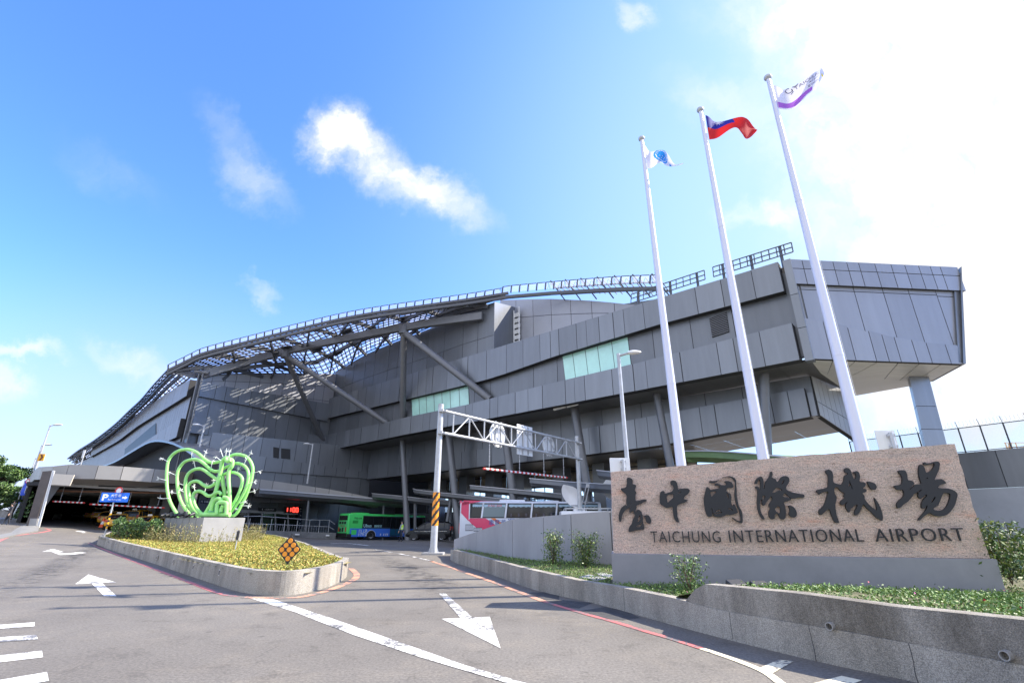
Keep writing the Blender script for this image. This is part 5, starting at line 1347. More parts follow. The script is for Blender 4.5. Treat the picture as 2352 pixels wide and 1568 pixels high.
M_APPLE = mat('apple_green_tube', (0.33, 0.74, 0.21), 0.4, 0.0, var=.16, vscale=1.5, coat=.2)
M_APPLE2 = mat('apple_teal_tube', (0.16, 0.55, 0.27), 0.35, coat=.3)
zx = lambda x, y: (349.1 + .15237 * x, 1010.6 + .15237 * y)
ap0 = PA.hit(*zx(880, 1150)); ap0.z = ztop
sc = thing('apple_sculpture', 'bright green tubular apple sculpture of nested loops on the grey plinth', 'sculpture', ap0)
def apath(pts, off=0.0, k=5): 
    pl = PA.off(off); P = [pl.hit(*zx(*p)) - ap0 for p in pts]
    for q in P: q.z = max(q.z, 0.06)
    return catmull(P, k)
loops = [
 ([(405, 1150), (330, 1040), (270, 920), (235, 780), (220, 600), (225, 440), (250, 300), (330, 200), (430, 150), (540, 140), (640, 165), (720, 220), (800, 290), (880, 335), (960, 335), (1040, 310), (1080, 280)], .1),
 ([(1150, 270), (1180, 240), (1250, 215), (1340, 220), (1430, 255), (1490, 330), (1520, 430), (1505, 560), (1470, 690), (1420, 830), (1350, 970), (1290, 1080), (1240, 1130), (1170, 1145)], .1),
 ([(600, 1165), (520, 1060), (440, 930), (395, 780), (378, 600), (390, 470), (430, 390), (500, 320), (600, 290), (700, 300), (780, 350), (860, 420), (930, 465), (1000, 465), (1040, 440)], .28),
 ([(1050, 440), (1090, 420), (1160, 385), (1230, 355), (1310, 350), (1390, 385), (1440, 450), (1455, 550), (1430, 680), (1380, 800), (1310, 920), (1240, 1020), (1180, 1090), (1150, 1130)], .28),
 ([(700, 1150), (620, 1070), (550, 980), (515, 860), (500, 700), (515, 570), (560, 490), (640, 440), (730, 430), (800, 460), (880, 520), (960, 575), (1010, 590)], .46),
 ([(1040, 560), (1080, 520), (1150, 490), (1230, 485), (1310, 515), (1360, 580), (1350, 680), (1310, 800), (1250, 920), (1190, 1010), (1160, 1090)], .46),
 ([(740, 1140), (640, 1060), (580, 960), (555, 830), (545, 720), (570, 650), (640, 615), (710, 625), (770, 670), (830, 700), (900, 685), (960, 640)], .64),
 ([(760, 1120), (680, 1040), (635, 950), (615, 850), (640, 790), (700, 765), (770, 785), (830, 830), (890, 835), (950, 800), (1010, 780), (1045, 820)], .82)]
for p, o in loops: MB().tube(apath(p, o), .098, 12).build('loop_tube', M_APPLE, sc, smooth=True)
for p, o, r in (([(780, 1140), (880, 980), (950, 800), (1000, 620), (1040, 450), (1055, 340), (1100, 270), (1160, 280), (1210, 310), (1205, 390), (1160, 460), (1155, 600), (1170, 750), (1170, 900), (1160, 1140)], .7, .12),
                ([(1060, 540), (1075, 680), (1095, 780), (1085, 900)], .55, .11), ([(1110, 275), (1140, 320), (1190, 300)], .85, .12)):
    MB().tube(apath(p, o), r, 12).build('core_tube', M_APPLE, sc, smooth=True)
for p, o in (([(975, 1120), (980, 1000), (1005, 940), (1115, 942), (1125, 1000), (1122, 1120)], 1.0), ([(890, 1060), (925, 930), (980, 880), (1035, 890), (1055, 930)], .9), ([(1080, 860), (1130, 870), (1165, 930), (1165, 1060)], .85), ([(1040, 1080), (1050, 1030), (1075, 980)], .95)):
    MB().tube(apath(p, o, 4), .12, 10).build('house_tube', M_APPLE, sc, smooth=True)
q = [PA.off(.8).hit(*zx(*p)) - ap0 for p in ((730, 1150), (1170, 1150))]
MB().tube([q[0] + Vector((0, 0, .12)), q[1] + Vector((0, 0, .12))], .14, 12).build('base_tube', M_APPLE, sc, smooth=True)
q = [PA.off(.75).hit(*zx(*p)) - ap0 for p in ((790, 1130), (930, 1130), (925, 960), (870, 1010))]
MB().prism(q, (.1, .35, 0)).build('leaf_plate', M_APPLE2, sc)
spk = [(235, 320, 155, 275), (215, 605, 105, 575), (390, 540, 280, 490), (510, 685, 400, 650), (420, 810, 285, 785), (250, 875, 130, 880), (1430, 270, 1495, 190), (1385, 375, 1420, 290), (1280, 495, 1305, 435), (1510, 495, 1615, 470), (1420, 660, 1540, 630), (1455, 785, 1550, 765), (1340, 985, 1450, 985), (1285, 945, 1400, 935), (1180, 1050, 1280, 1040), (1070, 250, 1040, 165), (1110, 245, 1120, 165), (1160, 260, 1170, 165), (1040, 310, 970, 250), (600, 290, 600, 190), (660, 445, 635, 330), (785, 250, 810, 180), (870, 510, 910, 320), (790, 805, 815, 690), (660, 800, 630, 700), (480, 780, 435, 755), (1080, 785, 1140, 780), (620, 985, 480, 985), (900, 690, 935, 610)]
M_SPIKE = mat('spark_white', (0.78, 0.8, 0.76), 0.4)
R = random.Random(2)
for x0, y0, x1, y1 in spk:
    pl = PA.off(.25); a, b = pl.hit(*zx(x0, y0)) - ap0, pl.hit(*zx(x1, y1)) - ap0; d = (b - a).normalized()
    mb = MB(); mb.tube([a, b], .022, 6)
    for k in range(7):
        v = Vector((R.gauss(0, 1), R.gauss(0, .8), R.gauss(0, 1))).normalized() * .16 + d * .05; mb.tube([b, b + v], [.02, .012], 4)
    mb.build('spark_rod', M_SPIKE, sc)
# black spotlights clustered at the left end of the plinth
R = random.Random(4)
for i in range(7):
    f = .98 - i * .125; p = P0 + e1 * f; p = Vector((p.x - .12, p.y - .16, ztop - .02))
    s = thing('spotlight', 'black spotlight in the row along the left edge of the sculpture plinth', 'spotlight', p, R.uniform(-.4, .4), 'spotlights on the plinth edge')
    MB().box((0, 0, .03), (.16, .12, .05)).build('bracket', M_BLACK, s)
    h = MB().lathe((0, 0, 0), [(1e-4, -.16), (.09, -.16), (.10, .1), (.13, .18), (1e-4, .15)], 12, 'y').build('lamp_housing', M_BLACK, s, smooth=True); h.location = (0, 0, .19); h.rotation_euler = (R.uniform(.2, .8), 0, R.uniform(-1, 1))
p = G(540, 1262, .5); s = thing('garden_spike_light', 'thin black spike light standing on the yellow groundcover by the plinth', 'garden light', p)
tp = Plane(p.xy, (1, 0)).hit(541, 1222).z - p.z
MB().tube([(0, 0, -.1), (0, 0, tp)], .02, 6).build('stake', M_GALV, s); MB().lathe((0, 0, tp - .1), [(1e-4, -.2), (.05, -.2), (.06, .15), (1e-4, .18)], 10).build('lamp_housing', M_BLACK, s)

# diamond object marker
p = G(659, 1299, .5); mk = thing('object_marker', 'black diamond sign with nine orange discs on the island front', 'marker sign', p, rad(3))
wpx = 1188 / 12.2; s_ = 0.315
M_DISC = mat('orange_reflector', (0.9, 0.32, 0.02), 0.4)
pz = .41
dm = [(0, -s_ * 1.16), (s_, 0), (0, s_ * 1.2), (-s_, 0)]
mb = MB(); mb.prism([(x, -.02, pz + z) for x, z in dm], (0, .02, 0)); mb.build('plate', M_BLACK, mk, bevel=.008)
k = 0.34
for i in range(3):
    for j in range(3):
        x = (i - j) * .098; z = pz + (i + j - 2) * .112
        MB().lathe((x, -.024, z), [(1e-4, -.006), (.062, -.006), (.066, .003)], 18, 'y').build('disc', M_DISC, mk, smooth=False)
mb = MB()
for i in range(6): mb.cur = i % 2; mb.box((0, .02, -.42 + .07 * i + .035), (.06, .04, .07))
mb.cur = 1; mb.box((0, .03, .4), (.05, .04, .82))
mb.build('post', [M_YEL, M_BLACK], mk)
# bus parking sign
p = G(239, 1233, .5); bs = thing('parking_sign', 'blue bus parking sign with white P and right arrow on a striped post', 'road sign', p, rad(24))
Y_ = p.y
tp = Plane(p.xy, (1, 0)).hit(272, 1142).z - p.z
MB().tube([(0, 0, -.2), (0, 0, tp + .3)], .045, 10).build('post', M_GALV, bs, smooth=True)
mb = MB()
for i in range(7): mb.cur = i % 2; mb.tube([(0, 0, .5 + i * .13), (0, 0, .63 + i * .13)], .05, 10)
mb.build('striped_wrap', [M_YEL, M_BLACK], bs)
M_SBLUE = mat('sign_blue', (0.01, 0.13, 0.62), 0.4)
w2, h2 = .74, .29
MB().box((0, -.07, tp), (w2 * 2, .03, h2 * 2)).build('plate', M_SBLUE, bs, bevel=.012)
def sgt(txt, x, z, w, h, b=0.0):
    mb = MB(); put_text(mb, txt, (x, -.088, tp + z), (1, 0, 0), (0, 0, 1), w, h, 0, b); mb.build('lettering', M_LETTER, bs)
sgt('P', -.64, -.2, .3, .4, .03); sgt('大客車', -.22, .02, .55, .2, .01); sgt('Bus Parking Lot', -.32, -.2, .68, .12)
mb = MB(); mb.prism([(.4, -.086, tp - .05), (.54, -.086, tp - .05), (.54, -.086, tp - .11), (.68, -.086, tp), (.54, -.086, tp + .11), (.54, -.086, tp + .05), (.4, -.086, tp + .05)], (0, -.003, 0)); mb.build('arrow', M_LETTER, bs)
p2 = p + Vector((.05, .12, tp + .42)); t = thing('round_sign', 'small red rimmed round sign above the blue bus parking sign', 'road sign', p2)
MB().lathe((0, 0, 0), [(1e-4, -.02), (.24, -.02), (.24, .01), (1e-4, .01)], 20, 'y').build('plate', M_RW_W, t); MB().lathe((0, 0, 0), [(.17, -.03), (.25, -.03), (.25, -.02), (.17, -.02)], 20, 'y').build('rim', M_RW_R, t)

# ================================================================== right planter: kerb wall, panel wall, stone sign
base_px = [(1034, 1284), (1047, 1292), (1100, 1309), (1152, 1327), (1235.5, 1356), (1353.7, 1382), (1420, 1399.5), (1482.7, 1417), (1580, 1444), (1684, 1471), (1780, 1495), (1875, 1517.5), (1980, 1540), (2082, 1561), (2200, 1590), (2352, 1628), (2600, 1695), (2900, 1780)]
lo_px = [(1034, 1262), (1047, 1262.8), (1121.8, 1282.5), (1200.5, 1303.3), (1331.8, 1332.8), (1410.5, 1344.9), (1562, 1375.5), (1600, 1388), (1668, 1403.6), (1800, 1426), (1929, 1447), (2120, 1483), (2352, 1527), (2600, 1577), (2900, 1640)]
hi_px = [(1578.8, 1379), (1601.6, 1339.4), (1668, 1345.6), (1833.5, 1362.2), (2040.5, 1391), (2352, 1423.5), (2600, 1452), (2900, 1490)]
def plan_of(px): return catmull([Vector((*G(u, v).xy, 0)) for u, v in px], 4)
def profile(px):
    o = []
    for (u0, v0), (u1, v1) in zip(px, px[1:]):
        for i in range(8):
            r = ray(lerp(u0, u1, i / 8), lerp(v0, v1, i / 8)); o.append((r.x / r.y, r.z / r.y))
    r = ray(*px[-1]); o.append((r.x / r.y, r.z / r.y)); return sorted(o)
kb = plan_of(base_px); pl_lo = profile(lo_px); pl_hi = profile(hi_px)
zlo = lambda p: CAMH + interp(pl_lo, p.x / p.y) * p.y
zhi = lambda p: CAMH + interp(pl_hi, p.x / p.y) * p.y
r_hi0 = profile(hi_px)[0][0]; r_full = ray(1601.6, 1339.4); r_full = r_full.x / r_full.y
kw = thing('kerb_wall', 'curved aggregate retaining kerb with taller stained section and drain pipes below the stone sign', 'kerb wall', (kb[0].x, kb[0].y, 0)); ko = Vector((kb[0].x, kb[0].y, 0))
def knorm(i):
    d = kb[min(i + 1, len(kb) - 1)] - kb[max(i - 1, 0)]; n = Vector((d.y, -d.x, 0)).normalized(); return n if n.dot(-kb[i]) > 0 else -n
mb = MB(); up = MB(); ktop = []
for i in range(len(kb) - 1):
    a, b = kb[i], kb[i + 1]; na, nb = knorm(i), knorm(i + 1); za, zb = zlo(a), zlo(b); wd = .2
    mb.hexa([Vector((a.x, a.y, -.1)) - ko, Vector((b.x, b.y, -.1)) - ko, Vector((b.x, b.y, zb)) - ko, Vector((a.x, a.y, za)) - ko], [Vector((a.x, a.y, -.1)) - na * wd - ko, Vector((b.x, b.y, -.1)) - nb * wd - ko, Vector((b.x, b.y, zb)) - nb * wd - ko, Vector((a.x, a.y, za)) - na * wd - ko])
    ra, rb = a.x / a.y, b.x / b.y
    if rb > r_hi0:
        ha, hb = max(zhi(a), za) if ra > r_hi0 else za, max(zhi(b), zb)
        s = .02
        up.hexa([Vector((a.x, a.y, za + .001)) - na * s - ko, Vector((b.x, b.y, zb + .001)) - nb * s - ko, Vector((b.x, b.y, hb)) - nb * s - ko, Vector((a.x, a.y, ha)) - na * s - ko], [Vector((a.x, a.y, za + .001)) - na * .26 - ko, Vector((b.x, b.y, zb + .001)) - nb * .26 - ko, Vector((b.x, b.y, hb)) - nb * .26 - ko, Vector((a.x, a.y, ha)) - na * .26 - ko])
        ktop.append((a - na * .3, ha))
    else: ktop.append((a - na * .22, za))
mb.build('lower_wall', M_AGGR, kw)
def agg_dark():
    m = M_AGGR.copy(); m.name = 'stained_aggregate'
    for n in m.node_tree.nodes:
        if n.type == 'VALTORGB' and abs(n.color_ramp.elements[0].position - .33) < .01:
            n.color_ramp.elements[0].position = .42; n.color_ramp.elements[1].position = .72; n.color_ramp.elements[0].color = (.38, .36, .33, 1)
    return m
up.build('upper_wall', agg_dark(), kw, label='darker weathered upper section')
jl = MB()
for uj, vj in ((1152, 1327), (1300, 1370), (1440, 1405), (1684, 1471), (1867, 1516), (2119, 1570)):
    r = ray(uj, vj); p = min(kb, key=lambda q: abs(q.x / q.y - r.x / r.y)); i = kb.index(p); nn = knorm(i); tt = Vector((-nn.y, nn.x, 0)) * .004; Rj = random.Random(uj); zt_j = zlo(p); prev = 0.0
    for s_ in range(6):
        z0_, z1_ = zt_j * s_ / 6, zt_j * (s_ + 1) / 6; w0 = tt * prev; prev = Rj.uniform(-2.5, 2.5); w1 = tt * prev; b0 = p + nn * .002 - ko
        jl.poly([b0 + w0 - tt + Vector((0, 0, z0_)), b0 + w0 + tt + Vector((0, 0, z0_)), b0 + w1 + tt + Vector((0, 0, z1_)), b0 + w1 - tt + Vector((0, 0, z1_))])
jl.build('wall_cracks', M_SEAM, kw)['kind'] = 'stuff'
for u, v in ((1918.5, 1437), (2312.5, 1504)):
    r = ray(u, v); rr = r.x / r.y; p = min(kb, key=lambda q: abs(q.x / q.y - rr)); t_ = p.y / r.y; c = Vector((p.x, p.y, CAMH + r.z * t_)); i = kb.index(p); nn = knorm(i)
    mb = MB(); X = Vector((-nn.y, nn.x, 0)); ring0 = []; n = 18
    rows = []
    for rd, o in ((.036, -.1), (.036, .05), (.045, .05), (.045, -.1)):
        rows.append([c + (X * math.cos(k * 2 * math.pi / n) + Vector((0, 0, 1)) * math.sin(k * 2 * math.pi / n)) * rd + nn * o - ko for k in range(n)])
    mb.add([q for r_ in rows for q in r_], [(j * n + k, j * n + (k + 1) % n, (j + 1) * n + (k + 1) % n, (j + 1) * n + k) for j in range(3) for k in range(n)])
    mb.add([q for q in rows[0]], [list(range(n))])
    mb.build('drain_pipe', mat('pvc_grey', (0.3, 0.29, 0.27), .5), kw, smooth=True)
# --- stone sign
SGZ = .38
SL_, SR_ = atZ(1407, 1340, SGZ), atZ(2310, 1362, SGZ)
PSG = Plane(SL_.xy, (SR_ - SL_).xy); sn = Vector((PSG.n.x, PSG.n.y, 0))
so = Vector((SL_.x, SL_.y, SGZ)); sg_ = thing('airport_sign', 'big rough pink granite airport name sign with black lettering on a grey plinth', 'monument sign', so)
M_STONE = mat('rough_granite', (0.5, 0.36, 0.28), 0.85)
def stone_mat():
    m = M_STONE; nt = m.node_tree; N = nt.nodes; L = nt.links; b = N['Principled BSDF']; tc = N.new('ShaderNodeTexCoord')
    mp = N.new('ShaderNodeMapping'); mp.inputs['Rotation'].default_value = (0, rad(0), 0); mp.inputs['Scale'].default_value = (1, 1, 4.2); L.new(tc.outputs['Object'], mp.inputs['Vector'])
    def nz(s, d, r, v): 
        n = N.new('ShaderNodeTexNoise'); n.inputs['Scale'].default_value = s; n.inputs['Detail'].default_value = d; n.inputs['Roughness'].default_value = r; L.new(v, n.inputs['Vector']); return n.outputs[0]
    def rp(src, st):
        n = N.new('ShaderNodeValToRGB'); L.new(src, n.inputs[0]); e = n.color_ramp.elements
        while len(e) < len(st): e.new(.5)
        for i, (p, c) in enumerate(st): e[i].position = p; e[i].color = (*c, 1)
        return n.outputs[0]
    a = rp(nz(1.1, 6, .6, mp.outputs[0]), [(.3, (.68, .535, .45)), (.5, (.83, .64, .525)), (.62, (.87, .63, .50)), (.75, (.80, .46, .32))])
    g = rp(nz(48, 3, .8, tc.outputs['Object']), [(.34, (.68, .66, .64)), (.5, (1.12, 1.12, 1.12)), (.66, (1.42, 1.4, 1.37))])
    cr = rp(nz(9, 8, .75, mp.outputs[0]), [(.36, (.56, .48, .43)), (.46, (1, 1, 1))])
    def mul(x, y):
        n = N.new('ShaderNodeMix'); n.data_type = 'RGBA'; n.blend_type = 'MULTIPLY'; n.inputs['Factor'].default_value = 1
        s = [i for i in n.inputs if i.type == 'RGBA']; L.new(x, s[0]); L.new(y, s[1]); return [o for o in n.outputs if o.type == 'RGBA'][0]
    L.new(mul(mul(a, g), cr), b.inputs['Base Color'])
    ad = N.new('ShaderNodeMath'); ad.operation = 'ADD'; L.new(nz(9, 8, .72, mp.outputs[0]), ad.inputs[0]); L.new(nz(45, 3, .7, tc.outputs['Object']), ad.inputs[1])
    bp = N.new('ShaderNodeBump'); bp.inputs['Strength'].default_value = 0.9; bp.inputs['Distance'].default_value = .09; L.new(ad.outputs[0], bp.inputs['Height']); L.new(bp.outputs[0], b.inputs['Normal'])
stone_mat()
M_SBASE = mat('plinth_paint', (0.235, 0.235, 0.245), 0.75, var=.09, vscale=1.5, bump=.08, bscale=60)
q = [PSG.hit(*p) for p in ((1407, 1340), (2310, 1362), (2290, 1283.5), (1404, 1270))]; q[0].z -= .3; q[1].z -= .3
back_ = -sn * .95
MB().hexa([p - so for p in q], [p + back_ - so for p in q]).build('plinth', M_SBASE, sg_, bevel=.012)
PST = PSG.off(-.06); thick = .62
R = random.Random(12)
def jag(a, b, n, amp):
    o = []
    for i in range(n):
        t = i / n; p = PST.hit(lerp(a[0], b[0], t), lerp(a[1], b[1], t)); o.append(p + (Vector((PST.d.x, PST.d.y, 0)) * R.uniform(-1, 1) + Vector((0, 0, R.uniform(-1, 1)))) * (amp if i else 0))
    return o
outl = jag((1409, 1271), (2277, 1283.2), 4, 0) + jag((2277, 1283.2), (2234, 1150), 9, .011) + jag((2234, 1150), (2195, 1018.5), 9, .011) + jag((2195, 1018.5), (1800, 1049), 22, .009) + jag((1800, 1049), (1402, 1083.5), 22, .009) + jag((1402, 1083.5), (1409, 1271), 12, .006)
mb = MB(); f0 = [p - so for p in outl]; n = len(f0); cen = sum(f0, Vector()) / n
# bevelled broken edge: front face slightly inset, then out to the full outline, then back
ins = [p.lerp(cen, .006) + sn * .0 for p in f0]; mid = [p - sn * .035 + sn * R.uniform(-.008, .008) for p in f0]; bk_ = [p - sn * thick for p in f0]
mb.add(ins + mid + bk_, [list(range(n))] + [(i, (i + 1) % n, n + (i + 1) % n, n + i) for i in range(n)] + [(n + i, n + (i + 1) % n, 2 * n + (i + 1) % n, 2 * n + i) for i in range(n)] + [list(range(2 * n, 3 * n))[::-1]])
mb.build('stone_slab', M_STONE, sg_)
# calligraphy traced as outlines, mounted proud of the stone
CH = [
 ('A', [[(410,128),(370,140),(358,180),(365,260),(345,350),(300,385),(225,390),(225,430),(270,480),(330,530),(360,590),(350,680),(350,760),(370,820),(320,800),(240,860),(190,950),(165,1050),(165,1140),(190,1212),(230,1185),(240,1100),(270,1010),(330,930),(400,880),(450,850),(425,910),(430,995),(470,975),(520,945),(535,1010),(560,1050),(530,1110),(500,1180),(480,1260),(430,1330),(408,1390),(415,1455),(500,1445),(600,1415),(700,1400),(775,1400),(795,1350),(785,1290),(760,1220),(755,1150),(755,1080),(735,1000),(700,940),(650,912),(610,930),(585,980),(580,930),(605,860),(600,820),(680,780),(760,740),(840,705),(835,670),(780,662),(690,680),(590,695),(575,640),(580,560),(595,490),(560,440),(580,380),(590,320),(555,300),(510,280),(510,210),(480,155)],
        [(690,1055),(650,1090),(640,1160),(615,1220),(650,1200),(690,1150)],[(725,1210),(690,1260),(640,1300),(600,1325),(660,1335),(705,1310),(720,1270)],[(440,740),(435,765),(447,770),(450,750)]]),
 ('A', [[(850,1040),(800,1060),(770,1080),(815,1085),(820,1140),(840,1210),(880,1250),(930,1252),(960,1210),(950,1140),(920,1080),(885,1048)]]),
 ('A', [[(1490,198),(1440,215),(1428,265),(1450,310),(1490,320),(1505,380),(1495,430),(1450,475),(1380,495),(1300,515),(1285,475),(1240,455),(1195,480),(1172,560),(1170,680),(1180,770),(1250,820),(1320,865),(1380,865),(1480,845),(1490,930),(1505,1050),(1530,1140),(1580,1205),(1645,1222),(1630,1160),(1605,1080),(1595,960),(1590,860),(1620,795),(1700,765),(1790,735),(1850,690),(1800,665),(1760,650),(1790,580),(1850,540),(1895,480),(1900,430),(1850,395),(1760,395),(1680,400),(1615,410),(1610,340),(1585,255),(1550,215)],
        [(1500,540),(1420,545),(1340,590),(1350,680),(1360,740),(1420,690),(1490,630),(1505,580)],[(1690,470),(1640,480),(1610,510),(1660,505)]]),
 ('B', [[(275,495),(240,620),(210,760),(205,880),(230,1050),(265,1180),(310,1255),(370,1265),(415,1240),(415,1130),(395,1050),(420,1060),(430,1120),(440,1165),(560,1165),(680,1130),(640,1175),(520,1190),(445,1185),(470,1240),(540,1275),(640,1275),(720,1255),(800,1215),(880,1222),(960,1205),(1080,1160),(1060,1080),(1030,1000),(985,935),(970,990),(920,940),(915,860),(918,740),(890,660),(830,630),(800,600),(785,580),(815,520),(900,515),(960,500),(970,450),(940,385),(880,345),(800,325),(740,345),(780,395),(785,430),(680,440),(610,410),(530,390),(490,410),(500,460),(550,445),(605,470),(600,515),(500,540),(380,560),(330,510)],
        [(385,620),(385,690),(400,745),(450,700),(525,612),(440,612)],[(810,640),(800,700),(830,770),(855,795),(850,730),(835,680)],[(840,1050),(900,1085),(960,1105),(930,1060),(880,1040)],[(600,1070),(560,1090),(500,1130),(560,1130),(640,1110)]]),
 ('B', [[(340,350),(370,380),(440,390),(500,375),(570,330),(660,270),(740,235),(820,220),(900,235),(960,270),(1000,330),(1020,400),(1015,560),(1005,680),(1020,820),(1050,930),(1090,1030),(1130,1120),(1145,1220),(1160,1310),(1155,1370),(1080,1365),(1010,1320),(935,1280),(1000,1340),(1070,1385),(1130,1415),(1185,1435),(1215,1400),(1215,1310),(1205,1200),(1180,1100),(1130,1010),(1100,920),(1080,820),(1060,700),(1055,540),(1045,400),(1040,310),(1000,255),(940,220),(860,205),(780,215),(700,245),(620,290),(540,320),(440,330),(370,330)]]),
 ('C', [[(345,325),(280,330),(220,380),(185,440),(170,500),(230,510),(250,450),(285,400),(310,430),(320,520),(315,620),(300,660),(270,600),(230,575),(190,580),(195,620),(235,670),(245,760),(235,900),(235,1060),(250,1180),(290,1300),(340,1390),(390,1440),(430,1420),(400,1360),(350,1280),(320,1180),(310,1060),(315,960),(330,930),(360,940),(370,1060),(425,1070),(460,1020),(490,970),(520,930),(590,840),(625,870),(620,930),(580,990),(540,1050),(550,1120),(570,1170),(535,1240),(545,1340),(580,1410),(640,1435),(695,1400),(695,1330),(730,1290),(780,1300),(810,1370),(860,1430),(930,1435),(975,1380),(985,1270),(975,1150),(950,1050),(930,1000),(1000,970),(1080,945),(1125,910),(1060,870),(1000,860),(930,850),(905,815),(950,760),(1010,790),(1080,860),(1150,890),(1250,885),(1350,865),(1445,870),(1468,825),(1440,785),(1350,770),(1240,750),(1120,720),(1030,680),(985,630),(1010,560),(1060,480),(1075,390),(1040,330),(970,305),(890,320),(830,375),(790,440),(750,450),(715,390),(620,345),(635,270),(630,210),(595,185),(575,215),(560,290),(510,380),(445,470),(435,560),(420,640),(405,600),(405,490),(390,390)],
        [(940,410),(900,440),(865,520),(900,510),(935,450)],[(800,620),(720,630),(660,690),(640,740),(710,730),(770,690),(890,680)],[(375,815),(370,880),(380,940),(420,910),(445,830)],[(820,1110),(760,1110),(700,1170),(760,1250),(830,1270),(840,1190)]]),
 ('C', [[(1045,1075),(1075,1140),(1085,1210),(1060,1290),(1100,1360),(1180,1390),(1250,1360),(1270,1290),(1250,1210),(1200,1130),(1130,1085)]]),
 ('D', [[(510,128),(450,140),(420,170),(440,220),(480,270),(490,350),(485,450),(480,550),(400,590),(300,605),(215,630),(200,660),(240,710),(270,742),(330,690),(420,670),(485,680),(460,770),(430,880),(380,1000),(320,1070),(265,1120),(260,1190),(290,1235),(330,1235),(400,1170),(460,1120),(520,1105),(550,1190),(590,1300),(640,1400),(690,1430),(750,1425),(730,1350),(690,1230),(670,1100),(665,980),(690,870),(690,790),(660,740),(640,690),(640,590),(690,560),(740,590),(800,660),(885,710),(870,770),(880,830),(810,880),(780,940),(800,990),(855,995),(920,940),(960,910),(910,1010),(940,1100),(1000,1175),(1030,1110),(1100,1040),(1190,985),(1190,1050),(1140,1130),(1125,1200),(1150,1245),(1210,1225),(1270,1150),(1320,1030),(1350,980),(1420,1060),(1520,1150),(1600,1230),(1660,1295),(1740,1345),(1805,1380),(1820,1290),(1800,1170),(1750,1030),(1690,920),(1615,820),(1640,920),(1665,1030),(1670,1125),(1600,1080),(1500,1000),(1430,920),(1380,840),(1370,770),(1325,710),(1400,680),(1430,640),(1400,605),(1335,590),(1390,540),(1400,480),(1360,440),(1255,420),(1265,320),(1250,230),(1210,175),(1150,168),(1100,215),(1160,225),(1165,310),(1135,370),(1100,330),(1070,250),(1040,160),(990,105),(930,92),(885,120),(880,165),(910,205),(960,220),(955,250),(890,280),(870,350),(855,430),(810,490),(720,480),(620,440),(605,360),(605,270),(580,180)],
        [(1005,395),(1000,470),(975,530),(1000,540),(1040,520),(1060,600),(1080,600),(1060,530),(1025,450)]]),
 ('D', [[(1440,425),(1480,520),(1520,590),(1570,620),(1640,620),(1670,560),(1650,500),(1600,455),(1520,430)]]),
 ('E', [[(740,187),(710,230),(695,330),(705,450),(735,550),(750,635),(640,650),(560,710),(480,780),(530,700),(590,640),(575,590),(520,560),(450,545),(430,430),(400,350),(340,320),(235,330),(240,380),(290,430),(315,510),(315,610),(280,655),(140,675),(160,730),(220,775),(320,770),(355,830),(355,910),(280,990),(210,1060),(190,1120),(210,1185),(270,1185),(340,1120),(450,1040),(540,940),(610,850),(690,850),(680,900),(700,950),(740,980),(800,930),(870,880),(880,920),(820,980),(770,1060),(760,1130),(775,1195),(840,1190),(890,1120),(880,1200),(830,1280),(760,1360),(685,1465),(730,1470),(800,1400),(880,1340),(960,1310),(1040,1350),(1130,1380),(1250,1375),(1370,1330),(1460,1230),(1530,1120),(1570,980),(1590,890),(1550,820),(1470,770),(1350,740),(1220,735),(1140,720),(1200,660),(1320,625),(1290,570),(1220,525),(1130,530),(1065,535),(1110,430),(1160,310),(1180,200),(1175,150),(1130,120),(1060,125),(960,155),(880,160),(830,140),(805,160),(830,195),(900,200),(980,180),(1050,160),(1055,220),(1010,300),(940,355),(870,375),(840,290),(800,220)],
        [(1270,850),(1230,920),(1190,1020),(1140,1130),(1040,1200),(1070,1240),(1180,1250),(1280,1220),(1350,1140),(1400,1020),(1420,930),(1410,860),(1340,845)],[(885,490),(870,510),(890,520),(905,500)],[(1080,930),(1030,970),(980,1050),(1010,1055),(1060,990)],[(760,765),(690,800),(640,840),(690,830),(740,800)]])]
ZM = {'A': (1530, 1180, 220 / 2156), 'B': (1740, 1170, 160 / 1673), 'C': (1870, 1160, 160 / 1673), 'D': (2020, 1160, 200 / 1960), 'E': (2220, 1140, 200 / 1845)}
M_CALL = mat('black_cut_metal', (0.012, 0.012, 0.014), 0.5, 0.0)
PCF = PST.off(.035)
def fill_outline(loops2d, ext):
    cu = bpy.data.curves.new('o', 'CURVE'); cu.dimensions = '2D'; cu.fill_mode = 'BOTH'; cu.extrude = ext / 2
    for lp in loops2d:
        s = cu.splines.new('POLY'); s.points.add(len(lp) - 1); s.use_cyclic_u = True
        for i, p in enumerate(lp): s.points[i].co = (p[0], p[1], 0, 1)
    o = bpy.data.objects.new('o', cu); COL.objects.link(o); bpy.context.view_layer.update()
    me = bpy.data.meshes.new_from_object(o.evaluated_get(bpy.context.evaluated_depsgraph_get()))
    V = [v.co.copy() for v in me.vertices]; Fc = [list(p.vertices) for p in me.polygons]
    bpy.data.objects.remove(o); bpy.data.curves.remove(cu); bpy.data.meshes.remove(me); return V, Fc
groups = [(0, 1), (2,), (3, 4), (5, 6), (7, 8), (9,)]
xd = Vector((PCF.d.x, PCF.d.y, 0)); xd = xd if xd.x > 0 else -xd
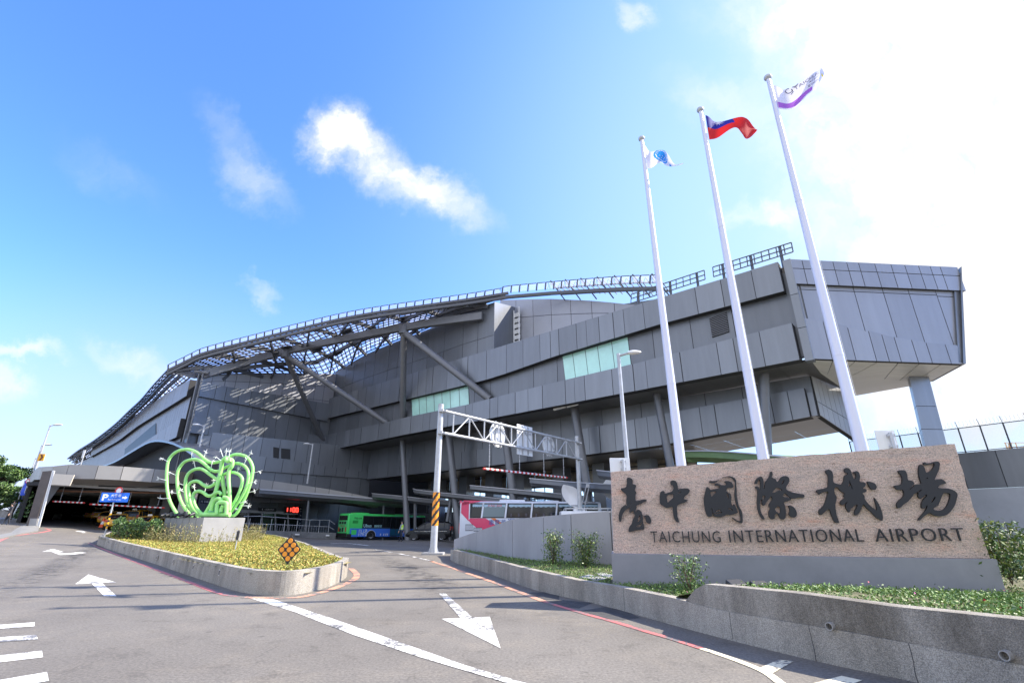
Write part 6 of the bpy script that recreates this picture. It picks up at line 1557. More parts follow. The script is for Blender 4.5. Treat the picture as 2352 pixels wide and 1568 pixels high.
for gidx in groups:
    mb = MB()
    for ci in gidx:
        zk, lps = CH[ci]; zx0, zy0, zs = ZM[zk]; L2 = []
        for lp in lps:
            sm = catmull([(x, y, 0) for x, y in lp], 4, True)
            q = [PCF.hit((zx0 + p.x * zs) * .91875, (zy0 + p.y * zs) * .91875) - so for p in sm]; L2.append([(p.dot(xd), p.z) for p in q])
        V, Fc = fill_outline(L2, .05); base = PCF.hit(1407, 1200) - so; b0 = base - xd * base.dot(xd); b0.z = 0
        mb.add([b0 + xd * v.x + Vector((0, 0, v.y)) + sn * v.z for v in V], Fc)
    mb.build('calligraphy_character', M_CALL, sg_)
PLT = PST.off(.035)
for word, u0, u1, vb0, vt0, vb1 in (('TAICHUNG', 1496, 1656, 1244.5, 1219.0, 1245), ('INTERNATIONAL', 1676, 1984, 1245, 1217, 1243), ('AIRPORT', 2012, 2218, 1243.5, 1214, 1241.5)):
    a = PLT.hit(u0, vb0) - so; b = PLT.hit(u1, vb1) - so; c = PLT.hit(u0, vt0) - so
    mb = MB(); put_text(mb, word, a, b - a, (0, 0, 1), (b - a).length, c.z - a.z, .03, -0.007, spacing=1.14); mb.build('lettering', M_CALL, sg_)

# --- soil mound of the right planter
ctrl = [(p.x, p.y, z - .05) for p, z in ktop[::3]] + [(lerp(SL_.x, SR_.x, t), lerp(SL_.y, SR_.y, t), SGZ) for t in (0, .25, .5, .75, 1)] + [(-3.0, 27.0, .3), (0, 18.9, .42), (2.0, 16.0, .47), (5, 14, .5), (9, 13, .55), (12, 10, .62), (14, 15, .7), (20, 20, .8), (11, 6, .72)]
CA = np.array(ctrl)
def soil_z(x, y):
    d2 = (CA[:, 0] - x) ** 2 + (CA[:, 1] - y) ** 2 + .05; w = 1 / d2 ** 1.5; return float((w * CA[:, 2]).sum() / w.sum())
edge_in = [Vector((p.x, p.y, 0)) for p, z in ktop]
zone_poly = [(p.x, p.y) for p in edge_in] + [(16, 5), (30, 18), (34, 30), (24, 30), (12, 18), (5, 15.2), (3, 15.6), (1.9, 16.4), (.1, 19.2), (-1.5, 22.8), (-3, 27.4)]
mb = MB(); idx = {}; step = .4
def addv(i, j):
    if (i, j) not in idx:
        x, y = -4 + i * step, 3 + j * step; idx[(i, j)] = len(mb.v); mb.v.append((x, y, soil_z(x, y)))
    return idx[(i, j)]
for i in range(96):
    for j in range(70):
        x, y = -4 + (i + .5) * step, 3 + (j + .5) * step
        if in_poly(x, y, zone_poly): mb.f.append([addv(i, j), addv(i + 1, j), addv(i + 1, j + 1), addv(i, j + 1)]); mb.m.append(0)
struct(mb.build('planting_bed', M_SOIL, smooth=True))
rng = np.random.default_rng(21); pts = []; big = []
GR = [mat('grass_green', (0.12, 0.22, 0.04), 0.6, island=0.35), mat('grass_light', (0.2, 0.29, 0.06), 0.6, island=0.35), mat('grass_dark', (0.07, 0.14, 0.03), 0.6, island=0.3)]
tries = 0
while len(pts) < 80000 and tries < 1500000:
    tries += 1
    x, y = rng.uniform(-3.4, 15), rng.uniform(3.5, 27)
    dist = math.hypot(x, y)
    if rng.random() > min(1, (9 / dist) ** 1.5) or not in_poly(x, y, zone_poly): continue
    k = (Vector((x, y)) - SL_.xy).dot(PSG.d if PSG.d.x > 0 else -PSG.d); dd = (Vector((x, y)) - SL_.xy).dot(PSG.n)
    if -.05 < k < 7.3 and -1.0 < dd < .02: continue
    n_ = math.sin(x * 2.1 + 1.7 * math.sin(y * 1.9)) + math.sin(y * 2.7 + x * .8)
    if n_ < -1.15 and rng.random() < .8: continue
    pts.append((x, y, soil_z(x, y) + abs(rng.normal()) * .035))
stuff(leaf_cloud('planter_grass', pts, 0.045, GR, 22, up=1.0, aspect=.4))
P_ = [p for p in pts if rng.random() < .004][:60]
stuff(leaf_cloud('flower_petals', [(x, y, z + .05) for x, y, z in P_], .03, [mat('red_flower', (0.55, 0.02, 0.08), .6), mat('magenta_flower', (0.5, 0.02, 0.3), .6)], 5, aspect=.9))
# shrubs
def shrub(name, label, px, zb, w, h, n, seed, lsize=.075, mats=None, grp='leafy shrubs around the stone sign'):
    if len(px) == 3: u, v, Y = px; p = atY(u, v, Y); p.z = zb
    else: p = atZ(px[0], px[1], zb)
    t = thing(name, label, 'shrub', p, 0, grp); rng = np.random.default_rng(seed); P = []; mb = MB()
    for s in range(9):
        a = rng.uniform(0, 6.28); tip = Vector((math.cos(a) * w * .42 * rng.uniform(.3, 1), math.sin(a) * w * .42 * rng.uniform(.3, 1), h * rng.uniform(.75, 1.05)))
        mid = tip * .5 + Vector((rng.normal() * .03, rng.normal() * .03, h * .05)); mb.tube([(0, 0, -.1), mid, tip], [.012, .009, .004], 4, False)
        for k in range(n // 9):
            f = rng.uniform(.04, 1.05); q = Vector((0, 0, 0)).lerp(mid, f * 2) if f < .5 else mid.lerp(tip, f * 2 - 1)
            P.append((q.x + rng.normal() * w * (.20 - .08 * f), q.y + rng.normal() * w * (.20 - .08 * f), max(.02, q.z + rng.normal() * h * .07)))
    mb.build('stems', MATS['bark'], t); leaf_cloud('foliage', P, lsize, mats or [ML1, ML3, ML2], seed, t, aspect=.42)
    return t
YG = mat('leaf_yellow_green', (0.2, 0.25, 0.05), .5, island=.3)
shrub('leafy_shrub', 'left of the two glossy shrubs before the grey panel wall', (1271, 1299, 15.6), .45, .8, .85, 1500, 31, .06, mats=[ML1, ML3, ML2, YG])
shrub('leafy_shrub', 'bushier yellow green shrub left of the sign plinth, right of its twin', (1344, 1302, 15.0), .45, .95, .85, 2000, 32, .06, mats=[ML1, ML3, YG, ML2])
shrub('leafy_shrub', 'small open shrub in front of the sign plinth where the kerb steps up', (1588, 1366, 10.0), .38, .74, .62, 900, 33, .055, [ML1, ML3, ML3])
shrub('leafy_shrub', 'large shrub at the right edge beyond the end of the stone sign', (2322, 1330, 10.2), .6, 1.2, .95, 2400, 34, .075, [ML1, ML2, YG])
shrub('leafy_shrub', 'low sprawling shrub at the far right behind the large shrub', (2400, 1330, 11.5), .6, 1.3, .7, 700, 35, .08, [ML1, ML2, ML3])
# stepping slabs
for (px, lab) in ((((1331, 1323.5), (1375, 1331), (1400, 1327), (1352, 1318)), 'pale stepping slab on the grass nearer the kerb'), (((1366, 1315.5), (1395, 1324.5), (1412, 1320), (1385, 1313)), 'pale stepping slab on the grass nearer the sign plinth')):
    q = [atZ(u, v, .40) for u, v in px]; c = sum(q, Vector()) / 4
    s = tag(MB().hexa([p - c - Vector((0, 0, .07)) for p in q], [p - c for p in q]).build('stepping_slab', M_CONC, bevel=.01), lab, 'paving slab', 'stepping slabs'); s.location = c
# floodlights behind the kerb
for (u, v), lab in zip(((1690, 1337), (1745, 1340), (1808, 1347)), ('leftmost of three black floodlights behind the raised kerb', 'middle of three black floodlights behind the raised kerb', 'rightmost of three black floodlights behind the raised kerb')):
    p = atY(u, v, 8.6); p.z = .5; t = thing('floodlight', lab, 'floodlight', p, rad(12), 'floodlights below the stone sign'); hz_ = atY(u, v, 8.6).z - .5
    MB().box((0, 0, hz_ * .4), (.06, .05, hz_ * .9)).build('bracket', M_BLACK, t)
    b = MB().box((0, 0, 0), (.27, .09, .17)).build('lamp_housing', M_BLACK, t, bevel=.012); b.location = (0, 0, hz_ - .03); b.rotation_euler = (rad(-68), 0, 0)
    g = MB().box((0, .047, 0), (.23, .006, .13)).build('lens', mat('flood_glass', (.02, .02, .022), .5, spec=.2), b)
# grey panel wall behind the planter
pw = [Vector(p) for p in ((-3.04, 27.2, 0), (-1.55, 22.7, 0), (0.02, 18.9, 0), (1.05, 17.2, 0), (1.85, 16.1, 0), (2.95, 15.35, 0), (5.2, 14.4, 0))]
pw_top = profile([(1030, 1242), (1041.6, 1238.5), (1080, 1225.6), (1177.6, 1191.4), (1256.6, 1184.4), (1310, 1179.7), (1404, 1173.3), (1480, 1168)])
zt_ = lambda p: CAMH + interp(pw_top, p.x / p.y) * p.y
t = thing('panel_wall', 'smooth grey panel wall rising behind the shrubs and hiding the white coach', 'wall', pw[0]); o3 = pw[0]
M_PW = mat('painted_wall_panel', (0.30, 0.30, 0.31), .6, var=.12, vscale=1.1, vz=.3)
for a, b in zip(pw, pw[1:]):
    d = (b - a).normalized(); n_ = Vector((d.y, -d.x, 0)); n_ = n_ if n_.dot(-a) > 0 else -n_; a2, b2 = a + d * .015, b - d * .015
    q = [Vector((a2.x, a2.y, 0)), Vector((b2.x, b2.y, 0)), Vector((b2.x, b2.y, zt_(b2))), Vector((a2.x, a2.y, zt_(a2)))]
    MB().hexa([p - o3 for p in q], [p - n_ * .25 - o3 for p in q]).build('wall_panel', M_PW, t)
mb = MB()
for a, b in zip(pw, pw[1:]):
    d = (b - a).normalized(); n_ = Vector((d.y, -d.x, 0)); n_ = n_ if n_.dot(-a) > 0 else -n_
    q = [Vector((a.x, a.y, 0)), Vector((b.x, b.y, 0)), Vector((b.x, b.y, zt_(b) - .02)), Vector((a.x, a.y, zt_(a) - .02))]
    mb.hexa([p - n_ * .03 - o3 for p in q], [p - n_ * .2 - o3 for p in q])
mb.build('wall_core', M_SEAM, t)

# ================================================================== flagpoles and flags
M_POLE = mat('white_pole_paint', (0.66, 0.67, 0.76), .35, .1)
FP = []
for (u, v), Y, lab in (((1474, 322), 17.45, 'leftmost and farthest of the three tall white flagpoles'), ((1609, 256), 15.85, 'middle one of the three tall white flagpoles'), ((1764.5, 182), 14.3, 'rightmost and nearest of the three tall white flagpoles')):
    tp = atY(u, v, Y); p = Vector((tp.x, Y, .5)); t = thing('flagpole', lab, 'flagpole', p, 0, 'three flagpoles behind the sign'); h = tp.z - .5
    MB().tube([(0, 0, -.1), (0, 0, h * .33), (0, 0, h * .66), (0, 0, h)], [.185, .155, .115, .075], 20).build('pole', M_POLE, t, smooth=True)
    MB().sphere((0, 0, h + .08), .15, 16, (1, 1, .85)).build('finial', M_GALV, t, smooth=True)
    for f in (.34, .67): MB().lathe((0, 0, h * f), [(.155 if f < .5 else .117, -.04), (.163 if f < .5 else .125, 0), (.155 if f < .5 else .117, .04)], 20).build('joint_collar', M_POLE, t, smooth=True)
    MB().tube([(.05, -.1, h - .2), (.12, -.2, 1.2)], .006, 4).build('halyard', M_WHITEM, t)
    FP.append((tp, Y, t))
zf = lambda x, y: (1378 + .27543 * x, 119.4 + .27543 * y)
def flag_surface(top, bot, Y, wave, nw, ph):
    pl = Plane((0, Y), (1, 0)); A = catmull([pl.hit(*zf(*p)) for p in top], 8); B = catmull([pl.hit(*zf(*p)) for p in bot], 8)
    def S(s, t):
        a, b = poly_at(A, s), poly_at(B, s); p = a.lerp(b, t); p.y += wave * sstep(0, .25, s) * math.sin(nw * 6.283 * s + ph + t * 1.6) + .06 * math.sin(5 * t + 9 * s) * s; return p
    return S
def cloth(S, ns, nt, colour):
    mb = MB(); mb.v = [tuple(S(i / ns, j / nt)) for j in range(nt + 1) for i in range(ns + 1)]
    for j in range(nt):
        for i in range(ns):
            mb.f.append([j * (ns + 1) + i, j * (ns + 1) + i + 1, (j + 1) * (ns + 1) + i + 1, (j + 1) * (ns + 1) + i]); mb.m.append(colour((i + .5) / ns, (j + .5) / nt))
    return mb
def fabric(name, col):
    m = mat(name, col, .75); nt = m.node_tree; b = nt.nodes['Principled BSDF']
    tr = nt.nodes.new('ShaderNodeBsdfTranslucent'); tr.inputs[0].default_value = (*col, 1); mx = nt.nodes.new('ShaderNodeMixShader'); mx.inputs[0].default_value = .45
    nt.links.new(b.outputs[0], mx.inputs[1]); nt.links.new(tr.outputs[0], mx.inputs[2]); nt.links.new(mx.outputs[0], nt.nodes['Material Output'].inputs[0]); return m
F_W = fabric('flag_white', (.82, .8, .88)); F_R = fabric('flag_red', (.72, .02, .02)); F_B = fabric('flag_navy', (.02, .02, .28)); F_V = fabric('flag_violet', (.42, .14, .62)); F_C = fabric('flag_cyan', (.03, .3, .75)); F_K = fabric('flag_grey', (.16, .14, .2)); F_Y = fabric('flag_yellow', (.75, .6, .1))
def flag_text(S, txt, s0, s1, t0, t1, m, parent, name='lettering'):
    V, Fc = text_mesh(txt, 1.0); x0, x1, y0, y1 = text_bounds(V); mb = MB()
    f = lambda v: S(lerp(s0, s1, (v.x - x0) / (x1 - x0)), lerp(t1, t0, (v.y - y0) / (y1 - y0))) + Vector((0, -.02, 0)) - Vector(parent.location)
    mb.add([f(v) for v in V], Fc); return mb.build(name, m, parent)
# national flag
S2 = flag_surface([(880, 528), (960, 548), (1090, 577), (1180, 580), (1245, 583), (1330, 618)], [(912, 733), (1000, 708), (1112, 660), (1175, 690), (1232, 713), (1325, 632)], 15.8, .22, 1.1, .4)
def col2(s, t):
    if s < .46 and t < .5: return 1
    return 0
S2o = Vector(S2(0, .5)); fl2 = thing('flag', 'red flag with blue canton and white sun on the middle flagpole', 'flag', S2o, 0, 'flags on the flagpoles')
cl_ = cloth(S2, 60, 36, col2); cl_.v = [(x - S2o.x, y - S2o.y, z - S2o.z) for x, y, z in cl_.v]; cl_.build('cloth', [F_R, F_B], fl2, smooth=True)
mb = MB(); f2 = lambda s, t: S2(s, t) + Vector((0, -.03, 0)) - S2o
c0_ = (.25, .14)
mb.poly([f2(c0_[0] + .04 * math.cos(a), c0_[1] + .075 * math.sin(a)) for a in [k * math.pi / 10 for k in range(20)]])
for k in range(12):
    a = k * math.pi / 6; w_ = .2
    pt3 = [(c0_[0] + r_ * .9 * math.cos(b_), max(.005, c0_[1] + 1.7 * r_ * math.sin(b_))) for r_, b_ in ((.055, a - w_), (.115, a), (.055, a + w_))]
    mb.poly([f2(*q) for q in pt3])
mb.build('white_sun', F_W, fl2)
# city flag on the left pole
S1 = flag_surface([(370, 775), (430, 815), (520, 860), (600, 890), (692, 912)], [(398, 970), (440, 968), (560, 932), (620, 930), (690, 948)], 17.4, .25, 1.2, 1.0)
S1o = Vector(S1(0, .5)); fl1 = thing('flag', 'white flag with round blue emblem on the leftmost flagpole', 'flag', S1o, 0, 'flags on the flagpoles')
cl_ = cloth(S1, 50, 26, lambda s, t: 1 if ((s - .42) / .2) ** 2 + ((t - .46) / .5) ** 2 < 1 and not (.55 < ((s - .42) / .2) ** 2 + ((t - .46) / .5) ** 2 < .66) else (1 if .68 < s < .74 and t > .6 else 0)); cl_.v = [(x - S1o.x, y - S1o.y, z - S1o.z) for x, y, z in cl_.v]; cl_.build('cloth', [F_W, F_C], fl1, smooth=True)
mb = MB()
for k in range(7):
    a = 3.5 + k * .42; s_c, t_c = .42 + .125 * math.cos(a), .46 + .31 * math.sin(a)
    mb.poly([S1(s_c + dx * .012, t_c + dy * .05) + Vector((0, -.03, 0)) - S1o for dx, dy in ((-1, -1), (1, -1), (1, 1), (-1, 1))])
for k in range(5): 
    s_c, t_c = .34 + k * .04, .62 + (.08 if k % 2 else -.06)
    mb.poly([S1(s_c + dx * .014, t_c + dy * .05) + Vector((0, -.03, 0)) - S1o for dx, dy in ((-1, 0), (0, -1), (1, 0), (0, 1))])
mb.build('emblem_marks', F_W, fl1)
# airport flag on the right pole
S3 = flag_surface([(1432, 275), (1550, 280), (1680, 250), (1770, 205), (1810, 165), (1850, 142), (1880, 170)], [(1490, 478), (1560, 472), (1635, 465), (1700, 400), (1760, 350), (1810, 300), (1850, 230)], 14.25, .2, 1.0, .2)
S3o = Vector(S3(0, .5)); fl3 = thing('flag', 'white airport flag with grey lettering and violet band on the rightmost flagpole', 'flag', S3o, 0, 'flags on the flagpoles')
cl_ = cloth(S3, 60, 34, lambda s, t: 1 if .72 < t < .93 and s < .62 else (2 if s > .93 and .25 < t < .4 else 0)); cl_.v = [(x - S3o.x, y - S3o.y, z - S3o.z) for x, y, z in cl_.v]; cl_.build('cloth', [F_W, F_V, F_Y], fl3, smooth=True)
flag_text(S3, 'TAICHUNG', .34, .84, .1, .28, F_K, fl3); flag_text(S3, 'airport', .55, .85, .3, .46, F_K, fl3); flag_text(S3, '臺中航空站', .52, .84, .5, .64, F_K, fl3)
mb = MB(); c_ = [S3(.27 + .045 * math.cos(a), .14 + .12 * math.sin(a)) + Vector((0, -.03, 0)) - S3o for a in [k * 6.283 / 16 for k in range(14)]]; mb.tube(c_, .014, 5)
mb.tube([S3(.31, .12) + Vector((0, -.03, 0)) - S3o, S3(.31, .3) + Vector((0, -.03, 0)) - S3o, S3(.27, .36) + Vector((0, -.03, 0)) - S3o], .014, 5); mb.tube([S3(.33, .04) + Vector((0, -.03, 0)) - S3o, S3(.37, .08) + Vector((0, -.03, 0)) - S3o, S3(.41, .03) + Vector((0, -.03, 0)) - S3o], .014, 5)
mb.build('emblem', F_K, fl3)

# ================================================================== height gantry
gL = G(995, 1273); gRt = atY(1325, 1010, 40.5); gR = Vector((gRt.x, gRt.y, -.3)); gLt = Plane(gL.xy, (1, 0)).hit(1014, 928); gh_ = gLt.z
t = thing('height_gantry', 'galvanised truss gantry spanning the exit road on two round posts', 'gantry', gL); o3 = gL
MB().tube([Vector((0, 0, 0)), Vector((0, 0, gh_ - gL.z))], [.19, .16], 18).build('post', M_GALV, t, smooth=True)
mb = MB()
for k, (z0, z1) in enumerate([(1.55 + .3 * i, 1.85 + .3 * i) for i in range(5)]):
    n = 16; r = .2
    for j in range(n): 
        mb.cur = 1 if ((k * 1.0 + j / n * 2) % 1) < .45 else 0
        a, b = j * 6.2832 / n, (j + 1) * 6.2832 / n
        mb.poly([(r * math.cos(a), r * math.sin(a), z0), (r * math.cos(b), r * math.sin(b), z0), (r * math.cos(b), r * math.sin(b), z1), (r * math.cos(a), r * math.sin(a), z1)])
# slanted stripes: re-mesh with fine bands
mb = MB(); n = 28; m_ = 40; r = .188
for i in range(m_):
    for j in range(n):
        a, b = j * 6.2832 / n, (j + 1) * 6.2832 / n; z0, z1 = 1.45 + 1.75 * i / m_, 1.45 + 1.75 * (i + 1) / m_
        mb.cur = 1 if ((i / m_ * 3.6 - .55 * math.cos(a)) % 1) < .45 else 0
        mb.poly([(r * math.cos(a), r * math.sin(a), z0), (r * math.cos(b), r * math.sin(b), z0), (r * math.cos(b), r * math.sin(b), z1), (r * math.cos(a), r * math.sin(a), z1)])
mb.build('striped_wrap', [mat('reflective_orange', (.9, .32, .02), .4), M_BLACK], t)
MB().box((0, 0, .02), (1.15, .85, .18)).build('footing', M_CONC, t, bevel=.02)
mb = MB()
for a in range(4):
    c, s = math.cos(a * 1.5708 + .4), math.sin(a * 1.5708 + .4); mb.prism([(c * .18, s * .18, .1), (c * .3, s * .3, .1), (c * .18, s * .18, .42)], (-s * .02, c * .02, 0))
mb.build('gussets', M_GALV, t)
R0 = Vector((gRt.x, gRt.y, 0)) - o3
MB().tube([Vector((R0.x, R0.y, -1)), Vector((R0.x, R0.y, gh_ + .15 - o3.z))], [.19, .165], 18).build('post', M_GALV, t, smooth=True)
z1, z0 = gh_ - .45 - o3.z, gh_ - 1.75 - o3.z; dx = Vector((R0.x, R0.y, 0)); gd = dx.normalized(); gn = Vector((gd.y, -gd.x, 0)); gn = gn if gn.y < 0 else -gn
mb = MB()
def gp(f, z): return dx * f + gn * .3 + Vector((0, 0, z))
for z in (z0, z1): mb.tube([gp(-.01, z), gp(1.01, z)], .085, 10)
nB = 10
for i in range(nB + 1): mb.tube([gp(.05 + .9 * i / nB, z0), gp(.05 + .9 * i / nB, z1)], .045, 8)
for i in range(nB):
    f0, f1 = .05 + .9 * i / nB, .05 + .9 * (i + 1) / nB; mb.tube([gp(f0, z0 if i % 2 == 0 else z1), gp(f1, z1 if i % 2 == 0 else z0)], .04, 8)
mb.build('truss', M_GALV, t, smooth=True)
for b in (Vector((0, 0, 0)), Vector((R0.x, R0.y, 0))):
    for z in (z0, z1): mb = MB(); mb.box(b + gn * .18 + Vector((0, 0, z)), (.42, .42, .1)); mb.box(b + gn * .18 + Vector((0, 0, z)), (.1, .3, .26)); mb.build('clamp', M_GALV, t)
def back_sign(f, shape, w, lab):
    c = o3 + dx * f - gn * (-.42) + Vector((0, 0, (z0 + z1) / 2)); c = o3 + dx * f + gn * .1 + Vector((0, 0, (z0 + z1) / 2)) - gn * .12
    s = thing('road_sign_back', lab, 'road sign', c, math.atan2(gd.y, gd.x), 'sign backs on the gantry')
    if shape == 'round': MB().lathe((0, 0, 0), [(1e-4, -.02), (w, -.02), (w, .02), (1e-4, .02)], 28, 'y').build('plate', M_WHITEM, s)
    else: MB().box((0, 0, 0), (w * 2, .04, w * 2.3)).build('plate', M_WHITEM, s, bevel=.01)
    mb = MB()
    for x in (-.35, .35): mb.box((x * w, -.06, 0), (.08, .08, w * 2.2 if shape != 'round' else w * 2.1))
    for z in (-.55, .55): mb.box((0, -.04, z * w), (w * 1.5, .05, .07))
    mb.build('back_rails', M_GALV, s)
back_sign(.34, 'round', .82, 'back of a round road sign on the gantry, nearer the striped post')
back_sign(.535, 'square', .92, 'back of the square white road sign in the middle of the gantry')
back_sign(.73, 'round', .78, 'back of a round road sign on the gantry, nearer the far post')
fA, fB = .23, .855
pa_, pb_ = o3 + dx * fA + gn * .3 + Vector((0, 0, z0 - 1.72)), o3 + dx * fB + gn * .3 + Vector((0, 0, z0 - 1.62))
hung_bar(pa_, pb_, .07, 41, (.055, .38, .68, .955), 1.7, 'long red and white height bar hanging on chains below the truss gantry', None)
# sign back boards behind the stone sign
for u0, v0, u1, v1, Y, lab, hs in ((1400, 1054, 1448, 1082, 21, 'blank back of a pale sign board beside the grey street lamp', 0), (2012, 992, 2062, 1034, 16, 'blank back of a pale tilted board by the nearest flagpole', 1)):
    a, b = atY(u0, v0, Y), atY(u1, v1, Y); c = (a + b) / 2; s = thing('board_back', lab, 'sign board', Vector((c.x, Y, .5)), rad(-14 if hs else 0)); z = c.z - .5; hh = abs(a.z - b.z)
    MB().box((0, 0, z), (abs(b.x - a.x), .05, hh * 1.2)).build('board', M_WHITEM, s, bevel=.01)
    MB().tube([(.12, -.12, 0), (.12, -.12, z + hh * .45)], .06, 12).build('post', M_GALV, s, smooth=True)
    for dz in (-.3, .3): MB().box((.12, -.08, z + dz * hh), (.22, .12, .07)).build('bracket', M_GALV, s)

# ================================================================== perimeter wall and fence at the right
PRW = Plane(atY(2280, 1120, 37).xy, (-0.62, 1.0)); rd_ = PRW.d if PRW.d.y < 0 else -PRW.d
kk0, kk1 = sorted((PRW.kz(1960, 1060)[0], PRW.kz(2700, 1100)[0]))
o3 = PRW.pt(lerp(kk0, kk1, .5), 0); t = thing('perimeter_wall', 'concrete retaining wall with dark panels on top at the right edge', 'wall', o3)
zA = PRW.kz(2231.5, 1122.7)[1]; zB2 = PRW.kz(2280, 1033.5)[1]
q = [PRW.pt(kk0, -.5), PRW.pt(kk1, -.5), PRW.pt(kk1, zA), PRW.pt(kk0, zA)]; n3 = Vector((PRW.n.x, PRW.n.y, 0))
MB().hexa([p - o3 for p in q], [p - n3 * .4 - o3 for p in q]).build('lower_wall', mat('pale_concrete', (.38, .40, .43), .75, var=.10, vscale=.5), t)
mb = MB(); band(mb, PRW, zB2, zA + .02, kk0, kk1, -.02, .3, 81, (1.4, 2.4)); mb.v = [(x - o3.x, y - o3.y, z - o3.z) for x, y, z in mb.v]; mb.build('upper_panels', [M_PANEL_D, M_SEAM], t)
zf0 = PRW.kz(2280, 973)[1]
t = thing('security_fence', 'mesh security fence with coiled razor wire on top of the perimeter wall', 'fence', o3 + Vector((0, 0, zB2))); o4 = Vector(t.location)
mb = MB(); nP = 13
for i in range(nP + 1):
    k = lerp(kk0, kk1, i / nP); MB().tube([PRW.pt(k, zB2, -.15) - o4, PRW.pt(k, zf0, -.15) - o4], .05, 8).build('post', M_FRAME, t)
    MB().tube([PRW.pt(k, zf0, -.15) - o4, PRW.pt(k + .1, zf0 + .55, -.3) - o4], .02, 6).build('wire_bracket', M_FRAME, t)
mb = MB(); 
for z in (zf0, zB2 + .08): mb.tube([PRW.pt(kk0, z, -.15) - o4, PRW.pt(kk1, z, -.15) - o4], .03, 6)
mb.build('rails', M_FRAME, t)
MB().poly([PRW.pt(kk0, zB2, -.16) - o4, PRW.pt(kk1, zB2, -.16) - o4, PRW.pt(kk1, zf0, -.16) - o4, PRW.pt(kk0, zf0, -.16) - o4]).build('mesh_infill', glass_mat('fence_mesh', (.93, .95, .97), .72, .5), t)
mb = MB(); turns = 75; path = []
for i in range(turns * 9):
    a = i / 9 * 6.2832; k = lerp(kk0, kk1, i / (turns * 9)); path.append(PRW.pt(k + .25 * math.cos(a) * .6, zf0 + .3 + .27 * math.sin(a), -.2 + .25 * math.cos(a)) - o4)
mb.tube(path, .008, 3, False); mb.build('razor_wire', M_GALV, t)
# yellow frame just visible above the wall
p = atY(2335, 1024, 52); t = thing('yellow_platform', 'small yellow railing structure peeking over the perimeter wall', 'platform', Vector((p.x, p.y, 0)))
z = p.z; mb = MB()
for x in (-1, 0, 1): mb.beam((x * 1.1, 0, z - 2), (x * 1.1, 0, z + .35), .07, .07)
for q_ in (-.1, .35): mb.beam((-1.2, 0, z + q_), (2.4, 0, z + q_), .06, .06)
mb.build('railing', M_YEL, t); MB().beam((-1.4, 0, z - 2.6), (-.6, 0, z + .3), .3, .1).build('stair_stringer', M_YEL, t)
# ================================================================== vehicles
M_TYRE = mat('tyre_rubber', (0.022, 0.022, 0.023), .8); M_RIM = mat('alloy_rim', (.6, .61, .63), .35, .2)
M_VGLASS = mat('vehicle_glass', (0.012, 0.015, 0.017), .08, spec=.5); M_CHROME = mat('chrome', (.7, .7, .72), .15, .9)
M_TAIL = mat('tail_light', (.5, .03, .02), .3); M_HEAD = mat('headlight_glass', (.6, .62, .65), .1)
M_BLK = mat('black_trim', (.018, .018, .02), .5)
def wheel(parent, c, r, w, spokes=6):
    """axle along local y; c on the outer face"""
    wb = MB().lathe((0, 0, 0), [(r * .62, -w / 2), (r * .95, -w / 2), (r, -w * .3), (r, w * .3), (r * .95, w / 2), (r * .62, w / 2), (r * .62, -w / 2)], 24, 'y').build('wheel', M_TYRE, parent, smooth=True); wb.location = c
    sgn = 1 if c[1] > 0 else -1; y = sgn * w * .42
    MB().lathe((0, 0, 0), [(r * .64, y), (r * .6, y * .7), (r * .56, y * .3), (1e-4, y * .3)], 20, 'y').build('rim_well', M_BLK, wb)
    mb = MB(); mb.lathe((0, 0, 0), [(1e-4, y * .95), (r * .17, y * .9), (r * .17, y * .4)], 12, 'y')
    mb.lathe((0, 0, 0), [(r * .54, y * .4), (r * .56, y * .98), (r * .64, y * 1.03), (r * .65, y * .8)], 24, 'y')
    for k in range(spokes):
        a = k * 6.2832 / spokes; mb.beam((r * .1 * math.cos(a), y * .8, r * .1 * math.sin(a)), (r * .6 * math.cos(a), y * .8, r * .6 * math.sin(a)), r * .16, .03, (0, 1, 0))
    mb.build('rim', M_RIM, wb)
def loft(secs):
    """secs: list of closed rings with equal counts"""
    n = len(secs[0]); mb = MB(); mb.add([p for s in secs for p in s], [(i * n + j, i * n + (j + 1) % n, (i + 1) * n + (j + 1) % n, (i + 1) * n + j) for i in range(len(secs) - 1) for j in range(n)] + [list(range(n))[::-1], [(len(secs) - 1) * n + j for j in range(n)]])
    return mb
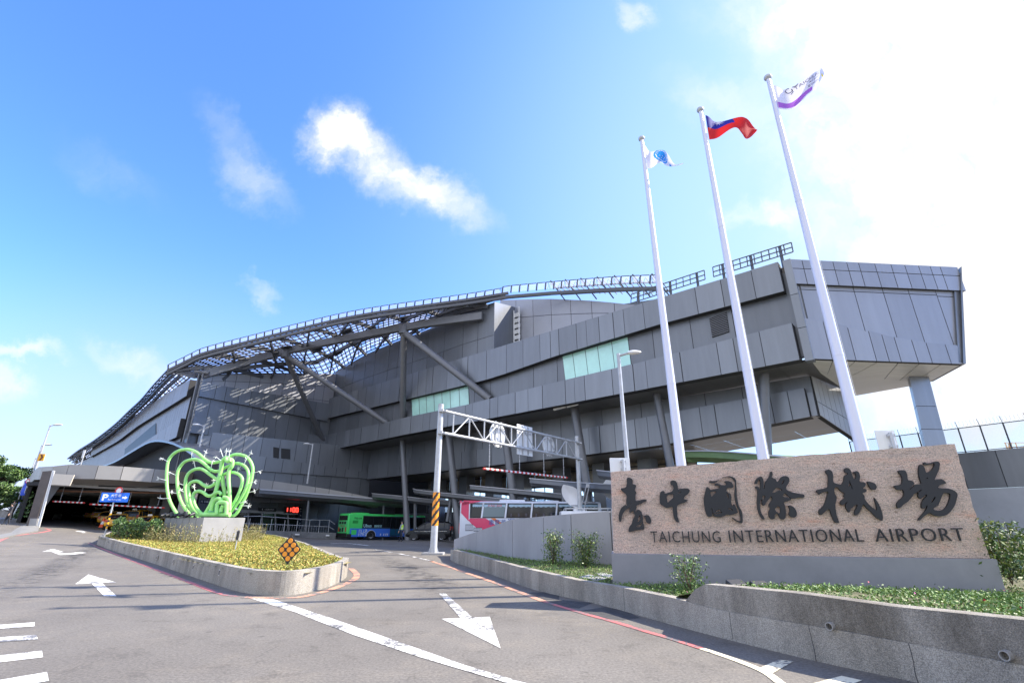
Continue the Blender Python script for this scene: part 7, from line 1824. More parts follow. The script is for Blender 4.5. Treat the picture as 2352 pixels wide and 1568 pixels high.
def car(name, label, cat, loc, rz, paint, kind='sedan', group=None, roof_lamp=False):
    """x forward. profile stations give sill, belt line and half width; the cabin is lofted separately"""
    t = thing(name, label, cat, loc, rz, group)
    if kind == 'mpv':
        st = [(-2.25, .45, .95, .80), (-2.2, .32, 1.12, .86), (-1.6, .26, 1.14, .89), (0, .24, 1.10, .90), (1.2, .24, 1.04, .89), (1.8, .28, .92, .87), (2.15, .36, .74, .80), (2.28, .42, .62, .62)]
        cab = [(-2.2, 1.10, 1.12, .84, .80), (-2.1, 1.1, 1.66, .84, .70), (-1.6, 1.1, 1.78, .86, .68), (-.3, 1.08, 1.8, .87, .69), (.35, 1.07, 1.72, .87, .67), (1.3, 1.02, 1.08, .85, .78)]
        L2, wr, wx = 4.5, .32, (1.38, -1.36)
    else:
        st = [(-2.3, .5, .78, .74), (-2.25, .36, .92, .83), (-1.6, .26, .98, .87), (0, .22, .95, .88), (1.0, .22, .92, .87), (1.8, .27, .82, .84), (2.2, .36, .68, .74), (2.3, .42, .58, .58)]
        cab = [(-1.95, .9, .97, .80, .74), (-1.2, .95, 1.38, .83, .62), (-.6, .94, 1.47, .84, .61), (.15, .93, 1.44, .84, .61), (1.1, .9, .95, .82, .72)]
        L2, wr, wx = 4.6, .32, (1.4, -1.35)
    def ring(x, zb, zt, w):
        m = lerp(zb, zt, .55); return [(x, -w * .93, zb), (x, -w, lerp(zb, zt, .3)), (x, -w, m), (x, -w * .95, zt - .03), (x, -w * .86, zt), (x, w * .86, zt), (x, w * .95, zt - .03), (x, w, m), (x, w, lerp(zb, zt, .3)), (x, w * .93, zb)]
    loft([ring(*s) for s in st]).build('body', paint, t, smooth=True)
    def cring(x, zb, zt, wb, wt): return [(x, -wb, zb), (x, -lerp(wb, wt, .8), lerp(zb, zt, .85)), (x, -wt * .85, zt), (x, wt * .85, zt), (x, lerp(wb, wt, .8), lerp(zb, zt, .85)), (x, wb, zb)]
    loft([cring(*c) for c in cab]).build('windows', M_VGLASS, t, smooth=True)
    rf = [c for c in cab[1:-1]]
    def rring(x, zb, zt, wb, wt): return [(x, -lerp(wb, wt, .8) - .012, lerp(zb, zt, .84)), (x, -wt * .85 - .01, zt + .015), (x, wt * .85 + .01, zt + .015), (x, lerp(wb, wt, .8) + .012, lerp(zb, zt, .84))]
    loft([rring(*c) for c in rf]).build('roof', paint, t, smooth=True)
    for s in (-1, 1):
        mb = MB()
        for i, c in ((1, .1), (2, .07), (3, .07), (len(cab) - 2, .08)):
            x, zb, zt, wb, wt = cab[i]; mb.beam((x, s * (wb + .008), zb), (x + (.05 if i == 1 else 0), s * (lerp(wb, wt, .8) + .014), lerp(zb, zt, .88)), c, .02, (0, s, 0))
        x0, a = cab[-2], cab[-1]; mb.beam((x0[0], s * (lerp(x0[3], x0[4], .8) + .01), lerp(x0[1], x0[2], .9)), (a[0], s * (a[3] - .02), a[2]), .07, .04, (0, s, 0))
        x0, a = cab[1], cab[0]; mb.beam((x0[0], s * (lerp(x0[3], x0[4], .8) + .01), lerp(x0[1], x0[2], .9)), (a[0], s * (a[3] - .01), a[2]), .09, .04, (0, s, 0))
        mb.build('pillars', paint, t)
        for x in wx: wheel(t, (x, s * (st[3][3] - .10), wr), wr, .2, 5)
        for x in wx:
            mb = MB(); n = 14; mb.add([(x + .42 * math.cos(k * math.pi / n), s * (st[3][3] + .006), wr + .40 * math.sin(k * math.pi / n)) for k in range(n + 1)] + [(x - .42, s * (st[3][3] + .006), .22), (x + .42, s * (st[3][3] + .006), .22)], [list(range(n + 1)) + [n + 1, n + 2]]); mb.build('wheel_arch', M_BLK, t)
        hx, hz = st[-2][0], lerp(st[-2][1], st[-2][2], .82)
        MB().sphere((hx - .12, s * .58, hz), 1, 10, (.22, .17, .1)).build('headlight', M_HEAD, t, smooth=True)
        MB().box((st[1][0] - .02, s * (st[1][3] - .14), st[1][2] - (.14 if kind != 'mpv' else -.02)), (.1, .22, .2 if kind != 'mpv' else .34)).build('tail_light', M_TAIL, t, bevel=.02)
        MB().sphere((cab[-2][0] + .75, s * 1.0, cab[-1][1] + .1), 1, 8, (.07, .12, .08)).build('mirror', paint if kind != 'mpv' else M_CHROME, t, smooth=True)
        MB().beam((-1.9, s * (st[3][3] + .004), st[3][2] - .22), (1.3, s * (st[3][3] + .004), st[4][2] - .2), .025, .02).build('side_trim', M_CHROME if kind == 'mpv' else M_BLK, t)
        for x in (-.75, .25): MB().box((x, s * (st[3][3] + .012), .86), (.17, .02, .035)).build('handle', M_CHROME, t)
    MB().box((st[0][0] - .03, 0, .52), (.06, 1.3, .12)).build('bumper', M_BLK if kind == 'mpv' else paint, t, bevel=.02)
    MB().box((st[0][0] - .05, 0, .72), (.03, .42, .15)).build('number_plate', M_WHITEM, t)
    MB().box((st[-1][0] + .01, 0, .52), (.04, .9, .16)).build('grille', M_BLK, t)
    if roof_lamp:
        x, zb, zt, wb, wt = cab[2]; m = loft([[(x - .1, -.2, zt + .015), (x - .07, -.17, zt + .14), (x + .05, -.17, zt + .14), (x + .1, -.2, zt + .015)], [(x - .1, .2, zt + .015), (x - .07, .17, zt + .14), (x + .05, .17, zt + .14), (x + .1, .2, zt + .015)]]).build('roof_lamp', mat('taxi_lamp', (.75, .72, .6), .4), t)
    return t
def heading(d): return math.atan2(d[1], d[0])
M_BLKPAINT = mat('black_car_paint', (.005, .005, .006), .3, 0, coat=.1, spec=.3)
M_TAXI = mat('taxi_yellow', (.72, .34, .012), .25, coat=.5)
# black people carrier: nose towards the left
p = G(990, 1244, 0)
p = Vector((-8.3, 52.0, gh(-8.3, 52)))
car('black_minivan', 'black people carrier facing left behind the striped gantry post', 'minivan', p, math.pi - rad(2), M_BLKPAINT, 'mpv')
# taxis in the garage mouth, seen from behind
tx = [((266, 1212), 50.5, 'yellow taxi at the kerb beside the traffic cone, nearest of the left row', 'sedan'), ((247, 1210), 55, 'yellow taxi just inside the garage, second of the left row', 'sedan'), ((229, 1208), 60, 'yellow taxi deep in the garage shade, third of the left row', 'sedan'), ((212, 1206), 66, 'farthest yellow taxi at the dark end of the left row', 'sedan')]
for (u, v), Y, lab, k in tx:
    q = atY(u, v, Y); q.z = gh(q.x, q.y); car('taxi', lab, 'taxi', q, heading((-.55, .83)), M_TAXI, k, 'taxis waiting in the garage', True)
for (u, v), Y, lab, k, dr in (((318, 1208), 55.5, 'yellow taxi van behind the left end of the hedge', 'mpv', (-.2, 1)), ((347, 1210), 51.5, 'yellow taxi with pale rear window half hidden by the hedge', 'sedan', (-.1, 1))):
    q = atY(u, v, Y); q.z = gh(q.x, q.y); car('taxi', lab, 'taxi', q, heading(dr), M_TAXI, k, 'taxis waiting in the garage', True)
q = atY(192, 1205, 66); q.z = gh(q.x, q.y); car('dark_car', 'dark parked car at the back of the garage left of the taxis', 'car', q, heading((.3, -.95)), mat('dark_green_paint', (.01, .03, .028), .2, coat=.6), 'sedan')
# traffic cone
q = G(233, 1213.5); t = thing('traffic_cone', 'orange traffic cone on black base beside the nearest taxi', 'traffic cone', q)
MB().box((0, 0, .06), (.75, .75, .12)).build('base', M_BLK, t, bevel=.02)
mb = MB(); M_CONE = mat('cone_orange', (.85, .1, .015), .5)
pr = [(.27, .12), (.2, .4), (.2, .4), (.13, .68), (.13, .68), (.05, 1.0)]
for k in range(3): mb.cur = 1 if k == 1 else 0; mb.lathe((0, 0, 0), pr[2 * k:2 * k + 2], 16)
mb.cur = 0; mb.lathe((0, 0, 0), [(.05, 1.0), (1e-4, 1.0)], 16); mb.build('cone', [M_CONE, M_RW_W], t, smooth=True)

# --- city bus
B0 = Vector((-21.25, 64.5, gh(-20.2, 63.4) - .05)); B1 = Vector((-13.1, 73.2, gh(-12.3, 72.2)))
bd = (B1 - B0); rz = math.atan2(bd.y, bd.x); ry = -math.atan2(bd.z, math.hypot(bd.x, bd.y))
bus = thing('city_bus', 'green and blue city bus with dark windows parked under the terminal', 'bus', B0, rz, None, ry)
LEN, WID, HT, ZB_ = 11.9, 2.5, 3.12, .36
M_BGREEN = mat('bus_green', (.08, .74, .17), .3, coat=.4); M_BBLUE = mat('bus_blue', (.06, .2, .8), .3, coat=.4); M_BTEAL = mat('bus_window_film', (.02, .11, .2), .15)
def rrect(w, zb, zt, r, n=4):
    o = []
    for cx, cz, a0 in ((w - r, zb + r * .3, -90), (w - r, zt - r, 0), (-w + r, zt - r, 90), (-w + r, zb + r * .3, 180)):
        rr = r if cz > 1 else r * .3
        for k in range(n + 1):
            a = rad(a0 + 90 * k / n); o.append((cx + (rr * math.cos(a) if cz > 1 else r * math.cos(a)), cz + rr * math.sin(a)))
    return o
def bus_body(parent, L_, W_, zb, zt, m, r=.22, nose=.18):
    secs = []
    for x, f in ((0, .90), (.06, .97), (.22, 1.0), (L_ - .3, 1.0), (L_ - .08, .97), (L_, .9)):
        rr = rrect(W_ / 2 * (f if f < 1 else 1), zb, zt - (1 - f) * 1.2, r); secs.append([(x, y, z) for y, z in rr])
    return loft(secs).build('body', m, parent, smooth=True)
bus_body(bus, LEN, WID, ZB_, HT, M_BGREEN)
ys = -WID / 2 - .006
def side(x0, x1, z0, z1, m, name, par=bus, y=None, d=.012):
    yy = ys if y is None else y; return MB().hexa([(x0, yy + .05, z0), (x1, yy + .05, z0), (x1, yy + .05, z1), (x0, yy + .05, z1)], [(x0, yy - d, z0), (x1, yy - d, z0), (x1, yy - d, z1), (x0, yy - d, z1)]).build(name, m, par)
side(.35, LEN - .12, ZB_ + .02, 1.36, M_BBLUE, 'blue_skirt')
wb_ = side(2.0, LEN - .15, 1.37, 2.86, M_BLK, 'window_band')
for x0, x1 in ((2.1, 3.5), (3.55, 4.95), (5.0, 6.1), (7.9, 9.1), (9.15, 10.2), (10.25, 11.35)):
    g = side(x0, x1, 1.55, 2.75, M_VGLASS, 'window', wb_, d=.02)
side(.1, .34, ZB_ + .05, 2.9, M_BGREEN, 'corner_panel')
side(.55, 1.25, .62, 1.18, M_BGREEN, 'service_hatch', d=.02)
side(.6, 1.35, 1.95, 2.3, mat('bus_green_dark', (.03, .36, .07), .4), 'air_grille', d=.016)
dr = side(6.15, 7.85, ZB_ + .06, 2.82, M_BLK, 'door', d=.018)
for x0, x1 in ((6.2, 6.97), (7.03, 7.8)): side(x0, x1, 1.40, 2.7, M_VGLASS, 'pane', dr, d=.026); side(x0, x1, .5, 1.32, M_BTEAL, 'lower_pane', dr, d=.026)
mb = MB(); R = random.Random(6)
def decal(x, z, w, h): mb.hexa([(x, ys - .0, z), (x + w, ys - .0, z), (x + w, ys, z + h), (x, ys, z + h)], [(x, ys - .022, z), (x + w, ys - .022, z), (x + w, ys - .022, z + h), (x, ys - .022, z + h)])
for cx in (2.1,):
    for k in range(14): decal(cx + R.uniform(-.6, .6), .5 + k * .055, R.uniform(.1, .4), .05)
    for x in (-.5, -.2, .15, .5): decal(cx + x, .45, .05, .75)
for x in (4.7, 5.2, 5.5, 5.75): decal(x, .7, R.uniform(.1, .35), .06); decal(x, .5, .12, .2)
for k in range(8): decal(8.6 - .02 * k, .5 + k * .08, .5 + .02 * k, .07)
for x in (8.0, 8.2, 9.4, 9.8, 10.2, 10.6): decal(x, .5, .06, R.uniform(.2, .6))
mb.build('skyline_decal', mat('decal_pale', (.62, .72, .85), .5), bus)
def side_text(txt, x, z, w, h, m, par=bus, y=None, b=0.0):
    mb = MB(); put_text(mb, txt, (x, (ys if y is None else y) - .03, z), (1, 0, 0), (0, 0, 1), w, h, 0, b); return mb.build('lettering', m, par)
side_text('722-U5', .75, 2.45, 1.05, .2, M_BLK, b=.02); side_text('Ubus', 2.15, 1.5, 1.15, .38, mat('cyan_lettering', (.45, .8, .85), .5), b=.01); side_text('豐原客運', 3.7, 1.48, 1.1, .32, MATS['cyan_lettering'])
for x in (3.35, 9.75):
    n = 16; mb = MB(); mb.add([(x + .66 * math.cos(k * math.pi / n), ys - .026, .5 + .62 * math.sin(k * math.pi / n)) for k in range(n + 1)] + [(x - .66, ys - .026, .34), (x + .66, ys - .026, .34)], [list(range(n + 1)) + [n + 1, n + 2]]); mb.build('wheel_arch', M_BLK, bus)
    mb = MB(); mb.tube([(x + .68 * math.cos(k * math.pi / n), ys - .03, .5 + .64 * math.sin(k * math.pi / n)) for k in range(n + 1)], .03, 5); mb.build('arch_trim', MATS['decal_pale'], bus)
    wheel(bus, (x, ys + .1, .5), .5, .3, 8); wheel(bus, (x, -ys - .1, .5), .5, .3, 8)
side(.0, .6, ZB_ + .0, .72, M_BLK, 'rear_bumper_corner', d=.02)
def rear(y0, y1, z0, z1, m, name, par=bus, d=.03): return MB().hexa([(.1, y0, z0), (.1, y1, z0), (.1, y1, z1), (.1, y0, z1)], [(-d, y0, z0), (-d, y1, z0), (-d, y1, z1), (-d, y0, z1)]).build(name, m, par)
rear(-1.15, 1.15, .38, .8, M_BLK, 'rear_bumper', d=.09); rear(-1.0, 1.0, 2.3, 2.85, M_VGLASS, 'destination_window'); rear(-1.05, 1.05, .85, 2.25, mat('bus_rear_green', (.10, .62, .22), .35), 'rear_panel', d=.012)
for y in (-.75, -.15, .45): rear(y, y + .45, 1.85, 2.15, M_BLK, 'grille', d=.025)
for y in (-.95, .75): rear(y, y + .22, .95, 1.5, M_TAIL, 'tail_light', d=.04)
rear(-.3, .1, .95, 1.45, M_BLK, 'engine_grille', d=.025); rear(.3, .7, .95, 1.35, M_BLK, 'engine_grille', d=.025)
mb = MB(); put_text(mb, '722-U5', (-.03, .5, 1.55), (0, -1, 0), (0, 0, 1), 1.0, .18, 0, .02); mb.build('lettering', mat('plate_red', (.35, .05, .03), .5), bus)
MB().box((2.2, 0, HT + .05), (1.8, 1.4, .14)).build('air_conditioner', M_BGREEN, bus, bevel=.04); MB().box((8.2, 0, HT + .03), (.8, .8, .1)).build('roof_hatch', M_BGREEN, bus, bevel=.03)
mb = MB(); mb.tube([(LEN - .1, -1.2, 2.7), (LEN + .35, -1.35, 2.75), (LEN + .45, -1.4, 2.45)], .03, 6); mb.box((LEN + .45, -1.4, 2.25), (.08, .22, .4)); mb.build('mirror', M_BLK, bus)

# --- white and pink coach behind the panel wall
C0 = Vector((-4.5, 44.4, -.22)); cdv = Vector((1, .07, 0)); coach = thing('tour_coach', 'white coach with pink rear and curtained windows behind the panel wall', 'coach', C0, heading(cdv))
CL, CW, CHT = 12.2, 2.4, 3.56
M_CWHITE = mat('coach_white', (.74, .77, .84), .3, coat=.4); M_PINK = mat('coach_pink', (.68, .03, .12), .3, coat=.4); M_ORNG = mat('coach_orange', (.8, .2, .03), .35)
bus_body(coach, CL, CW, .35, CHT, M_CWHITE, .3)
yc = -CW / 2 - .006
def cs(pts, m, name, par=coach, d=.012): return MB().hexa([(x, yc + .05, z) for x, z in pts], [(x, yc - d, z) for x, z in pts]).build(name, m, par)
cs([(.12, 3.2), (1.8, 3.55), (3.2, 3.56), (.3, 3.62)], M_PINK, 'pink_roof_edge'); cs([(.1, 2.6), (.75, 1.95), (.75, 3.5), (.1, 3.5)], M_PINK, 'pink_rear_panel')
def cs2(pts, m, name, d): return MB().prism([(x, yc + .05, z) for x, z in pts], (0, -.05 - d, 0)).build(name, m, coach)
cs2([(.75, 2.0), (1.0, 1.75), (1.35, 1.5), (1.75, 1.1), (2.4, .5), (4.6, .5), (3.7, 1.2), (2.2, 2.18), (.86, 2.18)], M_PINK, 'pink_swoosh', .012)
cs2([(2.62, 2.18), (3.0, 2.18), (4.7, 1.0), (5.4, .5), (5.02, .5), (4.25, 1.1)], M_ORNG, 'stripe', .014)
wb_ = cs([(.85, 2.2), (11.9, 2.2), (11.9, 3.4), (.85, 3.4)], M_BLK, 'window_band', d=.016)
wl = [(.95, 1.75), (1.85, 3.75), (4.05, 5.95), (6.2, 8.1), (8.35, 10.2), (10.4, 11.8)]
M_CURT = mat('curtain_blue', (.38, .52, .62), .7, var=.2, vscale=6)
for i, (a, b) in enumerate(wl):
    g = cs([(a, 2.28), (b, 2.28), (b + .12, 3.3), (a + .12, 3.3)], M_VGLASS if i != 1 else mat('pale_window', (.16, .22, .24), .1), 'window', wb_, d=.022)
    n = 9; pts = [(a + .12, 3.3)] + [(lerp(a + .1, b + .1, k / n), 3.12 - .05 * (k % 2)) for k in range(n + 1)] + [(b + .12, 3.3)]
    mb = MB(); mb.add([(x, yc - .026, z) for x, z in pts], [list(range(len(pts)))]); mb.build('curtain', M_CURT, g)
    cs([(b + .02, 2.22), (b + .16, 2.22), (b + .30, 3.38), (b + .16, 3.38)], M_CWHITE, 'window_pillar', wb_, d=.026)
    R = random.Random(i)
    if i >= 2:
        for k in range(3): MB().box((lerp(a + .3, b - .3, k / 2), yc - .0, 2.45), (.16, .052, .26)).build('seat_top', mat('seat_cloth', (.10, .09, .11), .8, island=.3), g, bevel=.02)
for a, b, z0, z1 in ((.5, 1.15, 1.2, 1.7), (1.2, 1.9, 1.15, 1.45)):
    cs([(a, z0), (b, z0), (b, z1), (a, z1)], M_BLK, 'air_grille', d=.018)
    mb = MB()
    for k in range(9): x = lerp(a + .03, b - .05, k / 8); mb.hexa([(x, yc - .01, z0 + .04), (x + .04, yc - .01, z0 + .04), (x + .04, yc - .01, z1 - .04), (x, yc - .01, z1 - .04)], [(x, yc - .026, z0 + .04), (x + .04, yc - .026, z0 + .04), (x + .04, yc - .026, z1 - .04), (x, yc - .026, z1 - .04)])
    mb.build('grille_bars', M_CWHITE, coach)
M_CBLUE = mat('lettering_blue', (.04, .09, .32), .5)
side_text('車覽遊', 2.45, 1.62, 1.45, .46, M_CBLUE, coach, yc); side_text('運客', 4.05, 1.62, 1.35, .56, M_CBLUE, coach, yc); side_text('KAC-359', 2.4, 3.12, 1.15, .15, mat('lettering_red', (.6, .03, .03), .5), coach, yc, .02)
for x, r in ((3.3, .5), (9.6, .5)): wheel(coach, (x, yc + .12, .5), r, .3, 8)
def crear(y0, y1, z0, z1, m, name, d=.03): return MB().hexa([(.1, y0, z0), (.1, y1, z0), (.1, y1, z1), (.1, y0, z1)], [(-d, y0, z0), (-d, y1, z0), (-d, y1, z1), (-d, y0, z1)]).build(name, m, coach)
crear(-1.0, 1.0, 2.4, 3.3, M_VGLASS, 'rear_window'); crear(-1.05, 1.05, 3.3, 3.6, M_PINK, 'rear_band'); crear(-.9, .9, .7, 1.3, M_BLK, 'engine_grille')
for y in (-1.05, .8): crear(y, y + .25, 1.0, 1.8, M_TAIL, 'tail_light', .04)
MB().box((4.5, 0, CHT + .06), (2.2, 1.5, .16)).build('air_conditioner', M_CWHITE, coach, bevel=.05); MB().box((8, 0, CHT + .04), (1.2, 1, .1)).build('roof_hatch', M_CWHITE, coach, bevel=.03)

# --- broadcast van with dish behind the wall
vp = atY(1372, 1178, 41); vz = gh(vp.x, vp.y); van = thing('broadcast_van', 'white broadcast van roof with folded satellite dish above the panel wall', 'van', Vector((vp.x, 41, vz)))
h_ = vp.z - vz
M_VWHITE = mat('van_white', (.8, .8, .8), .3, coat=.3)
def vring(x, zb, zt, w): return [(x, -w, zb), (x, -w, zt - .25), (x, -w * .85, zt), (x, w * .85, zt), (x, w, zt - .25), (x, w, zb)]
hh = h_ + .15
loft([vring(-3.0, .4, hh - .1, .95), vring(-2.9, .35, hh, 1.0), vring(1.4, .35, hh, 1.0), vring(1.9, .35, hh - .35, .97), vring(2.5, .4, hh - 1.0, .92), vring(2.9, .5, hh - 1.15, .85)]).build('body', M_VWHITE, van, smooth=True)
MB().hexa([(1.5, -1.01, hh - 1.0), (2.3, -1.0, hh - 1.0), (1.95, -1.0, hh - .4), (1.5, -1.01, hh - .3)], [(1.5, -.95, hh - 1.0), (2.3, -.9, hh - 1.0), (1.95, -.9, hh - .4), (1.5, -.95, hh - .3)]).build('window', M_VGLASS, van)
for x in (-1.9, 2.0):
    for s in (-1, 1): wheel(van, (x, s * .9, .36), .36, .22)
mb = MB()
for y in (-.75, .75): mb.tube([(-2.6, y, hh + .2), (-1.0, y, hh + .2), (1.0, y, hh + .2)], .03, 6)
for x in (-2.6, -1, 1.0): mb.tube([(x, -.75, hh), (x, -.75, hh + .2), (x, .75, hh + .2), (x, .75, hh)], .025, 6)
mb.build('roof_rack', M_WHITEM, van)
# dish outline, dished and thick
dc = atY(1311, 1137, 41) - Vector(van.location)
ol = [(1293, 1113.5), (1301, 1113.5), (1322, 1120), (1334, 1138), (1336, 1158), (1326, 1166), (1310, 1160), (1296, 1145), (1290, 1128)]
od = [Plane((0, 41), (1, 0)).hit(u, v) - Vector(van.location) for u, v in ol]; od = catmull(od, 3, True); cn = sum(od, Vector()) / len(od)
mb = MB(); n = len(od); rings = [od, [p.lerp(cn, .45) + Vector((0, .14, 0)) for p in od], [p.lerp(cn, .8) + Vector((0, .2, 0)) for p in od]]
bkr = [[p + Vector((0, .07, 0)) for p in r_] for r_ in rings]
mb.add([p for r_ in rings for p in r_] + [p for r_ in bkr for p in r_], [(i * n + k, i * n + (k + 1) % n, (i + 1) * n + (k + 1) % n, (i + 1) * n + k) for i in range(2) for k in range(n)] + [[2 * n + k for k in range(n)]] + [(3 * n + i * n + k, 3 * n + i * n + (k + 1) % n, 3 * n + (i + 1) * n + (k + 1) % n, 3 * n + (i + 1) * n + k) for i in range(2) for k in range(n)] + [[5 * n + k for k in range(n)]] + [(k, (k + 1) % n, 3 * n + (k + 1) % n, 3 * n + k) for k in range(n)])
mb.build('satellite_dish', M_VWHITE, van, smooth=True)
L0 = lambda u, v: Plane((0, 41), (1, 0)).hit(u, v) - Vector(van.location)
mb = MB()
for a, b in (((1334, 1168), (1347, 1114)), ((1342, 1168), (1353, 1117)), ((1336, 1160), (1312, 1160)), ((1347, 1114), (1353, 1117)), ((1338, 1180), (1340, 1166))): mb.tube([L0(*a), L0(*b)], .045, 8)
mb.build('boom_arm', M_GALV, van); MB().box(L0(1350, 1115), (.28, .2, .3)).build('feed_horn', M_GALV, van, bevel=.03); MB().box(L0(1330, 1172), (.9, .6, .3)).build('pedestal', M_VWHITE, van, bevel=.04)
vp = atY(1404, 1122, 44); t = thing('satellite_dish', 'edge of a second white dish just left of the stone sign', 'satellite dish', Vector((vp.x + .2, 44, vp.z)))
MB().lathe((0, 0, 0), [(1e-4, .25), (.5, .18), (.95, 0), (.97, .05), (.5, .24), (1e-4, .31)], 24, 'y').build('dish', M_VWHITE, t, smooth=True); MB().tube([(0, .25, 0), (.1, .5, -1.2), (.1, .5, -4.2)], .1, 8).build('mast', M_GALV, t)
vp = atY(1385, 1166, 37); t = thing('white_car', 'white car roof with bars just showing over the panel wall', 'car', (0, 0, 0)) if False else None

# ================================================================== people
def person(label, loc, rz, shirt, trousers, vest=None, cap=None, hair=(.02, .018, .015), stride=0.12, arms='walk', height=1.72):
    t = thing('person', label, 'person', loc, rz, None); s = height / 1.72
    J = {}; E = []
    def j(n, p, r): J[n] = (Vector(p) * s, r * s); return n
    def ch(*ns): E.extend(zip(ns, ns[1:]))
    j('pelvis', (0, 0, .95), .125); j('waist', (0, .0, 1.08), .115); j('chest', (0, .01, 1.28), .135); j('shl', (0, .0, 1.42), .09); j('neck', (0, .01, 1.50), .05); j('head0', (0, .02, 1.57), .07); j('head1', (0, .02, 1.64), .088); j('head2', (0, .01, 1.70), .06)
    ch('pelvis', 'waist', 'chest', 'shl', 'neck', 'head0', 'head1', 'head2')
    j('nose', (0, .115, 1.62), .014); ch('head1', 'nose')
    for q, sg in (('L', -1), ('R', 1)):
        st = stride * sg
        j('hip' + q, (.09 * sg, 0, .90), .10); j('knee' + q, (.10 * sg, st * .6 + .03, .50), .062); j('ank' + q, (.10 * sg, st, .09), .042); j('toe' + q, (.115 * sg, st + .17, .035), .036)
        ch('pelvis', 'hip' + q, 'knee' + q, 'ank' + q, 'toe' + q)
        j('sho' + q, (.185 * sg, 0, 1.42), .062)
        if arms == 'walk': el, wr, hd = (.22 * sg, -st * .4, 1.15), (.23 * sg, -st * .6 + .04, .92), (.23 * sg, -st * .65 + .05, .84)
        else: el, wr, hd = (.25 * sg, -.02, 1.14), (.2 * sg, .18, 1.0), (.16 * sg, .25, .98)
        j('elb' + q, el, .045); j('wri' + q, wr, .032); j('pal' + q, hd, .036); ch('shl', 'sho' + q, 'elb' + q, 'wri' + q, 'pal' + q)
        d = (Vector(hd) - Vector(wr)).normalized()
        for k in range(4):
            o = Vector((0, (k - 1.5) * .02, 0)); ln = (.075, .088, .082, .062)[k]
            j(f'f{q}{k}a', Vector(hd) + o + d * .04, .011); j(f'f{q}{k}b', Vector(hd) + o + d * (.04 + ln * .6) + Vector((-.01 * sg, .004, 0)), .009); j(f'f{q}{k}c', Vector(hd) + o + d * (.04 + ln) + Vector((-.025 * sg, .008, 0)), .008); ch('pal' + q, f'f{q}{k}a', f'f{q}{k}b', f'f{q}{k}c')
        j(f't{q}a', Vector(hd) + Vector((-.012 * sg, .045, 0)), .012); j(f't{q}b', Vector(hd) + Vector((-.02 * sg, .07, 0)) + d * .035, .010); ch('pal' + q, f't{q}a', f't{q}b')
    names = list(J); ix = {n: i for i, n in enumerate(names)}
    me = bpy.data.meshes.new('body'); me.from_pydata([tuple(J[n][0]) for n in names], [(ix[a], ix[b]) for a, b in E], []); o = bpy.data.objects.new('body', me); COL.objects.link(o)
    m = o.modifiers.new('skin', 'SKIN'); m.use_smooth_shade = True
    for i, n in enumerate(names): me.skin_vertices[0].data[i].radius = (J[n][1], J[n][1]); me.skin_vertices[0].data[i].use_root = (n == 'pelvis')
    sb = o.modifiers.new('sub', 'SUBSURF'); sb.levels = 1
    bpy.context.view_layer.update(); nm = bpy.data.meshes.new_from_object(o.evaluated_get(bpy.context.evaluated_depsgraph_get())); bpy.data.objects.remove(o); bpy.data.meshes.remove(me)
    nm.name = 'body'; skin = mat('skin', (.5, .31, .22), .6); shoe = M_BLK; hm = mat('hair_%d' % int(hair[0] * 1000), hair, .6)
    for q in (skin, mat('shirt_%s' % label[:12], shirt, .8), mat('trousers_%s' % label[:12], trousers, .8), shoe): nm.materials.append(q)
    for p in nm.polygons:
        c = p.center / s; a = abs(c.x)
        if c.z > 1.5: p.material_index = 0
        elif c.z < .085: p.material_index = 3
        elif (a > .165 and c.z < .93) or (arms != 'walk' and c.y > .13 and c.z < 1.06): p.material_index = 0
        elif c.z < .98: p.material_index = 2
        else: p.material_index = 1
        p.use_smooth = True
    b = bpy.data.objects.new('body', nm); COL.objects.link(b); b.parent = t
    if cap: 
        mb = MB(); mb.lathe((0, .015 * s, 0), [(.1 * s, 1.665 * s), (.106 * s, 1.70 * s), (.095 * s, 1.755 * s), (.05 * s, 1.785 * s), (1e-4, 1.79 * s)], 14); mb.prism([(x * s, y * s, 1.67 * s) for x, y in ((-.08, .09), (.08, .09), (.06, .19), (-.06, .19))], (0, 0, .015)); mb.build('cap', mat('cap_%s' % label[:8], cap, .7), t, smooth=True)
    else: MB().sphere((0, -.005 * s, 1.665 * s), 1, 14, (.098 * s, .108 * s, .1 * s)).build('hair', hm, t, smooth=True)
    for sg in (-1, 1): MB().sphere((.034 * s * sg, .105 * s, 1.645 * s), .012 * s, 8).build('eye', M_BLK, t)
    if vest:
        mb = MB(); rr = [(1.04, .152, .128), (1.12, .15, .125), (1.28, .175, .15), (1.40, .17, .13), (1.47, .10, .08)]; n = 18
        mb.add([(w * s * math.cos(k * 6.2832 / n), (.008 + d * math.sin(k * 6.2832 / n)) * s, z * s) for z, w, d in rr for k in range(n)], [(i * n + k, i * n + (k + 1) % n, (i + 1) * n + (k + 1) % n, (i + 1) * n + k) for i in range(4) for k in range(n)])
        v = mb.build('safety_vest', vest, t, smooth=True)
        mb = MB(); z = 1.16; mb.add([(.162 * s * math.cos(k * 6.2832 / n), (.008 + .137 * math.sin(k * 6.2832 / n)) * s, zz * s) for zz in (1.13, 1.18) for k in range(n)], [(k, (k + 1) % n, n + (k + 1) % n, n + k) for k in range(n)]); mb.build('reflective_band', M_WHITEM, v)
    return t
p = Vector((-10.1, 47.3, gh(-10.1, 47.3)))
person('traffic warden in yellow green safety vest and dark cap walking by the bus', p, rad(75), (.28, .33, .4), (.02, .024, .04), mat('hi_vis', (.55, .8, .05), .6), (.02, .02, .025), stride=.2)
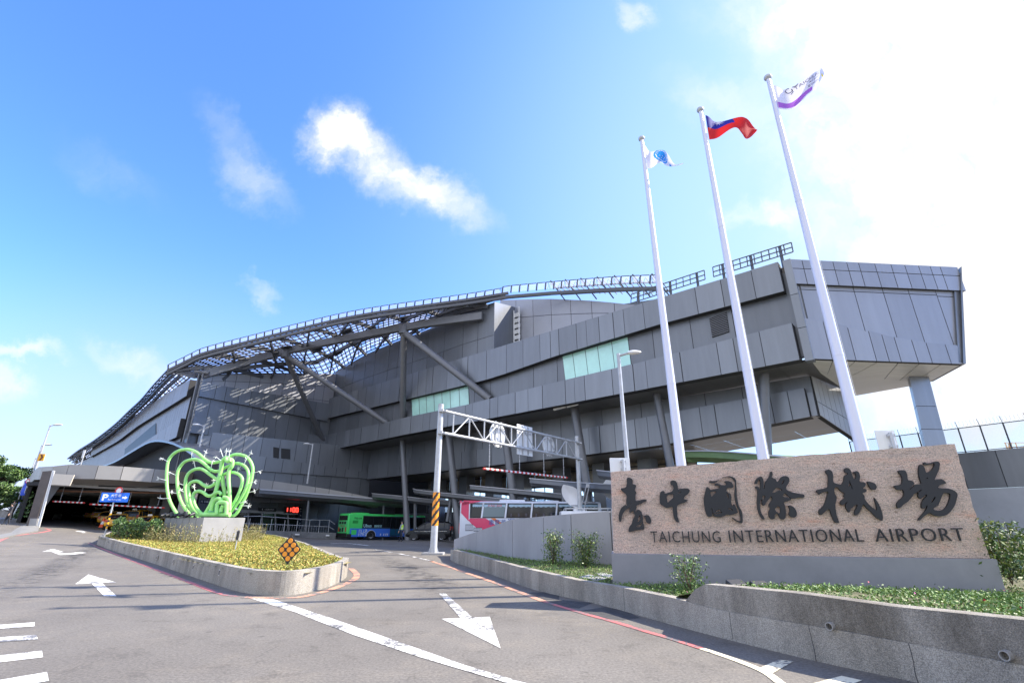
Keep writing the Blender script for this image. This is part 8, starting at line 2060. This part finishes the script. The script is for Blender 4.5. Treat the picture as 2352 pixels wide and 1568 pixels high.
for (u, v), lab, sh, Y in (((9, 1217), 'person in dark clothes walking on the left pavement nearest the kerb', (.05, .05, .055), 44), ((14, 1214), 'person in grey jacket on the left pavement behind the darker one', (.12, .12, .125), 49)):
    q = atY(u, v, Y); q.z = gh(q.x, q.y) + .1; person(lab, q, rad(160), sh, (.03, .03, .035), stride=.12, height=1.74)

# ================================================================== left edge: pavement, kerb, trees
pv = [(-220, 1285), (-2, 1236), (40, 1226), (88, 1218)]
mb = MB(); P = [G(u, v, .1) for u, v in pv] + [atY(u, 1200, Y) for u, Y in ((92, 49), (60, 55), (45, 75), (-120, 85))]; 
for p in P: p.z = gh(p.x, p.y) + .1
mb.prism([(p.x, p.y, p.z - .25) for p in P], (0, 0, .25)); struct(mb.build('pavement', mat('pavement_concrete', (.2, .195, .18), .85, var=.15, vscale=1.5)))
line_mark('kerb_paint', [(-220, 1262), (-2, 1234), (40, 1225), (90, 1217)], .3, M_CREAM, .125) if False else None
def tree(name, label, base, h, w, seed, n=7000, lsize=.42, mats=None, grp=None):
    rng = np.random.default_rng(seed); t = thing(name, label, 'tree', base, 0, grp); mb = MB(); P = []
    mb.tube([(0, 0, -.2), (.1, .05, h * .25), (.05, .1, h * .5), (0, 0, h * .8)], [w * .045, w * .035, w * .025, w * .01], 10)
    cl = []
    for k in range(26):
        a = rng.uniform(0, 6.28); zz = rng.uniform(.25, .98); rr = w * .5 * math.sqrt(max(.05, 1 - abs(zz - .5) ** 1.6 * 2.2)) * rng.uniform(.35, 1); tip = Vector((math.cos(a) * rr, math.sin(a) * rr, h * zz))
        st = Vector((0, 0, h * max(.15, zz - .25))); mb.tube([st, st.lerp(tip, .6) + Vector((0, 0, .1)), tip], [w * .014, w * .009, .01], 5, False); cl.append((tip, rng.uniform(.5, 1.1) * w * .16))
    mb.build('trunk', MATS['bark'], t)
    for i in range(n):
        c, r = cl[int(rng.integers(len(cl)))]; v = rng.normal(size=3); v /= np.linalg.norm(v); q = r * rng.random() ** .4; P.append((c.x + v[0] * q, c.y + v[1] * q, c.z + v[2] * q * .7))
    leaf_cloud('crown', P, lsize, mats or [ML1, ML2, ML3], seed, t, aspect=.5); return t
b = atY(-48, 1200, 58); b.z = gh(b.x, b.y); tree('street_tree', 'bright green leafy street tree cut by the left edge', b, 6.6, 6.4, 41, 11000, .3)
b = atY(22, 1200, 95); b.z = gh(b.x, b.y) ; tree('street_tree', 'smaller distant tree behind the walking people at the far left', b, 6.2, 6.5, 42, 4000, .42)
b = atY(-50, 1200, 110); b.z = gh(b.x, b.y); tree('street_tree', 'dark distant tree at the left edge behind the bright one', b, 9, 10, 43, 5000, .5)
# parked scooters / street clutter far left: low wall closing the street
b0, b1 = atY(-200, 1195, 130), atY(60, 1195, 130)
t = thing('street_wall', 'grey boundary wall closing the street at the far left', 'wall', ((b0.x + b1.x) / 2, 130, 1.5)); MB().box((0, 0, 1.0), (abs(b1.x - b0.x), .4, 4)).build('wall', M_CONC_D, t); MB().box((0, 0, 3.1), (abs(b1.x - b0.x) + .2, .6, .2)).build('coping', M_CONC, t)
